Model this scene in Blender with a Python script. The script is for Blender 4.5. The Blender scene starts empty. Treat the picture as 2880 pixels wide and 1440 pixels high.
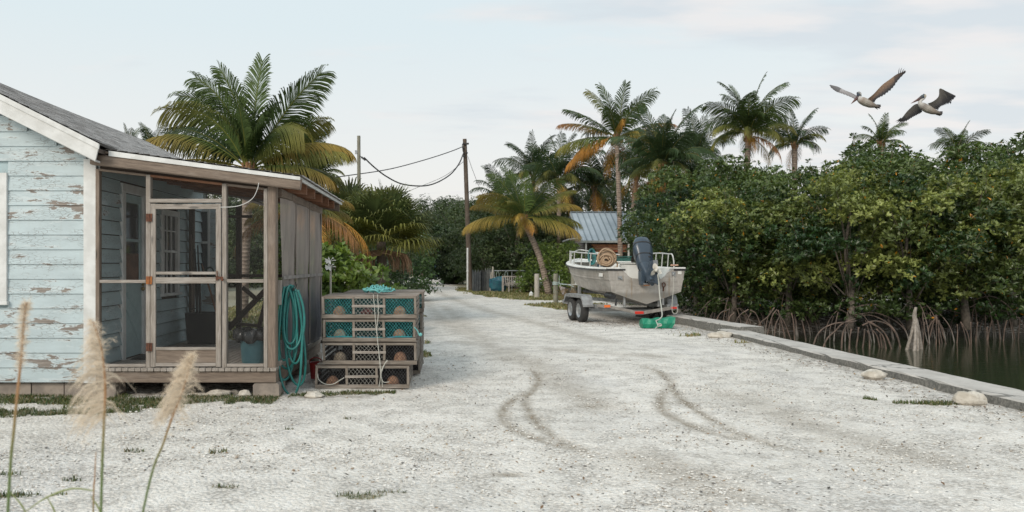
import bpy, math, random
import numpy as np
from mathutils import Vector, Matrix
R = math.radians
SC = bpy.context.scene
# ---------------------------------------------------------------- camera, sky, sun, exposure
EYE = 1.65; FP = 2240.0; CX = 1244.0; CY = 743.0
cd = bpy.data.cameras.new('camera'); cam = bpy.data.objects.new('camera', cd); SC.collection.objects.link(cam)
cam.location = (0, 0, EYE); cam.rotation_euler = (R(90), 0, 0)
cd.sensor_width = 36; cd.lens = 28; cd.shift_x = (1440-CX)/2880; cd.shift_y = (CY-720)/2880
cd.clip_end = 3000; cd.clip_start = 0.05
cd.dof.use_dof = True; cd.dof.focus_distance = 13.0; cd.dof.aperture_fstop = 3.0
SC.camera = cam
SUN_EL = 34.0; SUN_AZ = 215.0          # compass-like: degrees clockwise from +Y, where the sun stands
w = bpy.data.worlds.new("World"); SC.world = w; w.use_nodes = True
nt = w.node_tree; nt.nodes.clear()
def WN(t, **k):
    n = nt.nodes.new(t)
    for a, v in k.items(): setattr(n, a, v)
    return n
wo = WN('ShaderNodeOutputWorld'); bg = WN('ShaderNodeBackground'); bg.inputs[1].default_value = 0.1
nt.links.new(bg.outputs[0], wo.inputs[0])
sky = WN('ShaderNodeTexSky', sky_type='NISHITA', sun_disc=False)
sky.sun_elevation = R(SUN_EL); sky.sun_rotation = R(SUN_AZ); sky.air_density = 1.0; sky.dust_density = 2.0
tc = WN('ShaderNodeTexCoord'); sep = WN('ShaderNodeSeparateXYZ'); nt.links.new(tc.outputs['Generated'], sep.inputs[0])
# thin high veil whose tone runs from pale cream at the horizon to pale blue overhead
rp = WN('ShaderNodeValToRGB'); nt.links.new(sep.outputs[2], rp.inputs[0])
cr = rp.color_ramp; cr.elements[0].position = 0.0; cr.elements[0].color = (.90, .845, .785, 1)
cr.elements[1].position = 0.55; cr.elements[1].color = (.70, .83, .895, 1)
e = cr.elements.new(.13); e.color = (.845, .85, .83, 1)
e = cr.elements.new(.28); e.color = (.745, .835, .86, 1)
# clouds: flat stretched noise on a plane overhead, gathered towards the right of the view
zz = WN('ShaderNodeMath', operation='ADD'); nt.links.new(sep.outputs[2], zz.inputs[0]); zz.inputs[1].default_value = .10
dx = WN('ShaderNodeMath', operation='DIVIDE'); nt.links.new(sep.outputs[0], dx.inputs[0]); nt.links.new(zz.outputs[0], dx.inputs[1])
dy = WN('ShaderNodeMath', operation='DIVIDE'); nt.links.new(sep.outputs[1], dy.inputs[0]); nt.links.new(zz.outputs[0], dy.inputs[1])
cb = WN('ShaderNodeCombineXYZ'); nt.links.new(dx.outputs[0], cb.inputs[0]); nt.links.new(dy.outputs[0], cb.inputs[1])
mp = WN('ShaderNodeMapping'); nt.links.new(cb.outputs[0], mp.inputs[0]); mp.inputs['Scale'].default_value = (.75, 1.5, 1); mp.inputs['Location'].default_value = (3.1, 1.3, 0)
ns = WN('ShaderNodeTexNoise'); nt.links.new(mp.outputs[0], ns.inputs['Vector']); ns.inputs['Scale'].default_value = 1.15; ns.inputs['Detail'].default_value = 7; ns.inputs['Roughness'].default_value = .55
rside = WN('ShaderNodeMapRange'); nt.links.new(sep.outputs[0], rside.inputs[0])
rside.inputs[1].default_value = -.25; rside.inputs[2].default_value = .5; rside.inputs[3].default_value = -.12; rside.inputs[4].default_value = .10
ad = WN('ShaderNodeMath', operation='ADD'); nt.links.new(ns.outputs[0], ad.inputs[0]); nt.links.new(rside.outputs[0], ad.inputs[1])
cm = WN('ShaderNodeMapRange', interpolation_type='SMOOTHSTEP'); nt.links.new(ad.outputs[0], cm.inputs[0])
cm.inputs[1].default_value = .47; cm.inputs[2].default_value = .66; cm.inputs[3].default_value = 0; cm.inputs[4].default_value = .75
ns2 = WN('ShaderNodeTexNoise'); nt.links.new(mp.outputs[0], ns2.inputs['Vector']); ns2.inputs['Scale'].default_value = 2.6; ns2.inputs['Detail'].default_value = 4
crp = WN('ShaderNodeValToRGB'); nt.links.new(ns2.outputs[0], crp.inputs[0])
crp.color_ramp.elements[0].position = .40; crp.color_ramp.elements[0].color = (.68, .725, .76, 1)
crp.color_ramp.elements[1].position = .60; crp.color_ramp.elements[1].color = (.88, .83, .805, 1)
mx = WN('ShaderNodeMix', data_type='RGBA'); nt.links.new(cm.outputs[0], mx.inputs[0]); nt.links.new(rp.outputs[0], mx.inputs[6]); nt.links.new(crp.outputs[0], mx.inputs[7])
sc10 = WN('ShaderNodeVectorMath', operation='SCALE'); nt.links.new(mx.outputs[2], sc10.inputs[0]); sc10.inputs[3].default_value = 10.3
mx2 = WN('ShaderNodeMix', data_type='RGBA'); mx2.inputs[0].default_value = .90
nt.links.new(sky.outputs[0], mx2.inputs[6]); nt.links.new(sc10.outputs[0], mx2.inputs[7]); nt.links.new(mx2.outputs[2], bg.inputs[0])
sl = bpy.data.lights.new('sun', 'SUN'); so = bpy.data.objects.new('sun', sl); SC.collection.objects.link(so)
sl.energy = 2.1; sl.angle = R(22); sl.color = (1, .90, .78)
a = R(SUN_AZ); sdir = Vector((math.sin(a)*math.cos(R(SUN_EL)), math.cos(a)*math.cos(R(SUN_EL)), math.sin(R(SUN_EL))))
so.rotation_euler = sdir.to_track_quat('Z', 'Y').to_euler(); so.location = (0, -5, 20)
SC.view_settings.view_transform = 'Standard'; SC.view_settings.look = 'None'; SC.view_settings.exposure = 0.06; SC.view_settings.gamma = 1
SC.cycles.max_bounces = 6; SC.cycles.transparent_max_bounces = 24; SC.cycles.diffuse_bounces = 4

# ---------------------------------------------------------------- helpers
def P(x, y, Y): return Vector(((x-CX)/FP*Y, Y, EYE-(y-CY)/FP*Y))   # photo pixel + distance -> point in metres
def GY(y): return EYE*FP/(y-CY)                                      # distance of a point on the ground
def G(x, y): return P(x, y, GY(y))
rng = np.random.default_rng(7)
def nrm(a): return a/np.maximum(np.linalg.norm(a, axis=-1, keepdims=True), 1e-9)

class MB:
    def __init__(s): s.V=[]; s.G=[]; s.C=[]; s.L=[]; s.T=[]; s.n=0; s.M=[]; s.mi=0
    def add(s, V, F, C=None, Gv=None):
        V = np.asarray(V, float).reshape(-1, 3)
        if isinstance(F, np.ndarray):
            s.L.append((F+s.n).ravel()); s.T.append(np.full(len(F), F.shape[1])); nf = len(F)
        else:
            s.L.append(np.array([i+s.n for f in F for i in f])); s.T.append(np.array([len(f) for f in F])); nf = len(F)
        s.M.append(np.full(nf, s.mi))
        s.V.append(V); s.G.append(V if Gv is None else np.asarray(Gv, float))
        if C is None: C = (1, 1, 1)
        C = np.asarray(C, float)
        if C.ndim == 1: C = np.tile(C[:3], (len(V), 1))
        s.C.append(C[:, :3]); s.n += len(V); return s
    def box(s, x0, x1, y0, y1, z0, z1, C=None):
        return s.beam(((x0+x1)/2, (y0+y1)/2, z0), ((x0+x1)/2, (y0+y1)/2, z1), x1-x0, y1-y0, C, up=(0, 1, 0)) if (z1-z0) >= max(x1-x0, y1-y0) else (
            s.beam((x0, (y0+y1)/2, (z0+z1)/2), (x1, (y0+y1)/2, (z0+z1)/2), y1-y0, z1-z0, C) if (x1-x0) >= (y1-y0) else
            s.beam(((x0+x1)/2, y0, (z0+z1)/2), ((x0+x1)/2, y1, (z0+z1)/2), x1-x0, z1-z0, C))
    def beam(s, a, b, w, h, C=None, up=(0, 0, 1), bev=0.0):
        a = np.array(a, float); b = np.array(b, float); t = b-a; L = np.linalg.norm(t); t = t/L
        u = np.array(up, float)
        if abs(u@t) > .98: u = np.array((0, 1., 0))
        sd = np.cross(t, u); sd /= np.linalg.norm(sd); u = np.cross(sd, t)
        off = rng.random(3)*20; V = []; Gv = []
        c = min(w, h)*.12 if bev == 0 else bev
        prof = [(-w/2+c, -h/2), (w/2-c, -h/2), (w/2, -h/2+c), (w/2, h/2-c), (w/2-c, h/2), (-w/2+c, h/2), (-w/2, h/2-c), (-w/2, -h/2+c)]
        for q, p in ((0, a), (L, b)):
            for x, y in prof: V.append(p+sd*x+u*y); Gv.append((q+off[0], x+off[1], y+off[2]))
        F = [tuple(range(7, -1, -1)), tuple(range(8, 16))]+[(i, (i+1) % 8, (i+1) % 8+8, i+8) for i in range(8)]
        return s.add(V, F, C, Gv)
    def tube(s, pts, r, n=8, C=None, cap=True, sq=1.0):
        pts = np.array([tuple(p) for p in pts], float); m = len(pts)
        r = np.full(m, r, float) if np.isscalar(r) else np.interp(np.linspace(0, 1, m), np.linspace(0, 1, len(r)), r)
        T = nrm(np.gradient(pts, axis=0)); u = np.array((0, 0, 1.)) if abs(T[0][2]) < .9 else np.array((1., 0, 0))
        off = rng.random(3)*20; V = []; Gv = []; dist = 0
        for i in range(m):
            sd = np.cross(T[i], u); sd /= max(np.linalg.norm(sd), 1e-6); u = np.cross(sd, T[i])
            if i: dist += np.linalg.norm(pts[i]-pts[i-1])
            for k in range(n):
                an = 2*math.pi*k/n; c, d = math.cos(an), math.sin(an)
                V.append(pts[i]+(sd*c+u*d*sq)*r[i]); Gv.append((dist+off[0], c*r[i]+off[1], d*r[i]+off[2]))
        F = [(i*n+k, i*n+(k+1) % n, (i+1)*n+(k+1) % n, (i+1)*n+k) for i in range(m-1) for k in range(n)]
        if cap: F += [tuple(range(n-1, -1, -1)), tuple(range((m-1)*n, m*n))]
        return s.add(V, F, C, Gv)
    def quad(s, a, b, c, d, C=None): return s.add([tuple(a), tuple(b), tuple(c), tuple(d)], [(0, 1, 2, 3)], C)
    def prism(s, poly, vec, C=None):                # closed polygon swept by a vector
        p = np.array([tuple(q) for q in poly], float); n = len(p); v = np.array(tuple(vec), float)
        return s.add(np.vstack([p, p+v]), [tuple(range(n-1, -1, -1)), tuple(range(n, 2*n))]+[(i, (i+1) % n, n+(i+1) % n, n+i) for i in range(n)], C)
    def grid(s, A, C=None, Gv=None):                # A: (m,n,3)
        m, n = A.shape[:2]; i, j = np.meshgrid(np.arange(m-1), np.arange(n-1), indexing='ij'); b = (i*n+j).ravel()
        return s.add(A.reshape(-1, 3), np.stack([b, b+n, b+n+1, b+1], 1), C, Gv)
    def ball(s, c, r, C=None, n=10, m=7, rough=0.0, zmin=-1.0):
        c = np.array(tuple(c), float); r = np.array((r, r, r) if np.isscalar(r) else r, float)
        th = np.linspace(0, math.pi, m); V = []
        ph = rng.random(6)*6
        for t in th:
            for k in range(n):
                p = 2*math.pi*k/n; d = np.array((math.sin(t)*math.cos(p), math.sin(t)*math.sin(p), math.cos(t)))
                f = 1+rough*(math.sin(3*d[0]+ph[0])+math.sin(4*d[1]+ph[1])+math.sin(5*d[2]+ph[2])*.7+math.sin(7*d[0]+5*d[1]+ph[3])*.5)
                q = d*r*f; q[2] = max(q[2], zmin*r[2]); V.append(c+q)
        return s.add(V, [(i*n+k, (i+1)*n+k, (i+1)*n+(k+1) % n, i*n+(k+1) % n) for i in range(m-1) for k in range(n)], C)
    def build(s, name, mat, parent=None, local=False, smooth=False, origin=None):
        V = np.vstack(s.V); 
        org = np.zeros(3)
        if parent is not None:
            if not local:
                r = parent
                while r.parent: r = r.parent
                org = np.array(r.location)
        elif origin is not None: org = np.array(tuple(origin), float)
        elif not local: org = np.array(((V[:, 0].min()+V[:, 0].max())/2, (V[:, 1].min()+V[:, 1].max())/2, V[:, 2].min()))
        L = np.concatenate(s.L); T = np.concatenate(s.T)
        me = bpy.data.meshes.new(name); me.vertices.add(len(V)); me.vertices.foreach_set('co', (V-org).ravel().astype(np.float32))
        me.loops.add(len(L)); me.loops.foreach_set('vertex_index', L.astype(np.int32))
        me.polygons.add(len(T)); me.polygons.foreach_set('loop_start', np.concatenate([[0], np.cumsum(T)[:-1]]).astype(np.int32))
        mats = mat if isinstance(mat, (list, tuple)) else [mat]
        for q in mats: me.materials.append(q)
        me.polygons.foreach_set('material_index', np.concatenate(s.M).astype(np.int32))
        me.update(calc_edges=True)
        me.polygons.foreach_set('use_smooth', np.full(len(T), bool(smooth)))
        ca = me.color_attributes.new('Col', 'FLOAT_COLOR', 'POINT'); C = np.vstack(s.C); ca.data.foreach_set('color', np.hstack([C, np.ones((len(C), 1))]).ravel().astype(np.float32))
        ga = me.attributes.new('gv', 'FLOAT_VECTOR', 'POINT'); ga.data.foreach_set('vector', np.vstack(s.G).ravel().astype(np.float32))
        o = bpy.data.objects.new(name, me); SC.collection.objects.link(o)
        if parent is not None: o.parent = parent
        else: o.location = tuple(org)
        return o
def tag(o, label=None, cat=None, group=None, kind=None):
    for k, v in (('label', label), ('category', cat), ('group', group), ('kind', kind)):
        if v: o[k] = v
    return o
def thing(name, label, cat, loc=(0, 0, 0), rz=0, group=None):
    o = bpy.data.objects.new(name, None); SC.collection.objects.link(o); o.location = loc; o.rotation_euler = (0, 0, rz)
    o.empty_display_size = .2
    return tag(o, label, cat, group)
def kids(o): return [c for c in SC.objects if c.parent == o]
def dup(o, loc, rz=None, label=None, scale=None, parent=None):
    c = o.copy(); SC.collection.objects.link(c); c.parent = parent
    if parent is None:
        c.location = loc
        if rz is not None: c.rotation_euler = (0, 0, rz)
        if scale is not None: c.scale = (scale,)*3 if np.isscalar(scale) else scale
        if label: c['label'] = label
    for k in kids(o): dup(k, None, parent=c)
    return c

# ---------------------------------------------------------------- materials
class NT:
    def __init__(s, name):
        s.m = bpy.data.materials.new(name); s.m.use_nodes = True; s.t = s.m.node_tree
        s.b = s.t.nodes['Principled BSDF']; s.out = s.t.nodes['Material Output']
    def n(s, t, **k):
        x = s.t.nodes.new(t)
        for a, v in k.items(): setattr(x, a, v)
        return x
    def l(s, a, b): s.t.links.new(a, b)
    def coord(s, attr=None, scale=(1, 1, 1), obj=False, loc=(0, 0, 0)):
        if attr: c = s.n('ShaderNodeAttribute'); c.attribute_name = attr; o = c.outputs['Vector']
        else: c = s.n('ShaderNodeTexCoord'); o = c.outputs['Object']
        m = s.n('ShaderNodeMapping'); m.inputs['Scale'].default_value = scale; m.inputs['Location'].default_value = loc; s.l(o, m.inputs[0]); return m.outputs[0]
    def noise(s, co, scale, det=5, rough=.55, dist=0):
        x = s.n('ShaderNodeTexNoise'); s.l(co, x.inputs['Vector']); x.inputs['Scale'].default_value = scale; x.inputs['Detail'].default_value = det
        x.inputs['Roughness'].default_value = rough; x.inputs['Distortion'].default_value = dist; return x.outputs[0]
    def vor(s, co, scale, feat='F1', out=0):
        x = s.n('ShaderNodeTexVoronoi', feature=feat); s.l(co, x.inputs['Vector']); x.inputs['Scale'].default_value = scale; return x.outputs[out]
    def rng(s, v, a, b, c=0, d=1, smooth=True):
        x = s.n('ShaderNodeMapRange', interpolation_type='SMOOTHSTEP' if smooth else 'LINEAR'); s.l(v, x.inputs[0])
        for i, q in enumerate((a, b, c, d)): x.inputs[i+1].default_value = q
        return x.outputs[0]
    def math(s, op, a, b=None):
        x = s.n('ShaderNodeMath', operation=op)
        for i, q in enumerate((a, b)):
            if q is None: continue
            if isinstance(q, (int, float)): x.inputs[i].default_value = q
            else: s.l(q, x.inputs[i])
        return x.outputs[0]
    def mix(s, f, a, b, mode='MIX'):
        x = s.n('ShaderNodeMix', data_type='RGBA', blend_type=mode)
        for i, q in ((0, f), (6, a), (7, b)):
            if isinstance(q, (int, float)): x.inputs[i].default_value = q
            elif isinstance(q, tuple): x.inputs[i].default_value = (*q[:3], 1)
            else: s.l(q, x.inputs[i])
        return x.outputs[2]
    def bump(s, h, st, dist=.01):
        x = s.n('ShaderNodeBump'); x.inputs['Strength'].default_value = st; x.inputs['Distance'].default_value = dist; s.l(h, x.inputs['Height']); s.l(x.outputs[0], s.b.inputs['Normal']); return x
    def col(s, c):
        if isinstance(c, tuple): s.b.inputs['Base Color'].default_value = (*c[:3], 1)
        else: s.l(c, s.b.inputs['Base Color'])
    def attr(s, name, o='Color'):
        c = s.n('ShaderNodeAttribute'); c.attribute_name = name; return c.outputs[o]
    def rough(s, r): s.b.inputs['Roughness'].default_value = r

def basic(name, c1, c2=None, rough=.7, scale=6, metal=0, bump=.25, bd=.01, usecol=False, stretch=(1, 1, 1), lo=.35, hi=.65):
    m = NT(name); co = m.coord('gv', stretch); n = m.noise(co, scale, 6, .6)
    c2 = c2 or tuple(x*.6 for x in c1)
    c = m.mix(m.rng(n, lo, hi), c1, c2)
    if usecol: c = m.mix(1.0, c, m.attr('Col'), 'MULTIPLY')
    m.col(c); m.rough(rough); m.b.inputs['Metallic'].default_value = metal
    if bump: m.bump(m.noise(co, scale*4, 5, .6), bump, bd)
    return m.m
def leafmat(name, trans=.3, rough=.5, spec=.35):
    m = NT(name); c = m.attr('Col'); n = m.noise(m.coord(None), 1.3, 2)
    c2 = m.mix(m.rng(n, .3, .7, 0, 1), m.mix(1.0, c, (.85, .88, .85), 'MULTIPLY'), m.mix(1.0, c, (1.15, 1.12, 1.0), 'MULTIPLY'))
    m.col(c2); m.rough(rough); m.b.inputs['Specular IOR Level'].default_value = spec
    t = m.n('ShaderNodeBsdfTranslucent'); m.l(m.mix(1.0, c2, (1.3, 1.35, .7), 'MULTIPLY'), t.inputs[0]); mxs = m.n('ShaderNodeMixShader'); mxs.inputs[0].default_value = trans
    m.l(m.b.outputs[0], mxs.inputs[1]); m.l(t.outputs[0], mxs.inputs[2]); m.l(mxs.outputs[0], m.out.inputs[0]); return m.m
def woodmat(name, c1, c2, c3, knots=True, bs=.5):
    m = NT(name); co = m.coord('gv', (1.2, 14, 14)); n = m.noise(co, 3.0, 6, .65, .6); fine = m.noise(m.coord('gv', (3, 90, 90)), 2.0, 4, .6)
    big = m.noise(m.coord('gv', (1.5, 3, 3)), 1.6, 4)
    c = m.mix(m.rng(n, .3, .7), c1, c2); c = m.mix(m.rng(big, .5, .75, 0, .7), c, c3)
    c = m.mix(m.rng(fine, .52, .72, 0, .65), c, tuple(x*.35 for x in c2))
    if knots:
        v = m.vor(m.coord('gv', (1.6, 7, 7)), 1.0); c = m.mix(m.rng(v, .07, .14, .8, 0), c, tuple(x*.25 for x in c3))
    m.col(c); m.rough(.85); m.bump(m.math('ADD', fine, n), bs, .006); return m.m
def meshmat(name, c, alpha, rough=.9):
    m = NT(name); m.col(m.mix(m.noise(m.coord('gv'), 3, 3), c, tuple(x*.7 for x in c))); m.rough(rough)
    t = m.n('ShaderNodeBsdfTransparent'); mxs = m.n('ShaderNodeMixShader'); mxs.inputs[0].default_value = alpha
    m.l(t.outputs[0], mxs.inputs[1]); m.l(m.b.outputs[0], mxs.inputs[2]); m.l(mxs.outputs[0], m.out.inputs[0]); return m.m

M = {}
M['wood'] = woodmat('weathered_wood', (.235, .185, .145), (.15, .115, .09), (.27, .23, .195))
M['wood_pale'] = woodmat('pale_weathered_wood', (.36, .325, .29), (.225, .195, .165), (.41, .38, .35))
M['wood_grey'] = woodmat('grey_trap_wood', (.26, .225, .19), (.15, .125, .10), (.33, .295, .26), False)
M['wood_red'] = woodmat('reddish_wood', (.27, .13, .07), (.15, .07, .04), (.26, .17, .12))
M['wood_dark'] = woodmat('dark_wood', (.10, .075, .06), (.06, .045, .035), (.13, .10, .08), False)
M['pole'] = woodmat('pole_wood', (.13, .10, .075), (.075, .055, .04), (.17, .14, .115), False)
M['piling'] = woodmat('piling_wood', (.26, .245, .19), (.15, .15, .115), (.33, .31, .26), False)
M['pilingw'] = woodmat('bleached_piling_wood', (.50, .46, .40), (.34, .31, .27), (.58, .55, .5), False)
M['white'] = basic('white_trim_paint', (.68, .69, .68), (.56, .565, .55), .6, 5, bump=.15)
M['metal'] = basic('galvanised_metal', (.42, .43, .43), (.30, .31, .32), .42, 9, .7, .1)
M['rust'] = basic('rusty_iron', (.16, .06, .03), (.07, .03, .02), .85, 30)
M['rust_orange'] = basic('orange_rust', (.40, .15, .035), (.2, .07, .03), .85, 30)
M['black'] = basic('black_plastic', (.02, .02, .022), (.03, .03, .03), .5, 5)
M['rubber'] = basic('tyre_rubber', (.025, .025, .026), (.04, .038, .035), .8, 12)
M['screen'] = meshmat('fly_screen', (.08, .08, .078), .16)
def glass():
    m = NT('window_glass'); m.col((.035, .04, .045)); m.rough(.06); m.b.inputs['Specular IOR Level'].default_value = .6
    m.bump(m.noise(m.coord('gv'), 3, 2), .05, .02); return m.m
M['glass'] = glass()
M['leaf'] = leafmat('leaf_surface', .22, .38, .5); M['frond'] = leafmat('palm_frond', .10, .55, .2)
M['bark'] = basic('grey_bark', (.19, .16, .13), (.10, .085, .07), .9, 14, bump=.6, bd=.02)
def palmtrunk():
    m = NT('palm_trunk'); co = m.coord('gv', (1, 1, 1)); wv = m.n('ShaderNodeTexWave', wave_type='BANDS', bands_direction='X'); m.l(co, wv.inputs['Vector'])
    wv.inputs['Scale'].default_value = 2.6; wv.inputs['Distortion'].default_value = 2.0; wv.inputs['Detail'].default_value = 3
    n = m.noise(co, 7, 5); c = m.mix(m.rng(n, .3, .7), (.36, .29, .235), (.20, .155, .125)); c = m.mix(m.rng(wv.outputs[0], 0, .25, .6, 0), c, (.10, .07, .055))
    m.col(c); m.rough(.9); m.bump(wv.outputs[0], .6, .02); return m.m
M['ptrunk'] = palmtrunk()
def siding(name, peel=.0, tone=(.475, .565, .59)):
    m = NT(name); co = m.coord('gv'); sp = m.n('ShaderNodeSeparateXYZ'); m.l(co, sp.inputs[0])
    row = m.math('FLOOR', m.math('DIVIDE', m.math('SUBTRACT', sp.outputs[2], .19), .184)); wn = m.n('ShaderNodeTexWhiteNoise', noise_dimensions='1D'); m.l(m.math('ADD', row, 3.3), wn.inputs['W'])
    n = m.noise(m.coord('gv', (2.1, 2.1, 8.5), loc=(0, 0, 2)), 1.1, 9, .62, .35)
    edge = m.noise(m.coord('gv', (9, 9, 30)), 2.0, 6, .7)
    v = m.math('ADD', m.math('ADD', n, m.math('MULTIPLY', edge, .16)), m.math('MULTIPLY', wn.outputs['Value'], .13))
    msk = m.rng(v, .747-peel, .762-peel)
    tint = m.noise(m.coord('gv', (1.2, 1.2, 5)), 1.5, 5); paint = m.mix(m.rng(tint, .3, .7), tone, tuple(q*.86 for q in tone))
    dirt = m.noise(m.coord('gv', (5, 5, 1.3)), 3, 6, .7); paint = m.mix(m.rng(dirt, .5, .8, 0, .4), paint, (.36, .40, .39))
    wood = m.mix(m.rng(m.noise(m.coord('gv', (2, 2, 60)), 2, 4), .35, .65), (.28, .245, .215), (.17, .145, .125))
    halo = m.rng(v, .67-peel, .735-peel, 0, .6); paint = m.mix(halo, paint, (.56, .62, .63))
    cr = m.n('ShaderNodeTexVoronoi', feature='DISTANCE_TO_EDGE'); m.l(m.coord('gv', (7, 7, 26)), cr.inputs['Vector']); cr.inputs['Scale'].default_value = 1.6
    cm = m.math('MULTIPLY', m.rng(cr.outputs[0], .0, .055, 1, 0), m.rng(m.noise(m.coord('gv', (1.4, 1.4, 5)), 1.7, 4), .44, .58, 0, .85))
    paint = m.mix(cm, paint, (.20, .20, .19))
    m.col(m.mix(msk, paint, wood)); m.rough(.62)
    hgt = m.math('SUBTRACT', m.math('SUBTRACT', 1.0, m.math('MULTIPLY', msk, .8)), m.math('MULTIPLY', cm, .7)); m.bump(hgt, .5, .006); return m.m
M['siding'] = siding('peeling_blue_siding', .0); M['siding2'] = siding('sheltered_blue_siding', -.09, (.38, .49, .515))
def shingle(name):
    m = NT(name); br = m.n('ShaderNodeTexBrick'); m.l(m.coord('gv'), br.inputs['Vector']); br.offset = .5
    for k, v in (('Scale', 1.0), ('Brick Width', .3), ('Row Height', .14), ('Mortar Size', .006), ('Bias', 0.0)): br.inputs[k].default_value = v
    br.inputs['Color1'].default_value = (.60, .575, .555, 1); br.inputs['Color2'].default_value = (.38, .365, .355, 1); br.inputs['Mortar'].default_value = (.06, .055, .05, 1)
    n = m.noise(m.coord('gv', (.5, 1.5, 1)), 2.2, 6, .7); n2 = m.noise(m.coord('gv'), 90, 3)
    c = m.mix(m.rng(n, .4, .7, 0, .5), br.outputs[0], (.56, .54, .52)); c = m.mix(m.rng(n2, .4, .7, 0, .3), c, (.24, .23, .22))
    m.col(c); m.rough(.95); m.bump(m.math('ADD', n2, m.math('MULTIPLY', br.outputs['Fac'], -1.5)), .6, .006); return m.m
M['shingle'] = shingle('grey_shingles')
M['block'] = basic('concrete_block', (.33, .28, .235), (.22, .19, .165), .95, 5, bump=.7, bd=.01)
M['concrete'] = basic('seawall_concrete', (.52, .50, .465), (.38, .36, .33), .9, 2.5, bump=.5, bd=.008)
M['rock'] = basic('limestone', (.62, .58, .51), (.42, .38, .32), .92, 6, bump=.9, bd=.02)
# ================================================================ SETTING
def vnoise(x, y, seed=0):
    x = np.asarray(x, float); y = np.asarray(y, float); xi = np.floor(x).astype(int); yi = np.floor(y).astype(int); fx = x-xi; fy = y-yi
    def h(i, j):
        v = np.sin(i*127.1+j*311.7+seed*74.7)*43758.5453; return v-np.floor(v)
    sx = fx*fx*(3-2*fx); sy = fy*fy*(3-2*fy)
    return (h(xi, yi)*(1-sx)+h(xi+1, yi)*sx)*(1-sy)+(h(xi, yi+1)*(1-sx)+h(xi+1, yi+1)*sx)*sy
def fbm(x, y, seed=0, o=4): return sum(vnoise(x*2**k, y*2**k, seed+k)*.5**(k+1) for k in range(o))
def polydist(X, Y, pts):
    d = np.full(X.shape, 1e9)
    for (x0, y0), (x1, y1) in zip(pts[:-1], pts[1:]):
        dx, dy = x1-x0, y1-y0; t = np.clip(((X-x0)*dx+(Y-y0)*dy)/(dx*dx+dy*dy+1e-9), 0, 1); d = np.minimum(d, np.hypot(X-x0-t*dx, Y-y0-t*dy))
    return d
def inpoly(X, Y, poly):
    r = np.zeros(X.shape, bool); n = len(poly)
    for i in range(n):
        x0, y0 = poly[i]; x1, y1 = poly[(i+1) % n]
        c = ((y0 > Y) != (y1 > Y)) & (X < (x1-x0)*(Y-y0)/(y1-y0+1e-12)+x0); r ^= c
    return r
def gp(*px): return [tuple(G(x, y))[:2] for x, y in px]
def smooth(pts, n=8):
    pts = [np.array(tuple(p), float) for p in pts]; out = []
    q = [pts[0]*2-pts[1]]+pts+[pts[-1]*2-pts[-2]]
    for i in range(1, len(q)-2):
        for k in range(n):
            t = k/n; a, b, c, d = q[i-1], q[i], q[i+1], q[i+2]
            out.append(.5*((2*b)+(-a+c)*t+(2*a-5*b+4*c-d)*t*t+(-a+3*b-3*c+d)*t**3))
    out.append(pts[-1]); return out
tracks = [[p for p in smooth(gp(*q))] for q in (
    [(1490, 1032), (1508, 1048), (1514, 1070), (1498, 1098), (1478, 1120), (1488, 1160), (1530, 1210), (1590, 1245), (1660, 1272)],
    [(1494, 1094), (1448, 1120), (1416, 1150), (1420, 1185), (1470, 1220), (1560, 1250), (1640, 1268)],
    [(1800, 1028), (1850, 1042), (1880, 1070), (1895, 1095), (1915, 1120), (1975, 1165), (2060, 1210), (2140, 1240), (2225, 1265)],
    [(1884, 1078), (1862, 1110), (1858, 1140), (1875, 1163), (1940, 1195), (2020, 1220), (2110, 1238)])]
faint = [[p for p in smooth(gp(*q))] for q in (
    [(1300, 960), (1420, 985), (1530, 1040), (1610, 1100), (1680, 1145)], [(1250, 860), (1320, 930), (1430, 1010)],
    [(1560, 980), (1700, 995), (1850, 1003)], [(1780, 1280), (1900, 1330), (2050, 1390)], [(2060, 1110), (2300, 1200), (2600, 1290)],
    [(1180, 800), (1300, 850), (1480, 900), (1700, 960)], [(1180, 830), (1250, 900), (1380, 960)])]
verge = [gp((1262, 786), (1255, 793), (1299, 820), (1352, 833), (1435, 844), (1560, 846), (1640, 846))+[(11, 36), (13, 60), (1.6, 86)],
         gp((1463, 857), (1520, 853), (1600, 851), (1680, 852), (1720, 862), (1640, 875), (1560, 871), (1500, 864))]
vergeL = [gp((1245, 777), (1200, 780), (1120, 784), (1105, 800), (1098, 830), (1060, 850))+[(-2.6, 16.5), (-9, 17), (-30, 60), (-20, 110), (0, 120)]]
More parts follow.
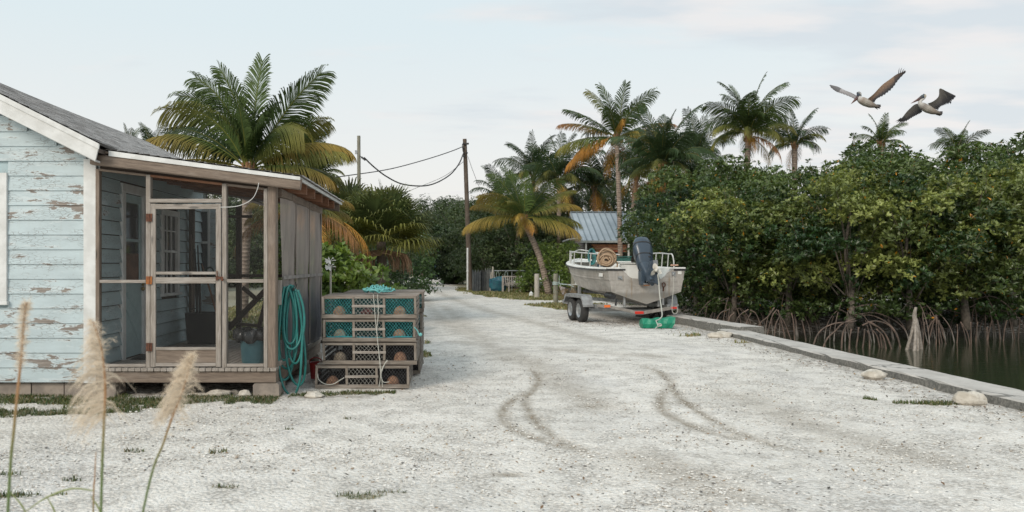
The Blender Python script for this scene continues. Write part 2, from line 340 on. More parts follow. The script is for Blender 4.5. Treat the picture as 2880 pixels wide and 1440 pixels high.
def gmasks(X, Y):
    n = fbm(X*1.6, Y*1.6, 3); n2 = fbm(X*6, Y*6, 9)
    grass = np.zeros(X.shape)
    pass
    for p in verge+vergeL:                                           # ragged edge
        d = polydist(X, Y, p+[p[0]]); s = np.where(inpoly(X, Y, p), d, -d)+(n-.47)*1.6*np.clip(Y/30, .3, 1); grass = np.maximum(grass, np.clip(s/.35, 0, 1)*.95)
    # strip along the house
    s1 = np.where(X < -2.0, 1.0-np.abs(Y-(9.62+.1*np.sin(X*2)))/(.42+.1*np.sin(X*3.1)), -1)
    s2 = np.where(X < -3.4, 1-np.abs(Y-(8.95+.12*np.sin(X*1.7)))/.3, -1)-.1
    s3 = np.where((X > -1.9) & (X < -.6), 1-np.abs(Y-10.15-.2*(X+1))/.22, -1)-.1
    pat = [(G(600, 1272), .26, .07), (G(805, 1210), .16, .05), (G(1010, 1402), .2, .07), (G(1110, 1388), .14, .04), (G(200, 1352), .16, .05), (G(70, 1395), .25, .05),
           (G(640, 1372), .1, .03), (G(2610, 1135), .42, .11), (G(2215, 1045), .13, .07), (G(2440, 1122), .08, .1), (G(1935, 945), .55, .3), (G(2085, 965), .42, .3), (G(1190, 890), .22, .3), (G(1175, 1000), .3, .35), (G(1200, 965), .2, .2),
           (G(30, 1335), .3, .05), (G(370, 1270), .14, .03), (G(975, 1180), .1, .04), (G(980, 1110), .45, .10)]
    s4 = np.full(X.shape, -1.)
    for c, rx, ry in pat: s4 = np.maximum(s4, 1-np.hypot((X-c.x)/rx, (Y-c.y)/ry))
    g = np.maximum.reduce([s1, s2, s3, s4])
    weed = np.clip((g*1.0+(n2-.5)*1.9+(n-.47)*.8)*1.6, 0, 1)*(g > -.25)
    grass = np.maximum(grass, weed*.9)
    tr = np.zeros(X.shape)
    for t in tracks:
        for k in range(len(t)-1):
            wk = min(1, (k+2)/10, (len(t)-k)/6); m_ = (np.abs(X-t[k][0]) < .6) & (np.abs(Y-t[k][1]) < .9)
            if m_.any(): tr[m_] = np.maximum(tr[m_], wk*np.exp(-(polydist(X[m_], Y[m_], [t[k], t[k+1]])/.060)**2))
    ft = np.zeros(X.shape)
    for t in faint: ft = np.maximum(ft, .42*np.exp(-(polydist(X, Y, t)/.3)**2))
    for c, rx, ry, v in ((G(1425, 1334), .13, .06, .9), (G(1665, 1142), .22, .13, .7), (G(1930, 1133), .22, .1, .6)): ft = np.maximum(ft, v*np.exp(-((X-c.x)/rx)**2-((Y-c.y)/ry)**2))
    tr = np.clip(tr*(.45+1.0*n2)+ft*(.5+n), 0, 1)
    dirt = np.clip(1-np.abs(X-6.45)/.75+(n-.5)*1.5, 0, 1)*(Y < 24)*.8
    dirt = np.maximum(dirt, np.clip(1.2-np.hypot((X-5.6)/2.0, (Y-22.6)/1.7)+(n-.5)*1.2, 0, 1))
    dirt = np.maximum(dirt, np.clip((1-np.abs(Y-9.9)/.5)+(n-.5), 0, 1)*(X < -.9)*.8)
    dirt = np.maximum(dirt, 3.0*((X > 7.2) & (Y > 21.5) & (Y < 36)))
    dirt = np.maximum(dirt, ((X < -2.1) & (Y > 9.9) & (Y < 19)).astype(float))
    return grass, tr, dirt
def axis(segs):
    out = []
    for a, b, st in segs: out += list(np.arange(a, b-1e-6, st))
    out.append(segs[-1][1]); return np.array(out)
xs = axis([(-400, -40, 40), (-40, -12, 1.5), (-12, -7, .3), (-7, 7.0, .07), (7.0, 16, .5), (16, 40, 3), (40, 400, 40)])
ys = axis([(-6, 4, .5), (4, 14, .06), (14, 24, .12), (24, 48, .3), (48, 130, 1.2), (130, 600, 30)])
XX, YY = np.meshgrid(xs, ys, indexing='ij')
gr, tr, di = gmasks(XX, YY)
ZZ = (fbm(XX*.9, YY*.9, 1)-.47)*.05+(fbm(XX*7, YY*7, 2)-.47)*.016
ZZ -= np.clip(tr, 0, 1)*.012
ZZ *= np.clip((600-YY)/500, 0, 1)*(np.abs(XX) < 60)
shore = 23.2+.5*np.sin(XX*.8)
i, j = np.meshgrid(np.arange(len(xs)-1), np.arange(len(ys)-1), indexing='ij')
xc = (xs[i]+xs[i+1])/2; yc = (ys[j]+ys[j+1])/2
keep = ~((xc > 6.98) & (yc < 24.0))
ZZ = np.where((XX > 7.0) & (YY < 25.3), np.minimum(ZZ, -.45*np.clip((25.3-YY)/1.2, 0, 1)), ZZ)
b = (i*len(ys)+j)[keep]
mb = MB(); mb.add(np.stack([XX.ravel(), YY.ravel(), ZZ.ravel()], 1), np.stack([b, b+len(ys), b+len(ys)+1, b+1], 1), np.stack([gr.ravel(), tr.ravel(), di.ravel()], 1))
def groundmat():
    m = NT('crushed_shell_ground'); co = m.coord('gv'); cc = m.attr('Col'); sp = m.n('ShaderNodeSeparateColor'); m.l(cc, sp.inputs[0])
    v1 = m.n('ShaderNodeTexVoronoi'); m.l(co, v1.inputs['Vector']); v1.inputs['Scale'].default_value = 30
    v2 = m.n('ShaderNodeTexVoronoi'); m.l(co, v2.inputs['Vector']); v2.inputs['Scale'].default_value = 70
    big = m.noise(co, .33, 5, .6); mid = m.noise(co, 2.3, 6, .7); fine = m.noise(co, 26, 5, .75); fine2 = m.noise(m.coord('gv', loc=(9, 4, 0)), 70, 4, .8)
    s1 = m.n('ShaderNodeSeparateColor'); m.l(v1.outputs['Color'], s1.inputs[0]); s2 = m.n('ShaderNodeSeparateColor'); m.l(v2.outputs['Color'], s2.inputs[0])
    c = m.mix(m.rng(big, .35, .65), (.86, .815, .75), (.74, .70, .635)); c = m.mix(m.rng(mid, .38, .72, 0, .5), c, (.54, .505, .455)); c = m.mix(m.rng(m.noise(m.coord('gv', (.9, .35, 1)), .8, 5, .6), .5, .68, 0, .45), c, (.56, .545, .53))
    c = m.mix(m.rng(s2.outputs[0], .3, .95, 0, .34), c, (.44, .41, .375)); c = m.mix(m.rng(s1.outputs[1], .5, 1, 0, .4), c, (.92, .91, .88)); cz = m.rng(mid, .42, .62); c = m.mix(m.math('MULTIPLY', m.rng(v1.outputs[0], .42, .62, 0, .55), cz), c, (.30, .275, .245))
    c = m.mix(m.rng(fine, .52, .70, 0, .40), c, (.40, .375, .335)); c = m.mix(m.rng(fine2, .60, .72, 0, .55), c, (.17, .16, .145))
    c = m.mix(m.math('MULTIPLY', m.rng(s1.outputs[2], .955, .965), m.rng(v1.outputs[0], .25, .4, 1, 0)), c, (.10, .09, .08))
    trm = m.math('MULTIPLY', sp.outputs[1], m.rng(fine, .3, .6, .5, 1)); c = m.mix(m.math('MULTIPLY', trm, .95), c, (.245, .20, .145))
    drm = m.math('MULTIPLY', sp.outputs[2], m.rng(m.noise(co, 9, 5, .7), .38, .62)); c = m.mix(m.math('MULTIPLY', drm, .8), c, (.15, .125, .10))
    gcol = m.mix(m.rng(m.noise(co, 4, 5), .35, .65), (.15, .15, .07), (.27, .235, .14)); grm = m.rng(m.math('ADD', sp.outputs[0], m.math('MULTIPLY', m.math('SUBTRACT', fine, .5), 2.2)), .3, .9)
    c = m.mix(m.math('MULTIPLY', grm, .75), c, gcol)
    m.col(c); m.rough(.95); m.b.inputs['Specular IOR Level'].default_value = .15
    m.bump(m.math('ADD', m.math('MULTIPLY', v1.outputs[0], -1.1), m.math('ADD', m.math('MULTIPLY', v2.outputs[0], -.35), m.math('MULTIPLY', fine, .9))), .75, .02); return m.m
gro = mb.build('ground', groundmat(), origin=(0, 0, 0), smooth=True); tag(gro, 'pale crushed shell yard and road', None, None, 'structure')
# water
m = NT('canal_water'); m.col((.032, .040, .022)); m.rough(.04); m.b.inputs['Specular IOR Level'].default_value = .55
n1 = m.noise(m.coord('gv', (1.0, 2.6, 1)), 2.2, 4, .5, .4); m.bump(n1, .16, .05)
mb = MB(); mb.quad((6.8, -40, -.42), (400, -40, -.42), (400, 27, -.42), (6.8, 27, -.42)); o = mb.build('water', m.m, origin=(0, 0, -.42)); tag(o, 'dark still canal water', None, None, 'structure')
mb = MB(); mb.quad((6.8, -40, -2.6), (400, -40, -2.6), (400, 27, -2.6), (6.8, 27, -2.6)); o = mb.build('canal_bed', basic('mud', (.05, .04, .03)), origin=(0, 0, -2.6)); tag(o, 'muddy bed under the canal', None, None, 'structure')
# seawall
def slab(name, x0, x1, y0, y1, zt, zb, label, dx=0.0, n=60, wob=.015):
    A = []
    for k in range(n+1):
        t = k/n; y = y0+(y1-y0)*t; sh = dx*t+(fbm(np.array([y*.8]), np.array([3.]), 5)[0]-.47)*.12; r = lambda q: (vnoise(np.array([y*7]), np.array([q*3.]), q)[0]-.5)*wob
        row = [(x0+sh+r(1), zb), (x0+sh-.01+r(2)*2, zb+(zt-zb)*.55), (x0+sh+r(3)*2, zt-.02+r(6)), (x0+sh+.025+r(7), zt+r(4)*.4), (x1+sh-.02, zt+r(5)*.4), (x1+sh, zt-.03), (x1+sh, zb)]
        A.append([(p[0], y, p[1]) for p in row])
    A = np.array(A); mb = MB(); mb.grid(A)
    for row in (A[0], A[-1]): mb.add(row, [tuple(range(len(row)))])
    o = mb.build(name, M['seawall'], smooth=False); tag(o, label, 'seawall'); return o
def seawallmat():
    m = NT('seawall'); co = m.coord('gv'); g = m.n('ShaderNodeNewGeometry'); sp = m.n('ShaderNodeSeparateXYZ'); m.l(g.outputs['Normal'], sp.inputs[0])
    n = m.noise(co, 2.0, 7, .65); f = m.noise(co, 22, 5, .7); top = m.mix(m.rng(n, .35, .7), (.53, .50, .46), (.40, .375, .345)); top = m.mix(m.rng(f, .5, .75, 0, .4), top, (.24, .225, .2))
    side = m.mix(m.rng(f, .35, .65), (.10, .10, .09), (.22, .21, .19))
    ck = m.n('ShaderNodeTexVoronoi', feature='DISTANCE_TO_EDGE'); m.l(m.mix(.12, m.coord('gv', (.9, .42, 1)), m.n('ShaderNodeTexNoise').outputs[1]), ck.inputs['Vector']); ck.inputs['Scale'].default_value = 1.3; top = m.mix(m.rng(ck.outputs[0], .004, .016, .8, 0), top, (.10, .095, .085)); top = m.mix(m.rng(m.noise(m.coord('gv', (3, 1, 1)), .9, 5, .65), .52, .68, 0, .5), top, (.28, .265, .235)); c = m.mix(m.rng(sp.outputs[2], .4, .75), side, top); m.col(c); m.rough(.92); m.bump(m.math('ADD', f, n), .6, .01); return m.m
M['seawall'] = seawallmat()
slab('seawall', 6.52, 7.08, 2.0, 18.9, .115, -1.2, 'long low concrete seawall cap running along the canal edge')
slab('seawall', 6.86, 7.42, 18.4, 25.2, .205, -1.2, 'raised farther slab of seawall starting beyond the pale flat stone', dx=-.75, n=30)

# pebbles: one loose scatter of real stones
def pebbles(n, lo, hi, region, seed, cols):
    r = np.random.default_rng(seed); out = MB()
    y = region[0]*(region[1]/region[0])**(r.random(n)); x = (r.random(n)-.5)*1.0; xpix = region[2]+r.random(n)*(region[3]-region[2]); x = (xpix-CX)/FP*y
    ok = (x < 6.45) & ~((x < -2.0) & (y > 9.4)); dens = fbm(x*1.3, y*1.3, 12); ok &= (r.random(n) < np.clip((dens-.25)*3.2, .12, 1)); x = x[ok]; y = y[ok]; n = len(x)
    s = lo*(hi/lo)**(r.random(n)**2.2); base = np.array([(1, 0, 0), (-1, 0, 0), (0, 1, 0), (0, -1, 0), (0, 0, 1), (0, 0, -1), (.6, .6, .5), (-.6, .6, .5), (-.6, -.6, .5), (.6, -.6, .5)], float)
    V = base[None]*(1+.45*(r.random((n, 10, 1))-.5)); V = V*np.stack([s, s*(.5+.5*r.random(n)), s*(.35+.3*r.random(n))], 1)[:, None]
    a = r.random(n)*6.28; ca, sa = np.cos(a)[:, None], np.sin(a)[:, None]; V = np.stack([V[..., 0]*ca-V[..., 1]*sa, V[..., 0]*sa+V[..., 1]*ca, V[..., 2]], -1)
    V += np.stack([x, y, s*.18], 1)[:, None]
    F0 = np.array([(0, 2, 6), (2, 4, 6), (0, 6, 4), (2, 1, 7), (1, 4, 7), (2, 7, 4), (1, 3, 8), (3, 4, 8), (1, 8, 4), (3, 0, 9), (0, 4, 9), (3, 9, 4), (0, 5, 2), (2, 5, 1), (1, 5, 3), (3, 5, 0)])
    F = (F0[None]+(np.arange(n)*10)[:, None, None]).reshape(-1, 3); cols = np.array(cols); C = np.repeat(cols[r.integers(0, len(cols), n)]*(.8+.3*r.random((n, 1))), 10, 0)
    out.add(V.reshape(-1, 3), F, C); return out
pm = NT('pebble_stone'); pm.col(pm.attr('Col')); pm.rough(.9)
PAL = [(.74, .72, .68)]*12+[(.66, .63, .58)]*6+[(.42, .39, .35)]*2+[(.16, .15, .14)]*1+[(.36, .27, .19)]*1
tag(pebbles(60000, .005, .017, (4.4, 15, -60, 2950), 5, PAL).build('gravel', pm.m, origin=(0, 0, 0)), 'loose white shell gravel and pebbles strewn over the yard', 'gravel', None, 'stuff')
# grass blades on the grassy masks
def blades(n, seed, x0, x1, y0, y1, h, cols, thr=.45, wd=.006):
    r = np.random.default_rng(seed); x = x0+(x1-x0)*r.random(n); y = y0+(y1-y0)*r.random(n); g = gmasks(x, y)[0]; ok = (g > thr) & ~((x > 6.4) & (y < 25.5)); x, y = x[ok], y[ok]; n = len(x)
    a = r.random(n)*6.28; H = h*(.4+.9*r.random(n)); ln = H*(.2+.9*r.random(n)); d = np.stack([np.cos(a), np.sin(a), 0*a], 1); sd = np.stack([-np.sin(a), np.cos(a), 0*a], 1)*wd*(1+y[:, None]/25)
    p = np.stack([x, y, 0*x-.004], 1); mid = p+d*ln[:, None]*.35+np.array((0, 0, 1))*H[:, None]*.6; tip = p+d*ln[:, None]+np.array((0, 0, 1))*H[:, None]
    V = np.stack([p-sd, p+sd, mid+sd*.6, mid-sd*.6, tip], 1).reshape(-1, 3); b = np.arange(n)*5; C = np.repeat(np.array(cols)[r.integers(0, len(cols), n)]*(.7+.6*r.random((n, 1))), 5, 0)
    mb = MB(); mb.add(V, np.stack([b, b+1, b+2, b+3], 1), C); mb.L.append(np.stack([b+3, b+2, b+4], 1).ravel()); mb.T.append(np.full(n, 3)); mb.M.append(np.zeros(n, int)); return mb
GC = [(.065, .10, .03), (.045, .08, .022), (.09, .11, .035), (.19, .15, .08)]
tag(blades(420000, 31, -7, 7, 4.6, 12.5, .04, GC, wd=.004, thr=.25).build('grass', M['leaf'], origin=(0, 0, 0)), 'short green weeds creeping over the shell gravel near the house and seawall', 'grass', None, 'stuff')
tag(blades(160000, 32, -8, 12, 12.5, 55, .08, [(.17, .18, .06), (.12, .15, .05), (.27, .22, .11), (.3, .25, .14)], wd=.012).build('grass', M['leaf'], origin=(0, 0, 0)), 'dry olive verge grass beside the far road and round the pilings', 'grass', None, 'stuff')

# ================================================================ HOUSE
YH = 9.95; S0 = FP/YH
fx = lambda x: (x-CX)/S0; fz = lambda y: EYE-(y-CY)/S0
XC = -4.318                                                            # side wall plane
house = thing('house', 'weathered pale blue clapboard house with grey shingle roof and screened porch', 'house', (-6, 14, 0))
EX, EZ, RXp, RZp = -4.146, 3.114, -7.16, 4.62                          # eave and ridge of the roof, outer edge
slope = .5; YR0, YR1 = 9.62, 19.2
def lap(mb, a, b, z0, z1, nrmv, th=.022, top=.006):                   # one lapped board between two plan points
    a = np.array(a, float); b = np.array(b, float); n = np.array(nrmv, float)
    pts = [(n*th, z0), (n*top, z1), (n*-.005, z1), (n*-.005, z0)]
    V = [(*(p[:2]+q[0][:2]), q[1]) for p in (a, b) for q in pts]
    mb.add(V, [(0, 1, 5, 4), (1, 2, 6, 5), (2, 3, 7, 6), (3, 0, 4, 7), (3, 2, 1, 0), (4, 5, 6, 7)])
mb = MB(); z = .19; HX0 = -10.17
winL, winR, wz0, wz1 = -6.35, fx(24), fz(846), fz(487)
k = 0
while z < 4.55:
    z1 = z+.184; zz0 = z-.012
    def xr(zv): return XC if zv < 2.98 else min(XC, EX-(zv-EZ+.13)/slope)
    xl = lambda zv: -14.32-xr(zv)+0.0
    a, bb = xl(z1), xr(z1)
    if bb-a > .3:
        if z < wz1 and z1 > wz0 and z1-wz0 > .03:
            lap(mb, (a, YH), (winL, YH), zz0, z1, (0, -1)); lap(mb, (winR, YH), (bb, YH), zz0, z1, (0, -1))
        else: lap(mb, (a, YH), (bb, YH), zz0, z1, (0, -1))
    z = z1; k += 1
mb.build('wall_siding', M['siding'], house)
# hidden backing + other walls
mb = MB()
mb.prism([(XC-.02, YH+.01, .19), (-10.0, YH+.01, .19), (-10.0, YH+.01, 3.05), (RXp, YH+.01, 4.45), (XC-.02, YH+.01, 3.03)], (0, .1, 0)); mb.box(-10.0, -9.9, YH+.11, 19, .19, 3.0); mb.box(-9.9, -5.7, 18.9, 19.0, .19, 3.0); mb.box(-5.7, -5.6, 14.3, 19.0, .19, 3.6); mb.box(-5.6, XC, 14.3, 14.4, .19, 3.0)
mb.prism([(-5.6, 18.89, 3.02), (-10.0, 18.89, 3.02), (RXp, 18.89, 4.45), (-5.6, 18.89, 3.6)], (0, .1, 0))
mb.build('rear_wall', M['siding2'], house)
mb = MB(); z = .19
DY0, DY1, WY0, WY1 = 10.66, 11.58, 12.16, 12.96
while z < 3.0:
    z1 = min(z+.184, 3.02); segs = [(YH+.02, DY0), (DY1, 14.3)] if z < 2.68 else [(YH+.02, 14.3)]
    if z1 > 1.2 and z < 2.5: segs = [(YH+.02, DY0), (DY1, WY0), (WY1, 14.3)]
    for s in segs: lap(mb, (XC, s[0]), (XC, s[1]), z+.007, z1-.005, (1, 0), .034)
    z = z1
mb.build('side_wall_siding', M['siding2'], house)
mb = MB(); mb.box(XC-.1, XC-.03, YH+.12, 14.29, .19, 3.03); mb.build('side_wall_core', M['wood_dark'], house)
# corner board, two faces
mb = MB(); mb.box(fx(238), fx(272)+.005, YH-.035, YH-.002, .17, 2.96); mb.box(XC+.024, XC+.05, YH-.0, YH+.03, .17, 2.9); mb.build('corner_board', M['white'], house)
# window with trim at the left edge of the photo
mb = MB(); mb.box(fx(-10)-.06, winR, YH-.045, YH, wz0-.0, wz1+.0); mb.box(winL, fx(-10)-.062, YH-.045, YH, wz1-.13, wz1); mb.box(winL, winL+.1, YH-.046, YH, wz0, wz1-.132)
w_ = mb.build('window', M['white'], house)
mb = MB(); mb.box(winL+.1, fx(-10)-.06, YH-.015, YH-.005, wz0, wz1-.13); mb.build('pane', M['glass'], w_)
mb = MB(); mb.box(winL-.05, fx(28), YH-.075, YH, wz0-.05, wz0-.002); mb.build('sill', M['white'], w_)
# foundation blocks
mb = MB()
for k in range(12):
    x1 = XC-.02-k*.41; mb.box(x1-.395, x1, YH+.03+.006*(k % 2), YH+.22, -.05, .178)
mb.box(-10, XC-.4, 11, 11.2, -.05, .17)
mb.build('foundation_block', M['block'], house)
# main roof
mb = MB(); ncs = 25; th = .012
Ls = math.hypot(RXp-EX, RZp-EZ); ux, uz = (RXp-EX)/Ls, (RZp-EZ)/Ls; nx, nz = -uz*-1, -ux  # outward normal of the right slope
nx, nz = uz, -ux
for side in (1, -1):
    for k in range(ncs):
        q0, q1 = Ls*k/ncs, Ls*(k+1)/ncs+.01; n = 48; ra = np.random.default_rng(k+100+50*side)
        yj = np.linspace(YR0, YR1, n+1)
        for q, hh in ((q0, .016), (q1, .003)): pass
        def pt(q, h, y):
            x = EX+ux*q+nx*h; return (x if side == 1 else 2*RXp-x, y, EZ+uz*q+nz*h)
        jag = ra.random(n+1)*.012; lift = ra.random(n+1)*.006; sag = -.05*np.sin((yj-YR0)/(YR1-YR0)*math.pi)
        A = np.array([[(*pt(q0-.0+jag[i], -.02, y)[:2], pt(q0, -.02, y)[2]+sag[i]) for i, y in enumerate(yj)],
                      [(*pt(q0-.0+jag[i], .009+lift[i], y)[:2], pt(q0+jag[i], .009+lift[i], y)[2]+sag[i]) for i, y in enumerate(yj)],
                      [(*pt(q1, .004, y)[:2], pt(q1, .004, y)[2]+sag[i]) for i, y in enumerate(yj)]])
        Gv = np.array([[(y, q0, 0) for y in yj], [(y, q0+.002, 0) for y in yj], [(y, q1, 0) for y in yj]]).reshape(-1, 3)
        mb.grid(A, None, Gv)
roof = mb.build('roof', M['shingle'], house)
mb = MB()
for sgn in (1, -1):
    X = lambda x: x if sgn == 1 else 2*RXp-x
    mb.prism([(X(EX), YR0+.03, EZ-.075), (X(RXp), YR0+.03, RZp-.075), (X(RXp), YR0+.03, RZp-.12), (X(EX), YR0+.03, EZ-.12)], (0, YR1-YR0-.06, 0))
mb.build('roof_deck', M['wood_dark'], roof)
for sgn in (1, -1):
    X = lambda x: x if sgn == 1 else 2*RXp-x
    mb = MB(); mb.prism([(X(EX-.0), YR0+.005, EZ-.012), (X(RXp), YR0+.005, RZp-.012), (X(RXp), YR0+.005, RZp-.245), (X(EX-.05), YR0+.005, EZ-.215)], (0, .024, 0))
    mb.prism([(X(EX-.0), YR0-.012, EZ-.008), (X(RXp), YR0-.012, RZp-.008), (X(RXp), YR0-.012, RZp-.075), (X(EX), YR0-.012, EZ-.075)], (0, .016, 0))
    mb.prism([(X(EX-.06), YR0+.03, EZ-.20), (X(RXp), YR0+.03, RZp-.215), (X(RXp), YR0+.03, RZp-.235), (X(EX-.06), YR0+.03, EZ-.222)], (0, YH-YR0-.05, 0))
    mb.build('rake_board', M['trimpeel'] if 'trimpeel' in M else M['white'], roof)
# ---------------- porch
YP = YH-.02; DZ = .365; XE = -2.066; YB = 13.49
def pz(x): return fz(504)-(-1.746+0-x)*-.136                          # top of lean-to rake at X
LR0x, LR1x = fx(322), -1.746; lr = lambda x: fz(504)+(LR1x-x)*.136
Y0r, Y1r = YP-.16, 13.9
# lean-to roof
mb = MB(); xsn = np.linspace(LR0x-.05, LR1x+.015, 19)
for k in range(18):
    q = 18-k; x0, x1 = xsn[k], xsn[k+1]+.012; A = []
    yj = np.linspace(Y0r, Y1r, 30); ra = np.random.default_rng(k+7); jg = ra.random(30)*.012
    A = np.array([[(x0, y, lr(x0)+.024) for y in yj], [(x1+jg[i], y, lr(x1)+.034+jg[i]*.3) for i, y in enumerate(yj)], [(x1+jg[i], y, lr(x1)+.02) for i, y in enumerate(yj)]])
    Gv = np.array([[(y, x0*-1, 0) for y in yj], [(y, -x1, 0) for y in yj], [(y, -x1-.003, 0) for y in yj]]).reshape(-1, 3); mb.grid(A, None, Gv)
proof = mb.build('porch_roof', M['shingle'], house)
mb = MB(); mb.prism([(LR0x, Y0r+.004, lr(LR0x)+.012), (LR1x, Y0r+.004, lr(LR1x)+.012), (LR1x, Y0r+.004, lr(LR1x)-.030), (LR0x, Y0r+.004, lr(LR0x)-.052)], (0, .02, 0))
mb.prism([(LR1x-.002, Y0r+.03, lr(LR1x)+.012), (LR1x-.022, Y0r+.03, lr(LR1x)+.012), (LR1x-.022, Y0r+.03, lr(LR1x)-.03), (LR1x-.002, Y0r+.03, lr(LR1x)-.03)], (0, Y1r-Y0r-.03, 0))
mb.build('drip_edge', M['white'], proof)
mb = MB(); mb.prism([(XC+.03, Y0r+.03, lr(XC+.03)-.0), (LR1x-.024, Y0r+.03, lr(LR1x)-.0), (LR1x-.024, Y0r+.03, lr(LR1x)-.022), (XC+.03, Y0r+.03, lr(XC+.03)-.022)], (0, Y1r-Y0r-.04, 0)); mb.build('roof_boards', M['wood'], proof)
for k in range(6):
    y = 10.42+k*.66; mb = MB(); zt = lambda x: lr(x)-.024
    mb.prism([(XC+.03, y, zt(XC)), (LR1x-.03, y, zt(LR1x-.03)), (LR1x-.03, y, zt(LR1x)-.13), (XC+.03, y, zt(XC)-.14)], (0, .045, 0))
    mb.build('rafter', M['wood_red'] if k < 5 else M['wood'], proof)
# top beam along the rake (front)
mb = MB(); bx0, bx1 = fx(270), fx(851)
mb.beam((bx0, YP-.09, (fz(440)+fz(471))/2+.02), (bx1, YP-.09, (fz(512)+fz(540))/2+.02), .10, .135)
mb.build('porch_beam', M['wood'], house)
mb = MB(); mb.prism([(XC+.04, YP+.02, fz(480)), (XE, YP+.02, fz(536)), (XE, YP+.02, lr(XE)-.02), (XC+.04, YP+.02, lr(XC)-.02)], (0, .03, 0)); mb.build('gable_filler', M['wood_dark'], house)
# deck
mb = MB(); nb = 28; xs_ = np.linspace(XC+.03, XE+.01, nb+1)
for k in range(nb): mb.box(xs_[k]+.004, xs_[k+1]-.004, YP-.075-.012*rng.random(), YB, DZ-.04, DZ)
mb.build('deck', M['wood_pale'], house)
mb = MB(); mb.box(XC+.02, XE-.0, YP-.05, YP-.005, fz(1074), DZ-.042); mb.build('deck_skirt', M['wood'], house)
mb = MB(); mb.box(XE-.045, XE-.002, YP, YB, fz(1080), DZ-.042); mb.build('deck_skirt', M['wood'], house)
mb = MB(); mb.box(fx(714), fx(787), YP-.03, YP+.36, -.06, fz(1075)); mb.build('pier_block', M['block'], house)
mb = MB(); mb.box(fx(298), fx(324), YP+.03, YP+.36, -.06, fz(1075)); mb.build('pier_block', M['block'], house)
mb = MB(); mb.box(fx(714), fx(787), 11.9, 12.25, -.06, fz(1075)); mb.build('pier_block', M['block'], house)
mb = MB(); mb.box(fx(714), fx(787), 13.1, 13.45, -.06, fz(1075)); mb.build('pier_block', M['block'], house)
mb = MB(); mb.box(XC+.1, XE-.5, 11.2, 11.25, -.06, .3); mb.build('crawl_skirt', M['wood_dark'], house)
# posts
def post(x0, x1, z0, z1, y0=YP-.03, dep=.05, mt='wood_pale', name='porch_post'):
    mb = MB(); mb.box(fx(x0), fx(x1), y0, y0+dep, z0, z1); return mb.build(name, M[mt], house)
topz = lambda x: fz(475+(x-270)*.117)
post(273, 284, DZ, topz(280), mt='wood', dep=.08)
post(414, 427, DZ, topz(420), dep=.09)
post(627, 640, DZ, topz(633), dep=.09)
post(744, 755, DZ, topz(750), dep=.05)
post(755.5, 779, fz(1034), topz(767)+.03, y0=YP-.04, dep=.14, mt='wood')
# rails and sills
def rail(x0, x1, y0, y1, yy=YP-.028, dep=.04, mt='wood_pale', name='rail'):
    mb = MB(); mb.box(fx(x0), fx(x1), yy, yy+dep, fz(y1), fz(y0)); return mb.build(name, M[mt], house)
rail(284.5, 413.5, 787, 796); rail(640.5, 743.5, 785, 795); rail(284.5, 413.5, 1023, 1031); rail(640.5, 743.5, 1022, 1031)
rail(424, 626.5, 560, 571, yy=YP-.035)
for a0, a1 in ((284, 414), (427, 627), (640, 744)):
    mb = MB(); mb.beam((fx(a0), YP-.01, topz(a0)-.008), (fx(a1), YP-.01, topz(a1)-.008), .035, .03); mb.build('head_trim', M['wood_red'] if a0 == 427 else M['wood'], house)
# screens
def screen(pts, mt='screen', parent=house, name='screen'):
    mb = MB(); mb.quad(*pts); return mb.build(name, M[mt], parent)
for a0, a1, b0, b1 in ((284, 414, 1024, None), (640, 744, 1023, None), (427, 627, 566, None)):
    screen([(fx(a0), YP+.006, fz(b0)), (fx(a1), YP+.006, fz(b0)), (fx(a1), YP+.006, topz(a1)-.01), (fx(a0), YP+.006, topz(a0)-.01)])
# screen door
door = None
mb = MB(); yd = YP-.045
def db(x0, x1, y0, y1, d=.032): mb.box(fx(x0), fx(x1), yd, yd+d, fz(y1), fz(y0))
db(428.5, 443, 574, 1030); db(611, 625.5, 574, 1030)
yd = YP-.047; db(437, 618, 575, 589); db(443.2, 610.8, 764, 772, .03); db(443.2, 610.8, 780, 797); db(443.2, 610.8, 975, 983); db(443.2, 610.8, 1019, 1029)
door = mb.build('screen_door', M['wood_pale'], house)
mb = MB(); mb.box(fx(443.2), fx(610.8), YP-.036, YP-.02, fz(1018.6), fz(983.4)); mb.build('kick_panel', M['wood'], door)
screen([(fx(443), YP-.03, fz(976)), (fx(611), YP-.03, fz(976)), (fx(611), YP-.03, fz(588)), (fx(443), YP-.03, fz(588))], parent=door)
for y0, y1, mt in ((602, 624, 'rust'), (777, 799, 'rust_orange'), (963, 986, 'rust')):
    mb = MB(); mb.box(fx(417), fx(425.5), yd-.012, yd-.001, fz(y1), fz(y0)); mb.box(fx(427.5), fx(434), yd-.012, yd-.001, fz(y1), fz(y0)); mb.tube([(fx(426.5), yd-.014, fz(y1)), (fx(426.5), yd-.014, fz(y0))], .008)
    mb.build('hinge', M[mt], door)
mb = MB(); mb.box(fx(612), fx(619), yd-.014, yd-.002, fz(788), fz(776)); mb.box(fx(619), fx(633), yd-.02, yd-.012, fz(784), fz(778)); mb.tube([(fx(616), yd-.02, fz(762)), (fx(617), yd-.025, fz(776))], .007); mb.ball((fx(631), yd-.025, fz(786)), .018)
mb.build('latch', M['rust'], door)
# cord
mb = MB(); mb.tube(smooth([P(728, 514, YP-.16), P(724, 532, YP-.15), P(712, 556, YP-.12), P(690, 572, YP-.09), P(660, 581, YP-.08), P(620, 583, YP-.07)]), .0045, 5)
mb.build('cord', M['white'], house)
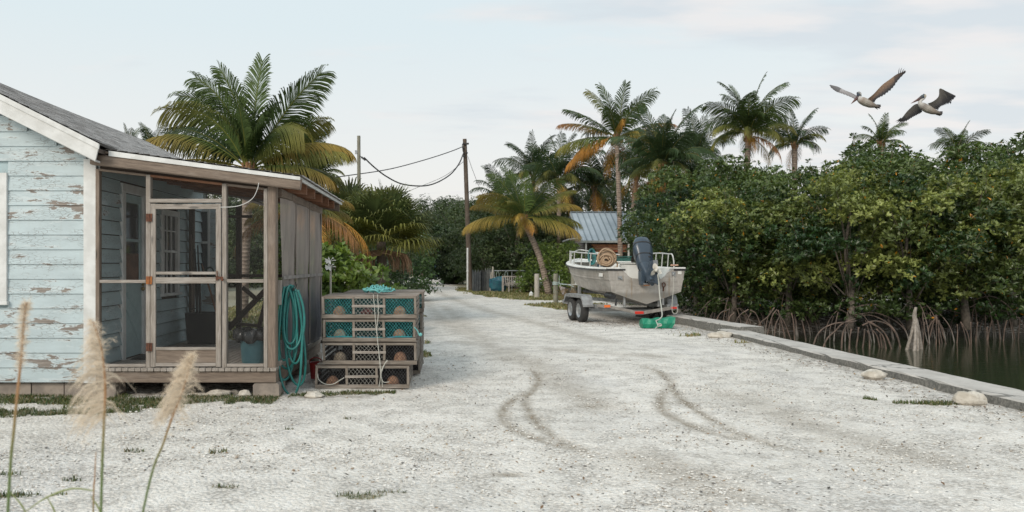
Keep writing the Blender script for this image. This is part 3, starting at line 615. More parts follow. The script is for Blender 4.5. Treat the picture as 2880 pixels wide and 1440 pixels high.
# right side: privacy cloth, studs, plate
cloth = NT('privacy_cloth'); n = cloth.noise(cloth.coord('gv', (1, 1.6, .6)), 3, 5); fn = cloth.noise(cloth.coord('gv', (1, 1, 1)), 160, 2)
cc = cloth.mix(cloth.rng(n, .3, .7), (.37, .32, .285), (.28, .245, .22)); sp = cloth.n('ShaderNodeSeparateXYZ'); cloth.l(cloth.coord('gv'), sp.inputs[0])
inside_dark = cloth.rng(cloth.math('ADD', sp.outputs[2], cloth.math('MULTIPLY', cloth.noise(cloth.coord('gv', (1, 1.2, .5)), 2.3, 4), 1.1)), 1.45, 2.25, .88, 0)  # dark of the porch interior showing through, painted into the lower cloth
cc = cloth.mix(inside_dark, cc, (.055, .065, .085)); cloth.col(cc); cloth.rough(.85); cloth.bump(fn, .2, .003); tr_ = cloth.n('ShaderNodeBsdfTransparent'); ms = cloth.n('ShaderNodeMixShader'); ms.inputs[0].default_value = .80
cloth.l(tr_.outputs[0], ms.inputs[1]); cloth.l(cloth.b.outputs[0], ms.inputs[2]); cloth.l(ms.outputs[0], cloth.out.inputs[0])
pz1 = 2.49; divs = [10.12, 11.12, 12.25, 13.42]
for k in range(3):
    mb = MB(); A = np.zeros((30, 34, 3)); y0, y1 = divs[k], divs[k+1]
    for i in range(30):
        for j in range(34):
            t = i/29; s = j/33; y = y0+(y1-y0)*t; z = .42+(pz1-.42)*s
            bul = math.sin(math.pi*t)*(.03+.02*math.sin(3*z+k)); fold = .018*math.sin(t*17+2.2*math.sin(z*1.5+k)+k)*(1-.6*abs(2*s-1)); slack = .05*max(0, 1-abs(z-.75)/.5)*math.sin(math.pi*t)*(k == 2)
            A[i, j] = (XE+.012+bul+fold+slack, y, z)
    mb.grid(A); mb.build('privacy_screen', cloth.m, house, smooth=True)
for y in divs[1:]:
    mb = MB(); mb.box(XE-.05, XE+.004, y-.02, y+.02, DZ, 2.5); mb.build('porch_stud', M['wood_pale'], house)
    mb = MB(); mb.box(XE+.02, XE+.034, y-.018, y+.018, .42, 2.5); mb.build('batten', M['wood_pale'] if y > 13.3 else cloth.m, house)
mb = MB(); mb.box(XE+.045, XE+.052, 10.12, 13.4, 1.455, 1.50); mb.build('screen_seam', basic('pale_seam', (.30, .275, .255)), house)
for k in range(5):
    mb = MB(); y0 = YP+.12+k*.68; mb.box(XE-.06, XE+.045+.004*(k % 2), y0, y0+.672, 2.50-.002*k, 2.605); mb.build('top_plate', M['wood'], house)
mb = MB(); mb.box(XE-.03, XE+.03, YP+.12, YB, DZ+.002, .43); mb.build('sill_plate', M['wood_pale'], house)
# porch back: posts, rail, braces
for x in (XC+.09, P(674, 700, YB).x, XE-.03):
    mb = MB(); mb.box(x-.045, x+.045, YB-.09, YB, DZ, 2.65); mb.build('back_post', M['wood_dark'], house)
mb = MB(); mb.box(P(647, 0, YB).x, P(714, 0, YB).x, YB-.13, YB-.092, P(0, 614, YB).z, P(0, 606, YB).z); mb.build('back_lintel', M['wood_dark'], house)
mb = MB(); mb.box(XC+.14, XE-.08, YB-.08, YB-.03, P(0, 780, YB).z, P(0, 771, YB).z); mb.build('back_rail', M['wood_dark'], house)
mb = MB(); mb.beam(P(642, 925, YB-.2), P(748, 815, YB-.2), .05, .09); mb.beam(P(682, 808, YB-.25), P(722, 842, YB-.25), .04, .07); mb.beam(P(728, 925, YB-.3), P(747, 845, YB-.3), .04, .07); mb.beam(P(640, 908, YB-.15), P(735, 917, YB-.15), .05, .05)
mb.build('brace', M['wood_dark'], house)
# side door of the house
mb = MB(); xw = XC+.045
mb.box(XC-.01, xw, DY0, DY0+.11, DZ, 2.62); mb.box(XC-.01, xw, DY1-.17, DY1, DZ, 2.62); mb.box(XC-.01, xw, DY0+.0, DY1, 2.622, 2.74)
fd = mb.build('front_door', M['white'], house)
mb = MB(); mb.box(XC-.02, XC+.01, DY0+.11, DY1-.17, DZ+.01, 1.42); mb.box(XC-.02, XC+.011, DY0+.11, DY0+.19, 1.422, 2.61); mb.box(XC-.02, XC+.011, DY1-.24, DY1-.17, 1.422, 2.61); mb.box(XC-.02, XC+.011, DY0+.19, DY1-.24, 2.5, 2.61)
mb.beam((XC+.014, DY0+.2, 1.25), (XC+.014, DY1-.26, .95), .012, .03); mb.beam((XC+.014, DY0+.18, 1.05), (XC+.014, DY1-.26, .55), .012, .03); mb.box(XC-.02, XC+.012, DY0+.19, DY1-.24, 1.96, 2.0)
mb.build('door_panel', basic('blue_door_paint', (.38, .52, .54), (.33, .45, .47), .6), fd)
mb = MB(); mb.box(XC-.03, XC-.006, DY0+.19, DY1-.24, 1.80, 2.5); mb.build('door_pane', M['glass'], fd)
mb = MB(); mb.box(XC-.03, XC-.004, DY0+.19, DY1-.24, 1.422, 1.798); mb.build('door_board', basic('red_brown_board', (.19, .09, .05)), fd)
mb = MB(); mb.ball((XC+.05, DY1-.22, 1.30), .03); mb.ball((XC+.05, DY1-.22, 1.36), .022); mb.build('knob', basic('brass', (.35, .25, .1), metal=.8, rough=.4), fd)
# windows on the side wall
def sidewin(y0, y1, z0, z1, name='porch_window'):
    mb = MB(); x1 = XC+.05
    mb.box(XC-.01, x1, y0, y0+.09, z0, z1); mb.box(XC-.01, x1, y1-.09, y1, z0, z1); mb.box(XC-.01, x1, y0+.09, y1-.09, z1-.09, z1); mb.box(XC-.01, XC+.035, y0+.09, y1-.09, (z0+z1)/2-.02, (z0+z1)/2+.02); mb.box(XC-.01, x1+.03, y0-.04, y1+.04, z0-.045, z0-.002)
    for q in (1, 2): yy = y0+.09+(y1-y0-.18)*q/3; mb.box(XC-.005, XC+.02, yy-.01, yy+.01, z0, z1-.09)
    for q in (.25, .75): zz = z0+(z1-z0)*q; mb.box(XC-.005, XC+.018, y0+.09, y1-.09, zz-.01, zz+.01)
    w = mb.build(name, M['white'], house); mb = MB(); mb.box(XC-.02, XC-.006, y0+.09, y1-.09, z0, z1-.09); mb.build('pane', M['glass'], w)
sidewin(WY0, WY1, 1.2, 2.5)
# ell of the house behind the porch with a narrow window
ye = 14.25
mb = MB(); z = .19
while z < 2.7: lap(mb, (XC+.02, ye), (P(628, 0, ye).x, ye), z-.012, z+.184, (0, -1)); z += .184
mb.build('ell_wall', M['siding'], house)
mb = MB(); a0, a1 = P(552, 0, ye).x, P(592, 0, ye).x; za, zb = P(0, 775, ye).z, P(0, 590, ye).z
mb.box(a0, a0+.04, ye-.05, ye-.023, za, zb); mb.box(a1-.04, a1, ye-.05, ye-.023, za, zb); mb.box(a0+.04, a1-.04, ye-.05, ye-.023, zb-.04, zb); mb.box(a0+.04, a1-.04, ye-.05, ye-.023, (za+zb)/2-.02, (za+zb)/2+.02); mb.box(a0-.02, a1+.02, ye-.07, ye-.023, za-.05, za-.002)
w_ = mb.build('ell_window', M['white'], house); mb = MB(); mb.box(a0+.04, a1-.04, ye-.035, ye-.024, za, zb-.04); mb.build('pane', M['glass'], w_)

# ---------------- things in and by the porch
t = thing('trash_can', 'teal bin with a black liner inside the porch', 'bin', (-2.5, 10.4, DZ))
mb = MB(); bx, by = -2.47, 10.42; prof = [(.145, 0), (.15, .02), (.175, .36), (.18, .37), (.19, .39)]
A = np.array([[(bx+r_*math.cos(a_), by+r_*math.sin(a_), DZ+z_) for a_ in np.linspace(0, 2*math.pi, 25)] for r_, z_ in prof]); mb.grid(A); mb.add(A[0][:-1], [tuple(range(24))]); mb.build('bin_body', basic('teal_plastic', (.10, .22, .25), (.08, .18, .21), .45, 4, bump=.05), t, smooth=True)
mb = MB(); ra = np.random.default_rng(4); A = np.array([[(bx+(r_+.03*math.sin(7*a_+k)+.015*math.sin(13*a_))*math.cos(a_), by+(r_+.03*math.sin(7*a_+k)+.015*math.sin(13*a_))*math.sin(a_), DZ+z_+.02*math.sin(5*a_+k)) for a_ in np.linspace(0, 2*math.pi, 49)] for k, (r_, z_) in enumerate([(.20, .28), (.235, .33), (.22, .42), (.18, .44), (.12, .38), (.01, .34)])]); mb.grid(A); mb.build('liner', basic('black_bag', (.02, .02, .02), (.03, .03, .03), .25, 4, bump=.3), t, smooth=True)
t = thing('storage_tub', 'black rope-handled tub against the porch wall', 'tub', (-3.95, 13.0, DZ))
mb = MB(); x0, x1, y0, y1, z1 = P(522, 0, 12.8).x, P(614, 0, 12.8).x, 12.75, 13.2, DZ+.50
o_ = [(x0+.04, y0+.03), (x1-.04, y0+.03), (x1-.04, y1-.03), (x0+.04, y1-.03)]; p_ = [(x0, y0), (x1, y0), (x1, y1), (x0, y1)]
V = [(*q, DZ+.002) for q in o_]+[(*q, z1) for q in p_]+[(q[0]*.9+.1*(x0+x1)/2, q[1]*.9+.1*(y0+y1)/2, z1) for q in p_]+[(q[0]*.9+.1*(x0+x1)/2, q[1]*.9+.1*(y0+y1)/2, DZ+.06) for q in o_]
F = [(0, 1, 2, 3)]+[(i+4*r_, (i+1) % 4+4*r_, (i+1) % 4+4*r_+4, i+4*r_+4) for r_ in range(3) for i in range(4)]+[(12, 13, 14, 15)]
mb.add(V, F); mb.build('tub_body', M['black'], t)
mb = MB(); mb.tube(smooth([(x0+.08, y0-.005, z1-.02), (x0+.1, y0-.03, z1+.06), (x0+.2, y0-.03, z1+.07), (x0+.22, y0-.005, z1-.02)]), .009, 6); mb.build('handle', M['black'], t)
for k, (xa, ya, xb, yb, r_, mt, nm, lb) in enumerate(((541, 925, 538, 660, .014, 'wood', 'broom_handle', 'leftmost wooden handle leaning in the black tub'), (556, 925, 548, 700, .022, 'black', 'umbrella', 'furled black umbrella leaning in the tub'), (565, 930, 556, 690, .02, 'black', 'umbrella', 'second dark furled umbrella leaning behind the other'), (608, 880, 568, 742, .014, 'wood_red', 'rake_handle', 'brown wooden handle leaning to the right of the umbrellas'))):
    mb = MB(); mb.tube([P(xa, ya, 13.0-.06*k), P((xa+xb)/2+1, (ya+yb)/2, 13.1), P(xb, yb, 13.3)], [r_, r_*1.2, r_*.6], 8); o = mb.build(nm, M[mt]); tag(o, lb, 'tool')
mb = MB(); mb.tube(smooth([P(575, 760, 13.1), P(590, 752, 13.0), P(600, 760, 13.0), P(597, 775, 13.0), P(580, 772, 13.05), P(598, 768, 13.05), P(604, 800, 13.1), P(608, 850, 13.1)]), .014, 7); tag(mb.build('dark_hose', basic('dark_green_rubber', (.03, .07, .055), rough=.5)), 'dark green hose looped over the tools in the porch', 'hose')
A = np.array([[(-4.2+.55*u_+.0, 10.7+.95*v_, DZ+.012+.008*math.sin(9*u_+5*v_)) for v_ in np.linspace(0, 1, 16)] for u_ in np.linspace(0, 1, 10)]); mb = MB(); mb.grid(A); A2 = A.copy(); A2[..., 2] -= .01; mb.grid(A2); tag(mb.build('door_mat', basic('dark_mat', (.05, .05, .045), (.03, .03, .03), .95, 30, bump=.8)), 'dark frayed mat by the inner door of the porch', 'mat')
# garden hose
def loop(cx, zt, w, h, y, r=.0155, ph=0., skew=0., n=40, a0=0, a1=2*math.pi):
    return [Vector((cx+w/2*math.sin(a_)*(.55+.45*(1-math.cos(a_))/2)+skew*(1-math.cos(a_))/2, y+.03*math.sin(a_+ph)+.02*math.sin(3*a_+ph), zt-h*(1-math.cos(a_))/2)) for a_ in np.linspace(a0, a1, n)]
hs = thing('garden_hose', 'coiled teal garden hose hanging on the porch post hook', 'hose', (-1.9, 10.1, .05))
mb = MB(); Yh = 10.12; hx = P(812, 0, Yh).x; hzt = P(0, 803, Yh).z
specs = [(.20, .74, 0, .06), (.30, .80, .01, .10), (.26, .98, .03, .14), (.34, 1.05, -.02, -.06), (.30, 1.26, .10, .03), (.26, 1.18, -.04, -.08), (.22, .92, -.06, -.03)]
for k, (w_, h_, sk, dx_) in enumerate(specs): mb.tube(loop(hx+dx_*.35, hzt-.006*k, w_, h_, Yh+.016*k, ph=k*1.3, skew=sk), .0155, 8)
pts = [(800, 806), (792, 850), (786, 920), (783, 990), (787, 1050), (798, 1090), (812, 1109)]; mb.tube(smooth([P(x, y, Yh-.05) for x, y in pts]), .0155, 8)
pts = [(838, 815), (852, 860), (856, 910), (850, 960), (846, 1040), (842, 1075), (832, 1106)]; mb.tube(smooth([P(x, y, Yh-.02) for x, y in pts]), .0155, 8)
mb.build('hose_coil', basic('teal_hose_rubber', (.025, .19, .175), (.02, .14, .13), .4, 6, bump=.05), hs, smooth=True)
mb = MB(); mb.tube(smooth([P(818, 815, Yh+.12), P(826, 816, Yh-.02), P(833, 806, Yh-.06), P(835, 798, Yh-.08)]), .007, 6); mb.tube(smooth([P(812, 812, Yh+.12), P(824, 812, Yh+.0), P(830, 802, Yh-.0), P(832, 793, Yh-.02)]), .007, 6); mb.build('hook', M['black'], house)
mb = MB(); mb.box(P(780, 0, 10.05).x, P(792, 0, 10.05).x, 10.04, 10.065, P(0, 857, 10.05).z, P(0, 788, 10.05).z); mb.build('hook_board', M['wood_pale'], house)
# stones by the porch
def rock(x, y, wpx, hpx, label, dy=None, seed=1, mt='rock', flat=1):
    Y = GY(y); c = G(x, y); rx = wpx/2/FP*Y; rz = hpx/2/FP*Y
    global rng
    keep = rng; rng = np.random.default_rng(seed); mb = MB(); mb.ball((0, 0, rz*.8), (rx, dy or rx*.6, rz*1.15), None, 18, 12, .08, -.75); rng = keep
    V = mb.V[0]; r2 = np.random.default_rng(seed+5); V += (fbm(V[:, 0]*14/rx*.15+seed, V[:, 1]*9+V[:, 2]*14, seed)[:, None]-.47)*V*.5; mb.V[0] = V+np.array((c.x, c.y, 0)); mb.G[0] = mb.V[0]
    o = mb.build('rock', M[mt], smooth=False); return tag(o, label, 'rock')
rock(612, 1113, 72, 16, 'long flat driftwood-coloured stone under the porch skirt', seed=3); rock(655, 1109, 36, 15, 'narrow pale stone against the longer one under the porch', seed=4); rock(690, 1116, 34, 20, 'small rounded stone left of the porch pier block', seed=6)
rock(884, 1119, 62, 17, 'low flat white stone in the gravel below the hose', seed=8); rock(560, 1112, 60, 8, 'flat slab nearly buried left of the porch stones', seed=9)
rock(2722, 1136, 92, 36, 'large rounded white boulder at the near end of the seawall', seed=11); rock(2459, 1066, 74, 27, 'broken blocky limestone lump against the seawall', seed=12); rock(2024, 950, 60, 18, 'flat pale stone where the two seawall slabs meet', seed=14)
# ================================================================ LOBSTER TRAPS
tealnet = basic('teal_netting', (.05, .30, .30), (.02, .15, .16), .6, 30); whitenet = basic('pale_netting', (.46, .45, .41), (.33, .32, .29), .8, 30); darknet = basic('black_netting', (.03, .03, .035), (.05, .05, .05), .7, 30)
tealsheet = meshmat('teal_net_sheet', (.012, .10, .105), .36); darksheet = meshmat('black_net_sheet', (.015, .015, .016), .4)
dome_a = basic('burlap_tan', (.36, .21, .13), (.22, .12, .08), .95, 22, bump=.8); dome_b = basic('burlap_grey', (.34, .29, .22), (.20, .16, .12), .95, 22, bump=.8)
def lattice(mb, x0, x1, z0, z1, y, nx_, nz_, r, bow=0.0, seed=0):
    ra = np.random.default_rng(seed); dx_ = (x1-x0)/nx_; dz_ = (z1-z0)/nz_
    J = (ra.random((nx_*2+2, nz_+2, 2))-.5)*.22
    for i in range(-nz_, nx_+nz_):
        for s in (1, -1):
            pts = []
            for k in range(nz_+1):
                xi = i+(k*.5)*s if s == 1 else i+nz_*.5-(k*.5)
                xx = x0+xi*dx_
                if x0-1e-4 <= xx <= x1+1e-4:
                    jj = J[int(round(xi*2)) % (nx_*2+2), k]; pts.append((xx+jj[0]*dx_, y+bow*math.sin(k*1.3+i)*.01, z0+k*dz_+jj[1]*dz_))
            if len(pts) > 1: mb.tube(pts, r, 3, cap=False)
def trap(x0, y0, z0, w, d, h, name_label, teal, doms, seed):
    t = thing('lobster_trap', name_label, 'lobster trap', (x0+w/2, y0+d/2, z0), 0, 'wooden lobster traps stacked beside the porch')
    ra = np.random.default_rng(seed); j = lambda s=.006: (ra.random()-.5)*2*s
    xs3 = [x0+.02, x0+w*.335, x0+w*.655, x0+w-.022]
    mb = MB(); mb.beam((x0, y0+.015, z0+.035), (x0+w, y0+.015+j(), z0+.035+j()), .028, .052); mb.build('base_rail', M['wood_grey'], t)
    mb = MB(); mb.beam((x0, y0+d-.015, z0+.035), (x0+w, y0+d-.015, z0+.035), .028, .06); mb.build('base_rail', M['wood_grey'], t)
    for k, x in enumerate(xs3):
        mb = MB(); mb.beam((x+j(), y0-.004, z0+.066), (x+j(), y0-.004, z0+h-.006), .032, .022, up=(0, 1, 0)); mb.build('upright', M['wood_grey'], t)
        if k in (0, 3):
            mb = MB(); mb.beam((x+j(), y0+d+.004, z0+.066), (x+j(), y0+d+.004, z0+h-.006), .032, .022, up=(0, 1, 0)); mb.build('upright', M['wood_grey'], t)
    mb = MB(); mb.beam((x0+.01, y0+.012, z0+h-.018), (x0+w-.01, y0+.012, z0+h-.018+j()), .03, .03); mb.build('top_rail', M['wood_grey'], t)
    mb = MB(); zz = z0+h*(.56+j(.02)); mb.beam((xs3[1]-.02, y0-.018, zz+j()), (xs3[2]+.02, y0-.018, zz+j()), .012, .034); mb.build('middle_slat', M['wood_pale'], t)
    for k in range(9):
        y = y0+.08+(d-.14)*k/8; mb = MB(); mb.beam((x0+j(.01), y, z0+h-.004+j(.003)), (x0+w+j(.01), y, z0+h-.004+j(.003)), .055, .014); mb.build('top_slat', M['wood_pale'] if k % 3 else M['wood'], t)
    for sx in (x0+.008, x0+w-.008):
        for k in range(4):
            zz = z0+.05+(h-.08)*k/3.2; mb = MB(); mb.beam((sx, y0+.02, zz), (sx, y0+d-.02, zz+j()), .012, .036); mb.build('side_slat', M['wood_grey'], t)
    mb = MB(); mb.box(x0+.03, x0+w-.03, y0+.03, y0+d-.03, z0+.012, z0+.024); mb.build('floor_slats', M['wood_dark'], t)
    mb = MB(); lattice(mb, xs3[1]+.02, xs3[2]-.02, z0+.066, z0+h-.032, y0+.004, 7, 7, .0019, 1, seed); mb.build('centre_net', whitenet, t)
    for qa, qb in ((0, 1), (2, 3)):
        mb = MB(); lattice(mb, xs3[qa]+.02, xs3[qb]-.02, z0+.066, z0+h-.032, y0+.006, 9, 8, .0024, 1, seed+1+qa); mb.build('end_net', tealnet if teal else darknet, t)
    for yy in (y0+.09, y0+.26, y0+d-.03): mb = MB(); mb.quad((x0+.03, yy, z0+.03), (x0+w-.03, yy, z0+.03), (x0+w-.03, yy, z0+h-.03), (x0+.03, yy, z0+h-.03)); mb.build('inner_net', tealsheet if teal else darksheet, t)
    for k, (fx_, dm) in enumerate(zip((.5*(xs3[0]+xs3[1]), .5*(xs3[2]+xs3[3])), doms)):
        mb = MB(); A = []
        for q in range(9):
            a_ = math.pi/2*q/8; rr = .088*math.cos(a_)+.001; A.append([(fx_+rr*math.cos(b_), y0+.105+rr*math.sin(b_)*.8, z0+.055+.115*math.sin(a_)) for b_ in np.linspace(0, 2*math.pi, 21)])
        mb.grid(np.array(A)); mb.build('entry_funnel', dm, t, smooth=True)
        mb = MB(); mb.box(fx_-.1, fx_+.1, y0+.06, y0+.22, z0+.026, z0+.054); mb.build('ballast_board', M['wood_dark'], t)
    return t, xs3
Yt = 10.52; tz = [0.0, .318, .618, .925]; tx = lambda x: P(x, 0, Yt).x
tw = tx(1171)-tx(906)
labs = ['bottom lobster trap of the stack, shifted left and resting on the gravel', 'second lobster trap from the ground with black netting and grey funnels', 'third lobster trap from the ground with teal netting and blue rope inside', 'top lobster trap of the stack with teal netting and a rope heap on its slats']
trap(tx(887), Yt-.03, 0.0, tw, 1.3, .312, labs[0], 0, (dome_a, dome_a), 1)
trap(tx(907), Yt, .316, tw+.005, 1.3, .296, labs[1], 0, (dome_b, dome_a), 2)
trap(tx(907), Yt+.01, .618, tw-.01, 1.3, .300, labs[2], 1, (dome_b, dome_a), 3)
trap(tx(905), Yt-.01, .925, tw+.01, 1.3, .300, labs[3], 2, (dome_a, dome_a), 4)
bpy.context.view_layer.update()
tl_ = [o for o in SC.objects if o.name.startswith('lobster_trap')]
for k, o in enumerate(tl_): dup(o, (tl_[1].location.x+.05+.01*k, o.location.y+1.36, o.location.z+.004), .01*(k-1.5), ['lowest trap of the rear row, hidden behind the front stack', 'second trap up in the rear row behind the front stack', 'third trap up in the rear row behind the front stack', 'top trap of the rear row, its weathered slats showing behind the front stack'][k], (.95, 1, 1))
rope_w = basic('white_rope', (.52, .52, .47), (.38, .38, .34), .9, 60, bump=.5); rope_t = basic('turquoise_rope', (.12, .42, .42), (.2, .5, .48), .85, 60, bump=.5); rope_tan = basic('tan_rope', (.45, .32, .21), (.33, .23, .15), .9, 50, bump=.6)
mb = MB(); ra = np.random.default_rng(3); hc = P(1062, 818, 10.9)
for k in range(9):
    ph = ra.random()*6; r1 = .05+.10*ra.random(); pts = [(hc.x+r1*1.25*math.cos(a_*1.0+ph)*(1+.3*math.sin(3*a_+ph)), 10.95+r1*1.1*math.sin(a_+ph), 1.24+.012+.10*ra.random()*(1.25-r1*6)+.03*abs(math.sin(2.3*a_+ph))) for a_ in np.linspace(0, 6.0+3*ra.random(), 34)]; mb.tube(pts, .009, 6)
rh = mb.build('rope_heap', rope_t, smooth=True); tag(rh, 'tangled turquoise rope heaped on top of the trap stack', 'rope')
mb = MB(); q = lambda x, y, dy=0.: P(x, y, Yt-.035-dy)
for pts in ([(1050, 824), (1052, 850), (1056, 900), (1062, 960), (1068, 1020), (1070, 1060), (1066, 1088)], [(1062, 826), (1064, 880), (1060, 930), (1065, 985), (1070, 1030), (1076, 1088)]):
    mb.tube(smooth([Vector((q(*p).x, Yt-.03, 1.25)) if i == 0 else q(*p) for i, p in enumerate(pts)]), .0055, 6)
mb.tube(smooth([q(1089, 1012), q(1078, 1030, .01), q(1070, 1050, .02), q(1074, 1066, .01), q(1080, 1075), q(1095, 1074)]), .0055, 6)
mb.tube(smooth([q(1091, 1014), q(1083, 1022, .01), q(1074, 1044, .02), q(1070, 1062, .02)]), .005, 6)
tag(mb.build('tie_rope', rope_w), 'pale mint rope hanging down the front of the trap stack', 'rope')
mb = MB(); mb.tube(smooth([q(893, 1050), q(897, 1068, .02), q(915, 1080, .02), q(937, 1080, .02), q(955, 1070, .02), q(968, 1062, .01)]), .006, 6); tag(mb.build('loose_rope', rope_w), 'white rope sagging across the lower left trap opening', 'rope')
mb = MB(); mb.tube(smooth([P(920, 947, Yt+.05), P(935, 949, Yt+.05), P(955, 947, Yt+.05), P(990, 948, Yt+.05), P(1040, 950, Yt+.08), P(1093, 950, Yt+.05), P(1120, 947, Yt+.05), P(1158, 948, Yt+.05)]), .014, 6); tag(mb.build('blue_rope', basic('blue_rope', (.02, .22, .32), (.02, .3, .3))), 'blue rope lying inside the third trap from the ground', 'rope')
mb = MB(); mb.tube(smooth([P(1165, 920, Yt-.01), P(1174, 930, Yt), P(1178, 940, Yt), P(1182, 942, Yt)]), .007, 6); mb.ball(P(1182, 941, Yt), .022, rough=.15); tag(mb.build('rope_knot', rope_t), 'turquoise rope knot sticking out of the right side of the stack', 'rope')
mb = MB(); mb.ball((tx(1025), Yt+.3, 1.0), (.09, .07, .07), rough=.1); tag(mb.build('buoy', basic('red_buoy', (.35, .05, .04), (.2, .03, .03), .5)), 'red float inside the middle of the top trap', 'buoy')
# red wire basket behind the stack
t = thing('red_basket', 'red wire bait basket on the gravel between porch and traps', 'basket', (P(890, 0, 11.4).x, 11.4, .25))
bx = P(888, 0, 11.35).x; mb = MB(); rd = basic('red_plastic', (.28, .02, .02), (.2, .015, .015), .4)
A = np.array([[(bx+.09*r_*math.cos(a_), 11.35+.09*r_*math.sin(a_), z_*.8) for a_ in np.linspace(0, 6.2832, 17)] for r_, z_ in ((.8, .03), (1, .3), (1.05, .32), (.9, .31), (.75, .05))]); mb.grid(A); mb.add(A[0][:-1], [tuple(range(16))]); mb.build('basket_body', rd, t)
mb = MB(); mb.tube([(bx+.09*math.cos(a_), 11.35, .25+.07*math.sin(a_)) for a_ in np.linspace(0, math.pi, 12)], .008, 6); mb.build('handle', rd, t)

# ================================================================ BOAT ON TRAILER
TH = R(8.5); YT = 22.1
boatx = P(1818, 0, YT).x
def hullmat():
    m = NT('bare_aluminium_hull'); co = m.coord('gv'); n = m.noise(co, 1.8, 6, .65); f = m.noise(m.coord('gv', (2, 2, .7)), 4, 6, .7); sp = m.n('ShaderNodeSeparateXYZ'); m.l(co, sp.inputs[0])
    c = m.mix(m.rng(n, .35, .65), (.47, .435, .39), (.34, .31, .275)); c = m.mix(m.rng(f, .45, .7, 0, .5), c, (.55, .53, .50))
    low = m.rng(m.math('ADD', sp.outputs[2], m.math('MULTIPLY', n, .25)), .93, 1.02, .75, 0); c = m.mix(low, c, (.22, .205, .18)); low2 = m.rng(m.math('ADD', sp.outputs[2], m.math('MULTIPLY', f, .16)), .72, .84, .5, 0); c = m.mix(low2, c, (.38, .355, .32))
    st = m.rng(m.noise(m.coord('gv', (9, 9, 1.0)), 1.4, 4, .6), .56, .68, 0, .6); c = m.mix(st, c, (.27, .19, .12)); c = m.mix(m.rng(m.noise(m.coord('gv', (1.2, 1.2, 5)), 2.2, 7, .7), .5, .62, 0, .5), c, (.27, .25, .22))
    m.col(c); m.rough(.42); m.b.inputs['Metallic'].default_value = .35; m.bump(f, .12, .01); return m.m
hullM = hullmat(); gel = basic('white_gelcoat', (.80, .80, .77), (.68, .67, .63), .4, 3, bump=.05)
boat = thing('boat', 'bare aluminium skiff with white deck resting on a trailer', 'boat', (boatx, YT, 0), TH)
L = 5.9
def st(s):   # s metres from the transom: gunwale half-beam, gunwale z, chine half-beam, chine z, keel z
    t = s/L; f = (1-max(0, (t-.35)/.65)**2.3)
    f = max(f, 0.0); return (1.13+.10*math.sin(min(t/.45, 1)*math.pi/2))*f**.8 if t < 1 else 0.0, 1.52+.02*t+.28*t**2.2, (1.01-.02*t)*max(f, 0)**1.1, .88+.55*t**2.6, .54+.02*t+.95*t**4
SS = np.linspace(0, L, 30)
def prof(s):
    b, zg, c, zc, zk = st(s); pts = [(0, zk), (c*.5, zk+(zc-zk)*.47), (c, zc), (c+(b-c)*.30, zc+(zg-zc)*.32), (c+(b-c)*.52, zc+(zg-zc)*.50), (c+(b-c)*.55+.016*(b > .05), zc+(zg-zc)*.52), (c+(b-c)*.57+.016*(b > .05), zc+(zg-zc)*.56), (c+(b-c)*.60, zc+(zg-zc)*.58), (c+(b-c)*.8, zc+(zg-zc)*.8), (b, zg)]
    return pts
mb = MB()
for sg in (1, -1): mb.grid(np.array([[(sg*x, s, z) for x, z in prof(s)] for s in SS]))
# transom with engine notch
b0, zg0, c0, zc0, zk0 = st(0)
pr = prof(0); TP = [(x, z) for x, z in pr]+[(.88, zg0), (.74, zg0-.02), (.64, zg0-.09), (.55, zg0-.20), (.45, zg0-.27), (.3, zg0-.29), (-.3, zg0-.27), (-.42, zg0-.26), (-.5, zg0-.22), (-.6, zg0-.12), (-.72, zg0-.02), (-.80, zg0)]+[(-x, z) for x, z in pr[::-1][:-1]]
mb.prism([(x, -.012, z) for x, z in TP], (0, .05, 0))
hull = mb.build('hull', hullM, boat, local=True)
mb = MB()
for sg in (1, -1):
    A = []
    for s in SS:
        b, zg, *_ = st(s); i_ = max(b-.21, 0.0); A.append([(sg*(b+.022 if b > 0 else 0), s, zg-.03), (sg*(b+.03 if b > 0 else 0), s, zg+.012), (sg*max(b-.01, 0), s, zg+.035), (sg*i_, s, zg+.04), (sg*max(i_-.015, 0), s, zg+.01), (sg*max(i_-.05, 0), s, zg-.35), (sg*max(i_-.06, 0), s, .98)])
    mb.grid(np.array(A))
mb.quad((-.95, .05, .99), (.95, .05, .99), (.9, 4.4, .99), (-.9, 4.4, .99))
fd_ = [(sg_*max(st(s)[0]-.19, 0), s, st(s)[1]+.03) for sg_, seq in ((1, SS[SS > 4.3]), (-1, SS[SS > 4.3][::-1])) for s in seq]; mb.add(fd_, [tuple(range(len(fd_)))])
mb.build('deck', gel, boat, local=True)
mb = MB()
for sg in (1, -1):
    mb.tube([(sg*(st(s)[0]+.026), s, st(s)[1]-.028) for s in np.linspace(0, L*.97, 26)], .022, 6)
    mb.box(min(sg*.62, sg*1.16), max(sg*.62, sg*1.16), -.035, -.013, zg0-.05, zg0+.0) if sg == -1 else mb.box(.80, 1.16, -.035, -.013, zg0-.05, zg0)
mb.build('rub_rail', M['black'], boat, local=True)
for k, (x0, x1) in enumerate(((-1.14, -.76), (.84, 1.14))):
    mb = MB(); mb.prism([(x0, -.02, zg0+.006), (x1, -.02, zg0+.006), (x1, -.02, zg0+.045), (x0, -.02, zg0+.04)], (0, .55, 0)); mb.build('quarter_deck', gel, boat, local=True)
mb = MB(); mb.box(-.42, .48, .52, .95, 1.0, 1.66); mb.box(-.45, .51, .50, .97, 1.66, 1.69); mb.build('console', gel, boat, local=True)
mb = MB(); mb.box(-.34, .4, .515, .519, 1.05, 1.6); mb.build('console_hatch', gel, boat, local=True)
mb = MB(); mb.box(-.6, .55, .10, .45, 1.0, 1.235); mb.build('splash_well', gel, boat, local=True)
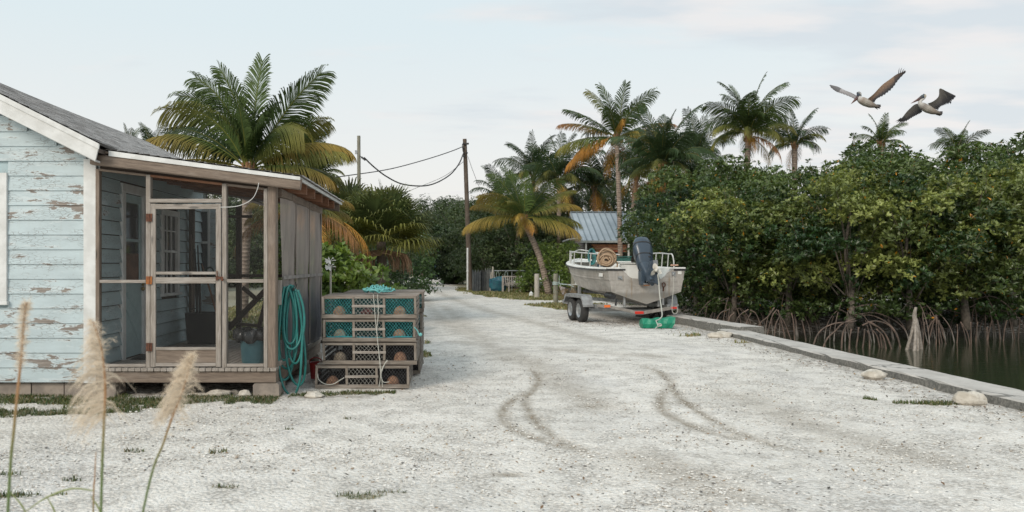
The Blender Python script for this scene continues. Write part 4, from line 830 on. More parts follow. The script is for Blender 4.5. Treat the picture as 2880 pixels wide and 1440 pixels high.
mb = MB(); mb.box(-.45, .4, 2.0, 2.5, 1.0, 1.70); mb.box(-.40, .35, 1.98, 2.3, 1.702, 1.74); mb.build('helm_seat', gel, boat, local=True)
rl = basic('rail_paint', (.58, .58, .56), (.45, .45, .43), .4)
def rails(sg, s0, s1, h, name='side_rail'):
    mb = MB(); q = lambda s, z: (sg*(st(s)[0]-.10), s, st(s)[1]+z)
    mb.tube(smooth([q(s0, .04), q(s0+.03, h*.6), q(s0+.15, h*.97), q(s0+.4, h), q((s0+s1)/2, h+.02), q(s1-.4, h), q(s1-.12, h*.95), q(s1, h*.55), q(s1, .04)]), .019, 7)
    for f in (.2, .42, .66, .85): s = s0+(s1-s0)*f; mb.tube([q(s+.08, .04), q(s, h)], .016, 6)
    mb.build(name, rl, boat, local=True)
rails(-1, .75, 4.2, .42); rails(1, .55, 2.6, .42)
mb = MB(); q = [(-st(s)[0]+.12, s, st(s)[1]+.30) for s in (3.6, 4.2, 4.8, 5.3)]; q2 = [(st(s)[0]-.12, s, st(s)[1]+.30) for s in (5.3, 4.8, 4.2)]; mb.tube(smooth(q+[(0, 5.75, 2.15)]+q2), .018, 7)
for p in (q[1], q[2], q2[1]): mb.tube([(p[0], p[1], p[2]-.28), p], .016, 6)
mb.build('bow_rail', rl, boat, local=True)
# fittings on the transom
def P2B(x, y, yl=-.03):    # photo pixel -> boat local coordinates on the plane local y = yl
    d = Vector(((x-CX)/FP, 1, -(y-CY)/FP)); o = Vector((0, 0, EYE)); n = Vector((-math.sin(TH), math.cos(TH), 0)); b0_ = Vector((boatx, YT, 0))
    t = (yl-((o-b0_)@n))/(d@n) if False else (yl-(o-b0_).dot(n))/d.dot(n); p = o+d*t-b0_; c, s_ = math.cos(TH), math.sin(TH); return Vector((p.x*c+p.y*s_, -p.x*s_+p.y*c, p.z))
mb = MB(); c = P2B(1744, 782); mb.tube([c+Vector((-.04, -.02, .03)), c+Vector((.05, -.02, -.03))], .03, 8); mb.box(c.x-.06, c.x+.06, -.022, -.013, c.z-.05, c.z+.05); mb.build('scupper_fitting', M['metal'], boat, local=True)
mb = MB(); c = P2B(1866, 801); mb.tube([c+Vector((.045*math.cos(a_), -.02, .06*math.sin(a_)+.0)) for a_ in np.linspace(0, 6.3, 16)], .013, 6); mb.box(c.x-.015, c.x+.02, -.03, -.014, c.z-.18, c.z-.06); mb.build('eye_bolt', M['rust'], boat, local=True)
mb = MB(); c = P2B(1895, 770); mb.box(c.x-.055, c.x+.055, -.03, -.013, c.z-.05, c.z+.06); mb.tube([c+Vector((.03*math.cos(a_), -.035, .035*math.sin(a_)-.02)) for a_ in np.linspace(0, 6.3, 14)], .008, 6); mb.build('transom_bracket', M['metal'], boat, local=True)
mb = MB(); c = P2B(1912, 767); mb.box(c.x-.05, c.x+.06, -.0145, -.0125, c.z-.04, c.z+.05); mb.build('faded_sticker', gel, boat, local=True)
mb = MB(); mb.box(-1.155, -1.135, .35, .62, 1.30, 1.40); mb.build('faded_sticker', gel, boat, local=True)
# outboard, tilted up
ob = thing('outboard_motor', 'dark blue-grey outboard motor tilted up on the boat transom', 'outboard motor', (0, 0, 0))
c0_ = P2B(1808, 760); wl = boat.matrix_world
bpy.context.view_layer.update()
ob.location = (boatx+c0_.x*math.cos(TH)-(-.1)*math.sin(TH), YT+c0_.x*math.sin(TH)+(-.1)*math.cos(TH), 0); ob.rotation_euler = (0, 0, TH)
cow = basic('slate_blue_cowl', (.050, .072, .098), (.042, .06, .082), .28, 3, bump=.02)
# local: x right, y away from camera; shapes given as stations along a leaning axis
def loftell(mb, secs, n=18):
    A = []
    for (x, y, z, rx, ry, tilt, pw) in secs:
        row = []
        for k in range(n+1):
            a_ = 2*math.pi*k/n; cx_ = math.copysign(abs(math.cos(a_))**pw, math.cos(a_))*rx; cy_ = math.copysign(abs(math.sin(a_))**pw, math.sin(a_))*ry
            row.append((x+cx_, y+cy_*math.cos(tilt), z+cy_*math.sin(tilt)))
        A.append([(p_[0]+.40*p_[1], p_[1], p_[2]) for p_ in row])
    A = np.array(A); mb.grid(A); mb.add(A[-1][:-1], [tuple(range(n))]); mb.add(A[0][:-1], [tuple(range(n-1, -1, -1))])
zc_ = lambda y: EYE-(y-CY)*YT/FP
xo = lambda x: (x-1808)*YT/FP
tl = R(-52)
mb = MB(); loftell(mb, [(xo(1802), .52, zc_(676), .04, .05, tl, .8), (xo(1802), .50, zc_(678), .16, .16, tl, .8), (xo(1802.5), .46, zc_(685), .24, .25, tl, .75), (xo(1804), .40, zc_(697), .285, .29, tl, .72), (xo(1806), .32, zc_(712), .29, .29, tl, .72), (xo(1810), .24, zc_(728), .262, .27, tl, .72), (xo(1811), .17, zc_(743), .235, .23, tl, .75), (xo(1812), .13, zc_(752), .205, .2, tl, .75)], 24)
mb.build('cowl', cow, ob, local=True, smooth=True)
mb = MB(); loftell(mb, [(xo(1804.6), .375, zc_(701), .292, .297, tl, .72), (xo(1805), .36, zc_(704), .293, .299, tl, .72)], 24); loftell(mb, [(xo(1810), .225, zc_(731), .262, .27, tl, .72), (xo(1810), .215, zc_(733), .260, .265, tl, .72)], 24); mb.build('cowl_seam', M['black'], ob, local=True, smooth=True)
mb = MB()
for xx, yy, yd_ in ((1818, 693, .20), (1823, 712, .09), (1824, 722, .06)): mb.ball((xo(xx)+.4*yd_, yd_+.02, zc_(yy)), (.05, .05, .035), n=8, m=6)
mb.build('latch_recess', M['black'], ob, local=True)
mb = MB(); mb.box(xo(1800), xo(1816), .44, .455, zc_(680.5), zc_(678.5)); mb.build('faded_decal', basic('pale_decal', (.4, .42, .43)), ob, local=True) if False else None
mb = MB(); loftell(mb, [(xo(1812), .12, zc_(750), .19, .18, tl, .8), (xo(1815), .02, zc_(762), .145, .17, tl, .8), (xo(1820), -.10, zc_(775), .11, .15, tl, .8), (xo(1826), -.20, zc_(786), .085, .14, tl, .8), (xo(1832), -.30, zc_(793), .07, .13, tl, .9)], 16)
mb.build('midsection', cow, ob, local=True, smooth=True)
xo_ = xo; xo = lambda x: xo_(x)-.10
mb = MB(); mb.prism([(xo(1824), -.22, zc_(736)), (xo(1830), -.22, zc_(733)), (xo(1838), -.22, zc_(752)), (xo(1850), -.22, zc_(780)), (xo(1850), -.22, zc_(797)), (xo(1846), -.22, zc_(800)), (xo(1840), -.22, zc_(796)), (xo(1826), -.22, zc_(792)), (xo(1816), -.22, zc_(790)), (xo(1814), -.22, zc_(772))], (0, -.10, 0)); mb.build('leg_housing', cow, ob, local=True)
mb = MB(); mb.prism([(xo(1836), -.18, zc_(732)), (xo(1849), -.18, zc_(731)), (xo(1851), -.18, zc_(745)), (xo(1838), -.18, zc_(752))], (0, -.03, 0)); mb.build('cavitation_plate', M['metal'], ob, local=True)
gx, gz = xo(1847)-.12, zc_(760)
mb = MB(); loftell(mb, [(gx, .18, gz-.02, .05, .05, 0, 1), (gx, -.1, gz, .075, .075, 0, 1), (gx, -.36, gz, .078, .078, 0, 1), (gx, -.42, gz, .06, .06, 0, 1), (gx, -.44, gz, .02, .02, 0, 1)], 14)
A = np.array(mb.V[0]); 
mb = MB(); A = [[(gx+r_*math.cos(a_), y_, gz+r_*math.sin(a_)) for a_ in np.linspace(0, 2*math.pi, 15)] for y_, r_ in ((.1, .04), (-.1, .075), (-.33, .078), (-.36, .05))]; mb.grid(np.array(A)); mb.add(A[-1][:-1], [tuple(range(14))]); mb.build('gear_case', cow, ob, local=True, smooth=True)
pp = thing('x', None, None); bpy.data.objects.remove(pp)
mb = MB(); A = [[(gx+r_*math.cos(a_), y_, gz+r_*math.sin(a_)) for a_ in np.linspace(0, 2*math.pi, 13)] for y_, r_ in ((-.365, .045), (-.46, .05), (-.50, .035), (-.51, .005))]; mb.grid(np.array(A))
hubo = mb.build('propeller', basic('white_prop', (.62, .60, .55), (.45, .42, .36), .45), ob, local=True, smooth=True)
for k in range(3):
    a0 = R(100+120*k); mb = MB(); A = []
    for u_ in np.linspace(0, 1, 8):
        r_ = .04+.15*u_; wd = .075*math.sin(math.pi*(.18+.72*u_)); row = []
        for v_ in np.linspace(-1, 1, 6): an = a0+v_*wd/max(r_, .05)*.9; row.append((gx+r_*math.cos(an), -.42+.04*v_*(1-.5*u_), gz+r_*math.sin(an)))
        A.append(row)
    A = np.array(A); mb.grid(A); B = A.copy(); B[..., 1] -= .006; mb.grid(B[::-1]); mb.build('blade', hubo.data.materials[0], hubo, local=True)
xo = xo_; mb = MB()
for xx in (1802, 1817): mb.box(xo(xx)-.05, xo(xx)+.05, -.10, .14, zc_(800), zc_(762))
mb.box(xo(1796), xo(1822), -.09, .1, zc_(790), zc_(780)); mb.tube([(xo(1797), -.06, zc_(770)), (xo(1822), -.06, zc_(770))], .04, 10); mb.build('clamp_bracket', cow, ob, local=True)
mb = MB(); mb.tube([(xo(1812), -.12, zc_(792)), (xo(1812), -.12, zc_(775))], .02, 8); mb.box(xo(1802), xo(1818), -.12, -.105, zc_(800), zc_(796)); mb.build('tilt_ram', M['metal'], ob, local=True)
mb = MB(); mb.box(xo(1803), xo(1820), -.115, -.10, zc_(803), zc_(800.5)); mb.build('anode_plate', M['rust_orange'], ob, local=True)
# rope coil, teal jug, cap, hooks on deck
def b2w(x, y, z): return Vector((boatx+x*math.cos(TH)-y*math.sin(TH), YT+x*math.sin(TH)+y*math.cos(TH), z))
rc = P2B(1702, 727, .9); mb = MB(); ra = np.random.default_rng(8); cc_ = b2w(rc.x, .9, rc.z)
for k in range(13):
    r1 = .27-.016*k+.02*ra.random(); tx_, tz_ = ra.random()*.9-.45, ra.random()*1.1-.55; cc_ = cc_+Vector(((ra.random()-.5)*.05, 0, (ra.random()-.5)*.05)); ph = ra.random()*6; oy = -.16+.012*k*1.6
    mb.tube([cc_+Vector((r1*math.cos(a_), oy+tx_*r1*math.cos(a_)+tz_*r1*math.sin(a_)*.5-(.10 if k > 8 else 0), r1*.92*math.sin(a_)+.012*math.sin(3*a_+ph))) for a_ in np.linspace(0, 6.2832, 30)], .022, 7)
for k in range(6):
    r1 = .07+.03*k; mb.tube([cc_+Vector((.02+r1*math.cos(a_+k), -.22-.006*k*(-1)**k, -.05+r1*.8*math.sin(a_+k))) for a_ in np.linspace(0, 5.2, 22)], .022, 7)
mb.tube(smooth([cc_+Vector((.2, -.1, -.15)), cc_+Vector((.34, -.12, -.1)), cc_+Vector((.36, -.1, -.24)), cc_+Vector((.25, -.15, -.27))]), .022, 7)
tag(mb.build('rope_coil', rope_tan, smooth=True), 'big coil of thick tan rope sitting in the boat', 'rope')
c = P2B(1664, 722, 1.6); cw = b2w(c.x, 1.6, c.z); mb = MB()
for k in range(6): mb.tube([cw+Vector(((.13-.012*k)*math.cos(a_)*.8, -.05+.03*k+.05*math.sin(a_), (.25-.015*k)*math.sin(a_)*.9)) for a_ in np.linspace(0, 6.28, 20)], .028, 6)
tag(mb.build('teal_hose_coil', basic('teal_hose', (.015, .17, .17), (.02, .10, .11), .5)), 'bundle of teal hose hung on the port rail of the boat', 'hose')
mb = MB(); c = b2w(-.98, .85, 1.60); A = [[c+Vector((r_*math.cos(a_), r_*math.sin(a_), z_)) for a_ in np.linspace(0, 6.2832, 17)] for r_, z_ in ((.15, -.02), (.14, .02), (.10, .06), (.04, .08), (.002, .085))]; mb.grid(np.array([[tuple(q) for q in r_] for r_ in A])); tag(mb.build('cap', basic('navy_cloth', (.02, .05, .08))), 'dark blue cap lying on the port side deck of the boat', 'cap')
mb = MB(); c = b2w(.95, .25, 1.60)
for k in range(4): mb.ball(c+Vector((.06*(k-1.5), .02*k, .02)), (.04, .04, .025), rough=.1)
tag(mb.build('bait_scraps', basic('reddish_scraps', (.35, .14, .08), (.5, .35, .25))), 'small reddish tangle of gear on the starboard corner of the boat', 'tackle')
# deck gear behind the console
mb = MB(); c = b2w(.42, 2.7, 1.72); mb.box(c.x-.18, c.x+.2, c.y, c.y+.3, 1.66, 1.86); mb.box(c.x-.2, c.x+.22, c.y-.02, c.y+.32, 1.865, 1.90); tag(mb.build('tackle_box', basic('green_box', (.03, .12, .10))), 'small dark green tackle box amidships in the boat', 'box')
# ---- trailer
tr_ = thing('boat_trailer', 'tandem-axle galvanised boat trailer under the aluminium skiff', 'trailer', (boatx, YT, 0), TH)
galv = basic('grey_trailer_paint', (.36, .37, .37), (.24, .24, .24), .5, 7, .35, .15)
TW = 1.25; rw = .335; xoff = -.34
def wheel(x, y, sgn):
    y0 = y; mb = MB(); A = [[(x+u_, y0+r_*math.cos(a_), rw+r_*math.sin(a_)) for a_ in np.linspace(0, 2*math.pi, 33)] for u_, r_ in ((-.105, .20), (-.11, .27), (-.095, .318), (-.06, .335), (.06, .335), (.095, .318), (.11, .27), (.105, .20))]
    mb.grid(np.array(A)); ty = mb.build('wheel', M['rubber'], tr_, local=True, smooth=True)
    mb = MB()
    for sg in (1, -1):
        A = [[(x+sg*u_, y0+r_*math.cos(a_), rw+r_*math.sin(a_)) for a_ in np.linspace(0, 2*math.pi, 33)] for u_, r_ in ((.107, .205), (.095, .19), (.05, .17), (.04, .10), (.075, .075), (.08, .005))]
        mb.grid(np.array(A))
    mb.build('rim', M['metal'], ty, local=True, smooth=True)
for sg in (-1, 1):
    xw_ = xoff+sg*TW
    for y in (.80, 1.56): wheel(xw_, y, sg)
    mb = MB(); arc = [(.30, .50), (.33, .66), (.42, .76), (.55, .79), (1.80, .79), (1.94, .76), (2.02, .66), (2.05, .50)]
    A = np.array([[(xw_-.14, y, z) for y, z in arc], [(xw_+.14, y, z) for y, z in arc]]); mb.grid(A); A2 = A.copy(); A2[..., 2] -= .012; mb.grid(A2)
    mb.prism([(xw_-sg*.14, y, z) for y, z in arc], (-sg*.01, 0, 0)); mb.prism([(xw_+sg*.141, y, z) for y, z in [(.30, .50), (.33, .66), (.42, .76), (.55, .79), (1.80, .79), (1.94, .76), (2.02, .66), (2.05, .5), (1.95, .62), (1.85, .70), (.5, .70), (.38, .62)]], (sg*.008, 0, 0))
    mb.box(xw_-.14, xw_+.17, .285, .30, .46, .52); mb.build('fender', galv, tr_, local=True)
    mb = MB(); mb.beam((xw_-sg*.25, .05, .47), (xw_-sg*.25, 3.4, .47), .06, .11); mb.beam((xw_-sg*.25, 3.4, .47), (xoff*.2, 5.9, .47), .06, .11); mb.build('side_frame', galv, tr_, local=True)
    mb = MB(); mb.tube([(sg*.55+xoff*.3, .1, .80), (sg*.55+xoff*.3, 3.4, .80)], .05, 8); mb.build('bunk', M['black'], tr_, local=True)
    mb = MB(); mb.box(sg*.5+xoff*.3-.03, sg*.5+xoff*.3+.03, .08, .14, .47, .80); mb.build('bunk_bracket', galv, tr_, local=True)
mb = MB(); mb.tube([(xoff-TW+.1, .8, rw), (xoff+TW-.1, .8, rw)], .035, 8); mb.tube([(xoff-TW+.1, 1.56, rw), (xoff+TW-.1, 1.56, rw)], .035, 8); mb.build('axle', M['metal'], tr_, local=True)
tq = lambda x, y: P2B(x, y, -.02)
for k, seg in enumerate(([(1680, 859), (1730, 866)], [(1730, 866), (1785, 878)], [(1785, 878), (1812, 879)], [(1812, 879), (1890, 866)], [(1890, 866), (1905, 864)])):
    mb = MB(); a_, b_ = tq(*seg[0]), tq(*seg[1]); mb.beam(a_, b_, .05+.002*k, .085+.002*k); mb.build('rear_crossmember', basic('dull_steel', (.33, .31, .28), (.22, .2, .18), .6) if k == 0 else bpy.data.materials['dull_steel'], tr_, local=True)
def lamp(x, y, w_, h_, c_, nm):
    p = tq(x, y); mb = MB(); mb.box(p.x-w_/2, p.x+w_/2, p.y-.06, p.y-.032, p.z-h_/2, p.z+h_/2); m = NT(nm); m.col(c_); m.rough(.25); m.b.inputs['Coat Weight'].default_value = .4
    o = mb.build(nm, m.m, tr_, local=True); mb = MB(); mb.box(p.x-w_/2-.02, p.x+w_/2+.02, p.y-.045, p.y-.031, p.z-h_/2-.015, p.z+h_/2+.015); mb.build('lamp_housing', galv, o, local=True)
lamp(1706, 861, .17, .07, (.75, .16, .02), 'amber_light'); lamp(1796, 879, .25, .075, (.60, .03, .015), 'red_light'); lamp(1893, 865.5, .17, .06, (.60, .03, .015), 'red_light')
mb = MB(); p = tq(1732, 852); mb.beam((p.x, p.y+.02, p.z-.08), (p.x+.03, p.y+.02, p.z+.12), .05, .02, up=(0, 1, 0)); mb.tube([(p.x-.05, p.y+.05, p.z+.17), (p.x-.05, p.y+.6, p.z+.19)], .075, 12); mb.build('keel_roller', M['black'], tr_, local=True)
p = tq(1866, 848); mb = MB(); mb.beam((p.x, p.y+.02, p.z-.1), (p.x, p.y+.02, p.z+.12), .05, .02, up=(0, 1, 0)); mb.build('bunk_bracket', galv, tr_, local=True)
mb = MB(); mb.beam((0, 5.6, .47), (xoff*.1, 7.2, .47), .08, .1); mb.box(-.05, .05, 5.8, 5.9, 0.47, 1.3); mb.build('tongue', galv, tr_, local=True)
mb = MB(); mb.tube([(0, 7.0, .0), (0, 7.0, .6)], .03, 8); mb.build('jack', galv, tr_, local=True)
# rope from the prop to the green bin, light line to the right
mb = MB(); yb = 21.55; mb.tube(smooth([P(1850, 772, yb), P(1853, 795, yb), P(1855, 825, yb-.1), P(1858, 850, yb-.3), P(1861, 872, yb-.6), P(1862, 888, yb-.9), P(1856, 897, yb-1.1), P(1845, 902, 20.3)]), .017, 7)
mb.tube(smooth([P(1845, 902, 20.2), P(1850, 912, 20.0), P(1858, 914, 19.95), P(1852, 918, 19.95), P(1846, 921, 19.9), P(1843, 926, 19.85)]), .013, 6); mb.tube([P(1855+6*math.cos(a_), 914+3.5*math.sin(a_), 19.92) for a_ in np.linspace(0, 6.3, 14)], .012, 6)
tag(mb.build('mooring_rope', rope_w, smooth=True), 'thick pale rope hanging from the propeller to the green bin', 'rope')
mb = MB(); mb.tube(smooth([P(1895, 776, 22.1), P(1894, 810, 22.05), P(1891, 845, 22.0), P(1890, 868, 21.95), P(1893, 880, 21.9), P(1901, 882, 21.9), P(1906, 875, 21.9), P(1905, 866, 21.9)]), .009, 6); tag(mb.build('thin_line', rope_w), 'thin line hanging from the starboard transom bracket', 'rope')
# green folded bin
mb = MB(); gy = GY(924); A = []; x0, x1 = P(1806, 0, gy).x, P(1893, 0, gy).x
for i, u_ in enumerate(np.linspace(0, 1, 13)):
    x = x0+(x1-x0)*u_; h_ = .23+.06*u_-.018*math.exp(-((u_-.42)/.1)**2); d_ = .16+.06*u_; fl = .02*math.sin(7*u_+1)
    base = [(-d_, .015), (-d_-.03, h_*.5), (-d_*.9, h_*.93+fl), (-d_*.2, h_+fl*1.5), (d_*.5, h_*.97-fl), (d_, h_*.85), (d_*1.05, h_*.4), (d_, .015)]
    A.append([(x+.012*math.sin(3*k+i)+(.05*(k % 3-1) if u_ > .95 else 0), gy+.12+y+.012*math.sin(5*k+2*i), z) for k, (y, z) in enumerate(base+[base[0]])])
A = np.array(A); mb.grid(A); mb.add(A[0][:-1], [tuple(range(8))]); B = A[-1][:-1].copy(); Bi = (B-B.mean(0))*.82+B.mean(0); Bd = Bi-np.array((.12, 0, 0)); mb.add(np.vstack([B, Bi, Bd]), [(k, (k+1) % 8, (k+1) % 8+8, k+8) for k in range(8)]+[(k+8, (k+1) % 8+8, (k+1) % 8+16, k+16) for k in range(8)]+[tuple(range(16, 24))])
tag(mb.build('green_bin', basic('green_plastic', (.006, .22, .125), (.005, .17, .10), .42, 4, bump=.4, bd=.03)), 'crumpled green plastic bin lying on the ground behind the boat', 'bin')

# ================================================================ STREET FURNITURE, SHED, PILINGS
def pole(x0, y0, xt, yt, Y, r, label, steps=()):
    t = thing('utility_pole', label, 'utility pole', tuple(P(x0, y0, Y))[:2]+(0,)); b_ = P(x0, y0, Y); b_.z = -.1; e_ = P(xt, yt, Y); mb = MB(); mb.tube([b_, b_.lerp(e_, .5), e_], [r, r*.85, r*.72], 12); mb.build('shaft', M['pole'] if x0 > 1200 else M['piling'], t); return t, b_, e_
p1, pb, pe = pole(1011, 800, 1009, 382, 43, .125, 'grey utility pole rising behind the porch and fan palm')
mb = MB(); mb.box(pe.x-.19, pe.x-.10, 42.85, 42.95, pe.z-1.0, pe.z-.8); mb.build('bracket', M['metal'], p1)
mb = MB(); [mb.ball(P(1018+4*k, 443+3*k, 42.9), .06, n=6, m=5) for k in range(3)]; mb.tube([P(1012, 438, 42.9), P(1028, 450, 42.9)], .02, 5); mb.build('insulator', M['black'], p1)
p2, pb2, pe2 = pole(1322, 816, 1307, 391, 50, .17, 'tall leaning utility pole standing on the verge')
mb = MB(); mb.beam(P(1303, 405, 49.8), P(1317, 405, 49.8), .08, .08); [mb.ball(P(q_, r_, 49.8), .07, n=6, m=5) for q_, r_ in ((1304, 404), (1316, 404), (1303, 417), (1313, 430), (1305, 440))]; mb.build('insulator', M['black'], p2)
mb = MB(); mb.tube([P(1304, 400, 49.8), P(1300, 408, 49.7), P(1302, 425, 49.7), P(1307, 436, 49.8)], .03, 5); mb.build('drop_cable', M['black'], p2)
def wire(pts, r, label, Y0, Y1, mt='black', name='overhead_cable'):
    mb = MB(); n = len(pts)-1; L_ = [0]; [L_.append(L_[-1]+abs(pts[k+1][0]-pts[k][0])) for k in range(n)]; mb.tube(smooth([P(x, y, Y0+(Y1-Y0)*L_[k]/L_[-1]) for k, (x, y) in enumerate(pts)], 10), r, 5); tag(mb.build(name, M[mt]), label, 'cable')
wire([(1303, 412), (1262, 428), (1200, 448), (1120, 470), (1060, 482), (990, 492), (900, 505)], .028, 'upper straight cable running left from the leaning pole', 49.8, 42)
wire([(1304, 430), (1290, 462), (1265, 492), (1225, 515), (1185, 523), (1130, 517), (1085, 495), (1050, 468), (1024, 443)], .04, 'thick sagging cable slung between the two poles', 49.8, 43)
wire([(1303, 455), (1250, 495), (1180, 525), (1120, 548), (1070, 563)], .014, 'thin lower wire sloping down left behind the grey pole', 49.8, 60)
wire([(1316, 440), (1330, 480), (1350, 530), (1385, 600)], .014, 'thin guy wire dropping to the right of the leaning pole', 49.8, 52)
mb = MB(); b_ = P(1315, 0, 48.5); mb.tube([(b_.x, 48.5, 0), (b_.x+.0, 48.5, P(0, 697, 48.5).z)], .055, 8); mb.tube([(b_.x, 48.5, 1.2), (b_.x, 48.5, 1.3)], .065, 8); tag(mb.build('white_pipe', M['white']), 'slim white plastic pipe standing by the leaning utility pole', 'pipe')
def piling(xb, yb_, yt, wpx, label, mt='piling', tilt=0.):
    Y = GY(yb_); b_ = P(xb, yb_, Y); h_ = P(xb, yt, Y).z; t = wpx/2/FP*Y; mb = MB(); mb.tube([(b_.x, Y, -.1), (b_.x+tilt*.5, Y, h_*.5), (b_.x+tilt, Y, h_-.02), (b_.x+tilt, Y, h_)], [t*1.05, t, t, t*.9], 16); return tag(mb.build('piling', M[mt], smooth=False), label, 'post')
piling(1510, 838, 770, 14, 'bleached white round post on the verge left of the others', 'pilingw')
piling(1563, 853, 770, 14, 'grey-green round post with a rope tied round its middle'); piling(1613, 859, 768, 15, 'grey round post just left of the boat trailer')
Yp = GY(853); mb = MB(); c = P(1563, 794, Yp)
for k in range(3): mb.tube([c+Vector((.12*math.cos(a_), .12*math.sin(a_), -.045*k+.01*math.sin(2*a_))) for a_ in np.linspace(0, 6.3, 16)], .02, 6)
mb.tube(smooth([c+Vector((.1, -.07, 0)), P(1580, 799, Yp-.1), P(1600, 801, 32.4), P(1613, 806, 31.5)]), .025, 6); mb.tube([P(1573, 795, Yp-.1), P(1573, 775, Yp-.1)], .012, 5); mb.tube(smooth([c+Vector((.1, -.09, -.03)), P(1576, 800, Yp-.1), P(1574, 808, Yp-.1)]), .015, 5)
tag(mb.build('tied_rope', basic('pale_blue_rope', (.42, .52, .50), (.35, .4, .38))), 'pale rope knotted round the middle post and slung to the next', 'rope')
def hang(poly, Y, th_, mt, label, name, cat, mb2=None):
    mb = MB(); mb.prism([P(x, y, Y) for x, y in poly], (0, th_, 0)); return tag(mb.build(name, mt), label, cat)
hang([(1572, 804), (1590, 808), (1589, 820), (1583, 832), (1579, 822)], Yp-.15, .02, basic('dirty_white_cloth', (.48, .44, .45)), 'dirty white rag hanging from the rope between posts', 'rag', 'rag')
hang([(1588, 806), (1606, 812), (1604, 828), (1597, 818)], Yp-.3, .05, basic('dark_rag', (.09, .085, .08)), 'dark rag hanging right of the white one', 'rag', 'rag')
# white bottle / marker on verge
t = thing('white_jug', 'small white jug with a dark stick beside the bleached post', 'jug', tuple(G(1494, 834))); Y = GY(834); c = G(1494, 834)
mb = MB(); A = [[(c.x+r_*math.cos(a_), Y+r_*math.sin(a_), z_) for a_ in np.linspace(0, 6.2832, 13)] for r_, z_ in ((.1, 0), (.11, .02), (.11, .17), (.06, .22), (.03, .24), (.03, .27))]; mb.grid(np.array(A)); mb.build('jug_body', M['white'], t)
mb = MB(); mb.tube([(c.x, Y, .27), (c.x-.01, Y, .52)], .02, 6); mb.build('stick', M['pole'], t)
# bench
Yb = GY(823); bq = lambda x, y, dY=0.: P(x, y, Yb+dY)
t = thing('garden_bench', 'weathered white slatted garden bench facing the verge', 'bench', tuple(bq(1438, 823))); bw = basic('bench_paint', (.48, .44, .40), (.34, .30, .27), .8)
x0, x1 = bq(1414, 0).x, bq(1466, 0).x
mb = MB(); mb.box(x0, x1, Yb+.1, Yb+.55, .42, .46); mb.build('seat', bw, t)
for xx, yy in ((x0+.03, Yb+.08), (x0+.36, Yb+.02), (x1-.03, Yb+.08), (x0+.03, Yb+.6), (x1-.03, Yb+.6)):
    mb = MB(); mb.box(xx-.035, xx+.035, yy-.035, yy+.035, 0, .95 if yy > Yb+.3 else .62); mb.build('leg', bw, t)
mb = MB(); mb.box(x0, x1, Yb+.57, Yb+.62, .90, .96); mb.box(x0, x1, Yb+.57, Yb+.62, .50, .54); [mb.box(x0+.08+k*.115, x0+.13+k*.115, Yb+.58, Yb+.61, .542, .898) for k in range(9)]; mb.build('backrest', bw, t)
mb = MB(); mb.box(x0-.02, x0+.06, Yb+.05, Yb+.6, .622, .66); [mb.box(x0+.0, x0+.03, Yb+.12, Yb+.5, .44+.06*k, .47+.06*k) for k in range(3)]; mb.build('armrest', bw, t)
mb = MB(); mb.ball(tuple(P(1400, 800, Yb+1.2)), (.42, .35, .5), rough=.15, zmin=-.9); tag(mb.build('tarp_bundle', basic('blue_tarp', (.02, .07, .11), (.02, .12, .15), .5, 6, bump=.8)), 'dark blue tarp bundle left of the bench', 'tarp')
mb = MB(); mb.box(P(1409, 0, Yb+.7).x, P(1418, 0, Yb+.7).x, Yb+.7, Yb+.74, P(0, 792, Yb).z, P(0, 777, Yb).z); tag(mb.build('blue_cloth', basic('light_blue_cloth', (.06, .25, .35))), 'light blue cloth draped by the bench', 'cloth')
# corrugated panels + pipe fence
Yf = 47.5; t = thing('corrugated_fence', 'grey corrugated sheet fence right of the leaning pole', 'fence', tuple(P(1355, 0, Yf))[:2]+(0,)); cg = basic('old_corrugated', (.20, .215, .22), (.12, .135, .15), .6, 5, .3, .2); cgw = basic('pale_corrugated', (.36, .37, .36), (.24, .25, .25), .6, 5, .3, .2)
for k, (a_, b_, mt, zt) in enumerate(((1328, 1352, cg, 762), (1352.5, 1364, cg, 762), (1364.5, 1385, cgw, 758))):
    xa, xb = P(a_, 0, Yf).x, P(b_, 0, Yf).x; n = 40; A = np.array([[(xa+(xb-xa)*i/n, Yf+.1*k+.03*math.sin(i*1.9), z_+(.08*math.sin(i*.5) if z_ > .5 else 0)) for z_ in (0.0, P(0, zt, Yf).z)] for i in range(n+1)]); mb = MB(); mb.grid(A); B = A.copy(); B[..., 1] += .01; mb.grid(B); mb.build('panel', mt, t)
mb = MB(); xa = P(1384, 0, Yf).x; mb.tube([(xa, Yf-.05, 0), (xa+.05, Yf-.05, P(0, 750, Yf).z)], .05, 6); mb.tube([(xa-.12, Yf-.1, 0), (xa-.05, Yf-.1, P(0, 765, Yf).z)], .04, 6); mb.build('fence_post', M['pilingw'], t)
t = thing('pipe_fence', 'galvanised pipe fence running behind the bench', 'fence', (6, 49, 0)); mb = MB(); zt = P(0, 761.5, 49).z; mb.tube([(P(1388, 0, 49).x, 49, zt), (P(1600, 0, 49).x, 49, zt)], .028, 6); mb.build('top_rail', M['metal'], t)
for x in (1390, 1440, 1500, 1560): mb = MB(); q_ = P(x, 0, 49).x; mb.tube([(q_, 49.05, 0), (q_, 49.05, zt)], .03, 6); mb.build('fence_post', M['metal'], t)
mb = MB(); [mb.tube([P(1400+4*math.cos(a_)+s_, 775+12*math.sin(a_), 48.9) for a_ in np.linspace(0, 6.3, 16)], .02, 5) for s_ in (0, 24)]; tag(mb.build('hose_loop', basic('pale_hose', (.3, .36, .34))), 'loops of pale hose hung on the pipe fence', 'hose')
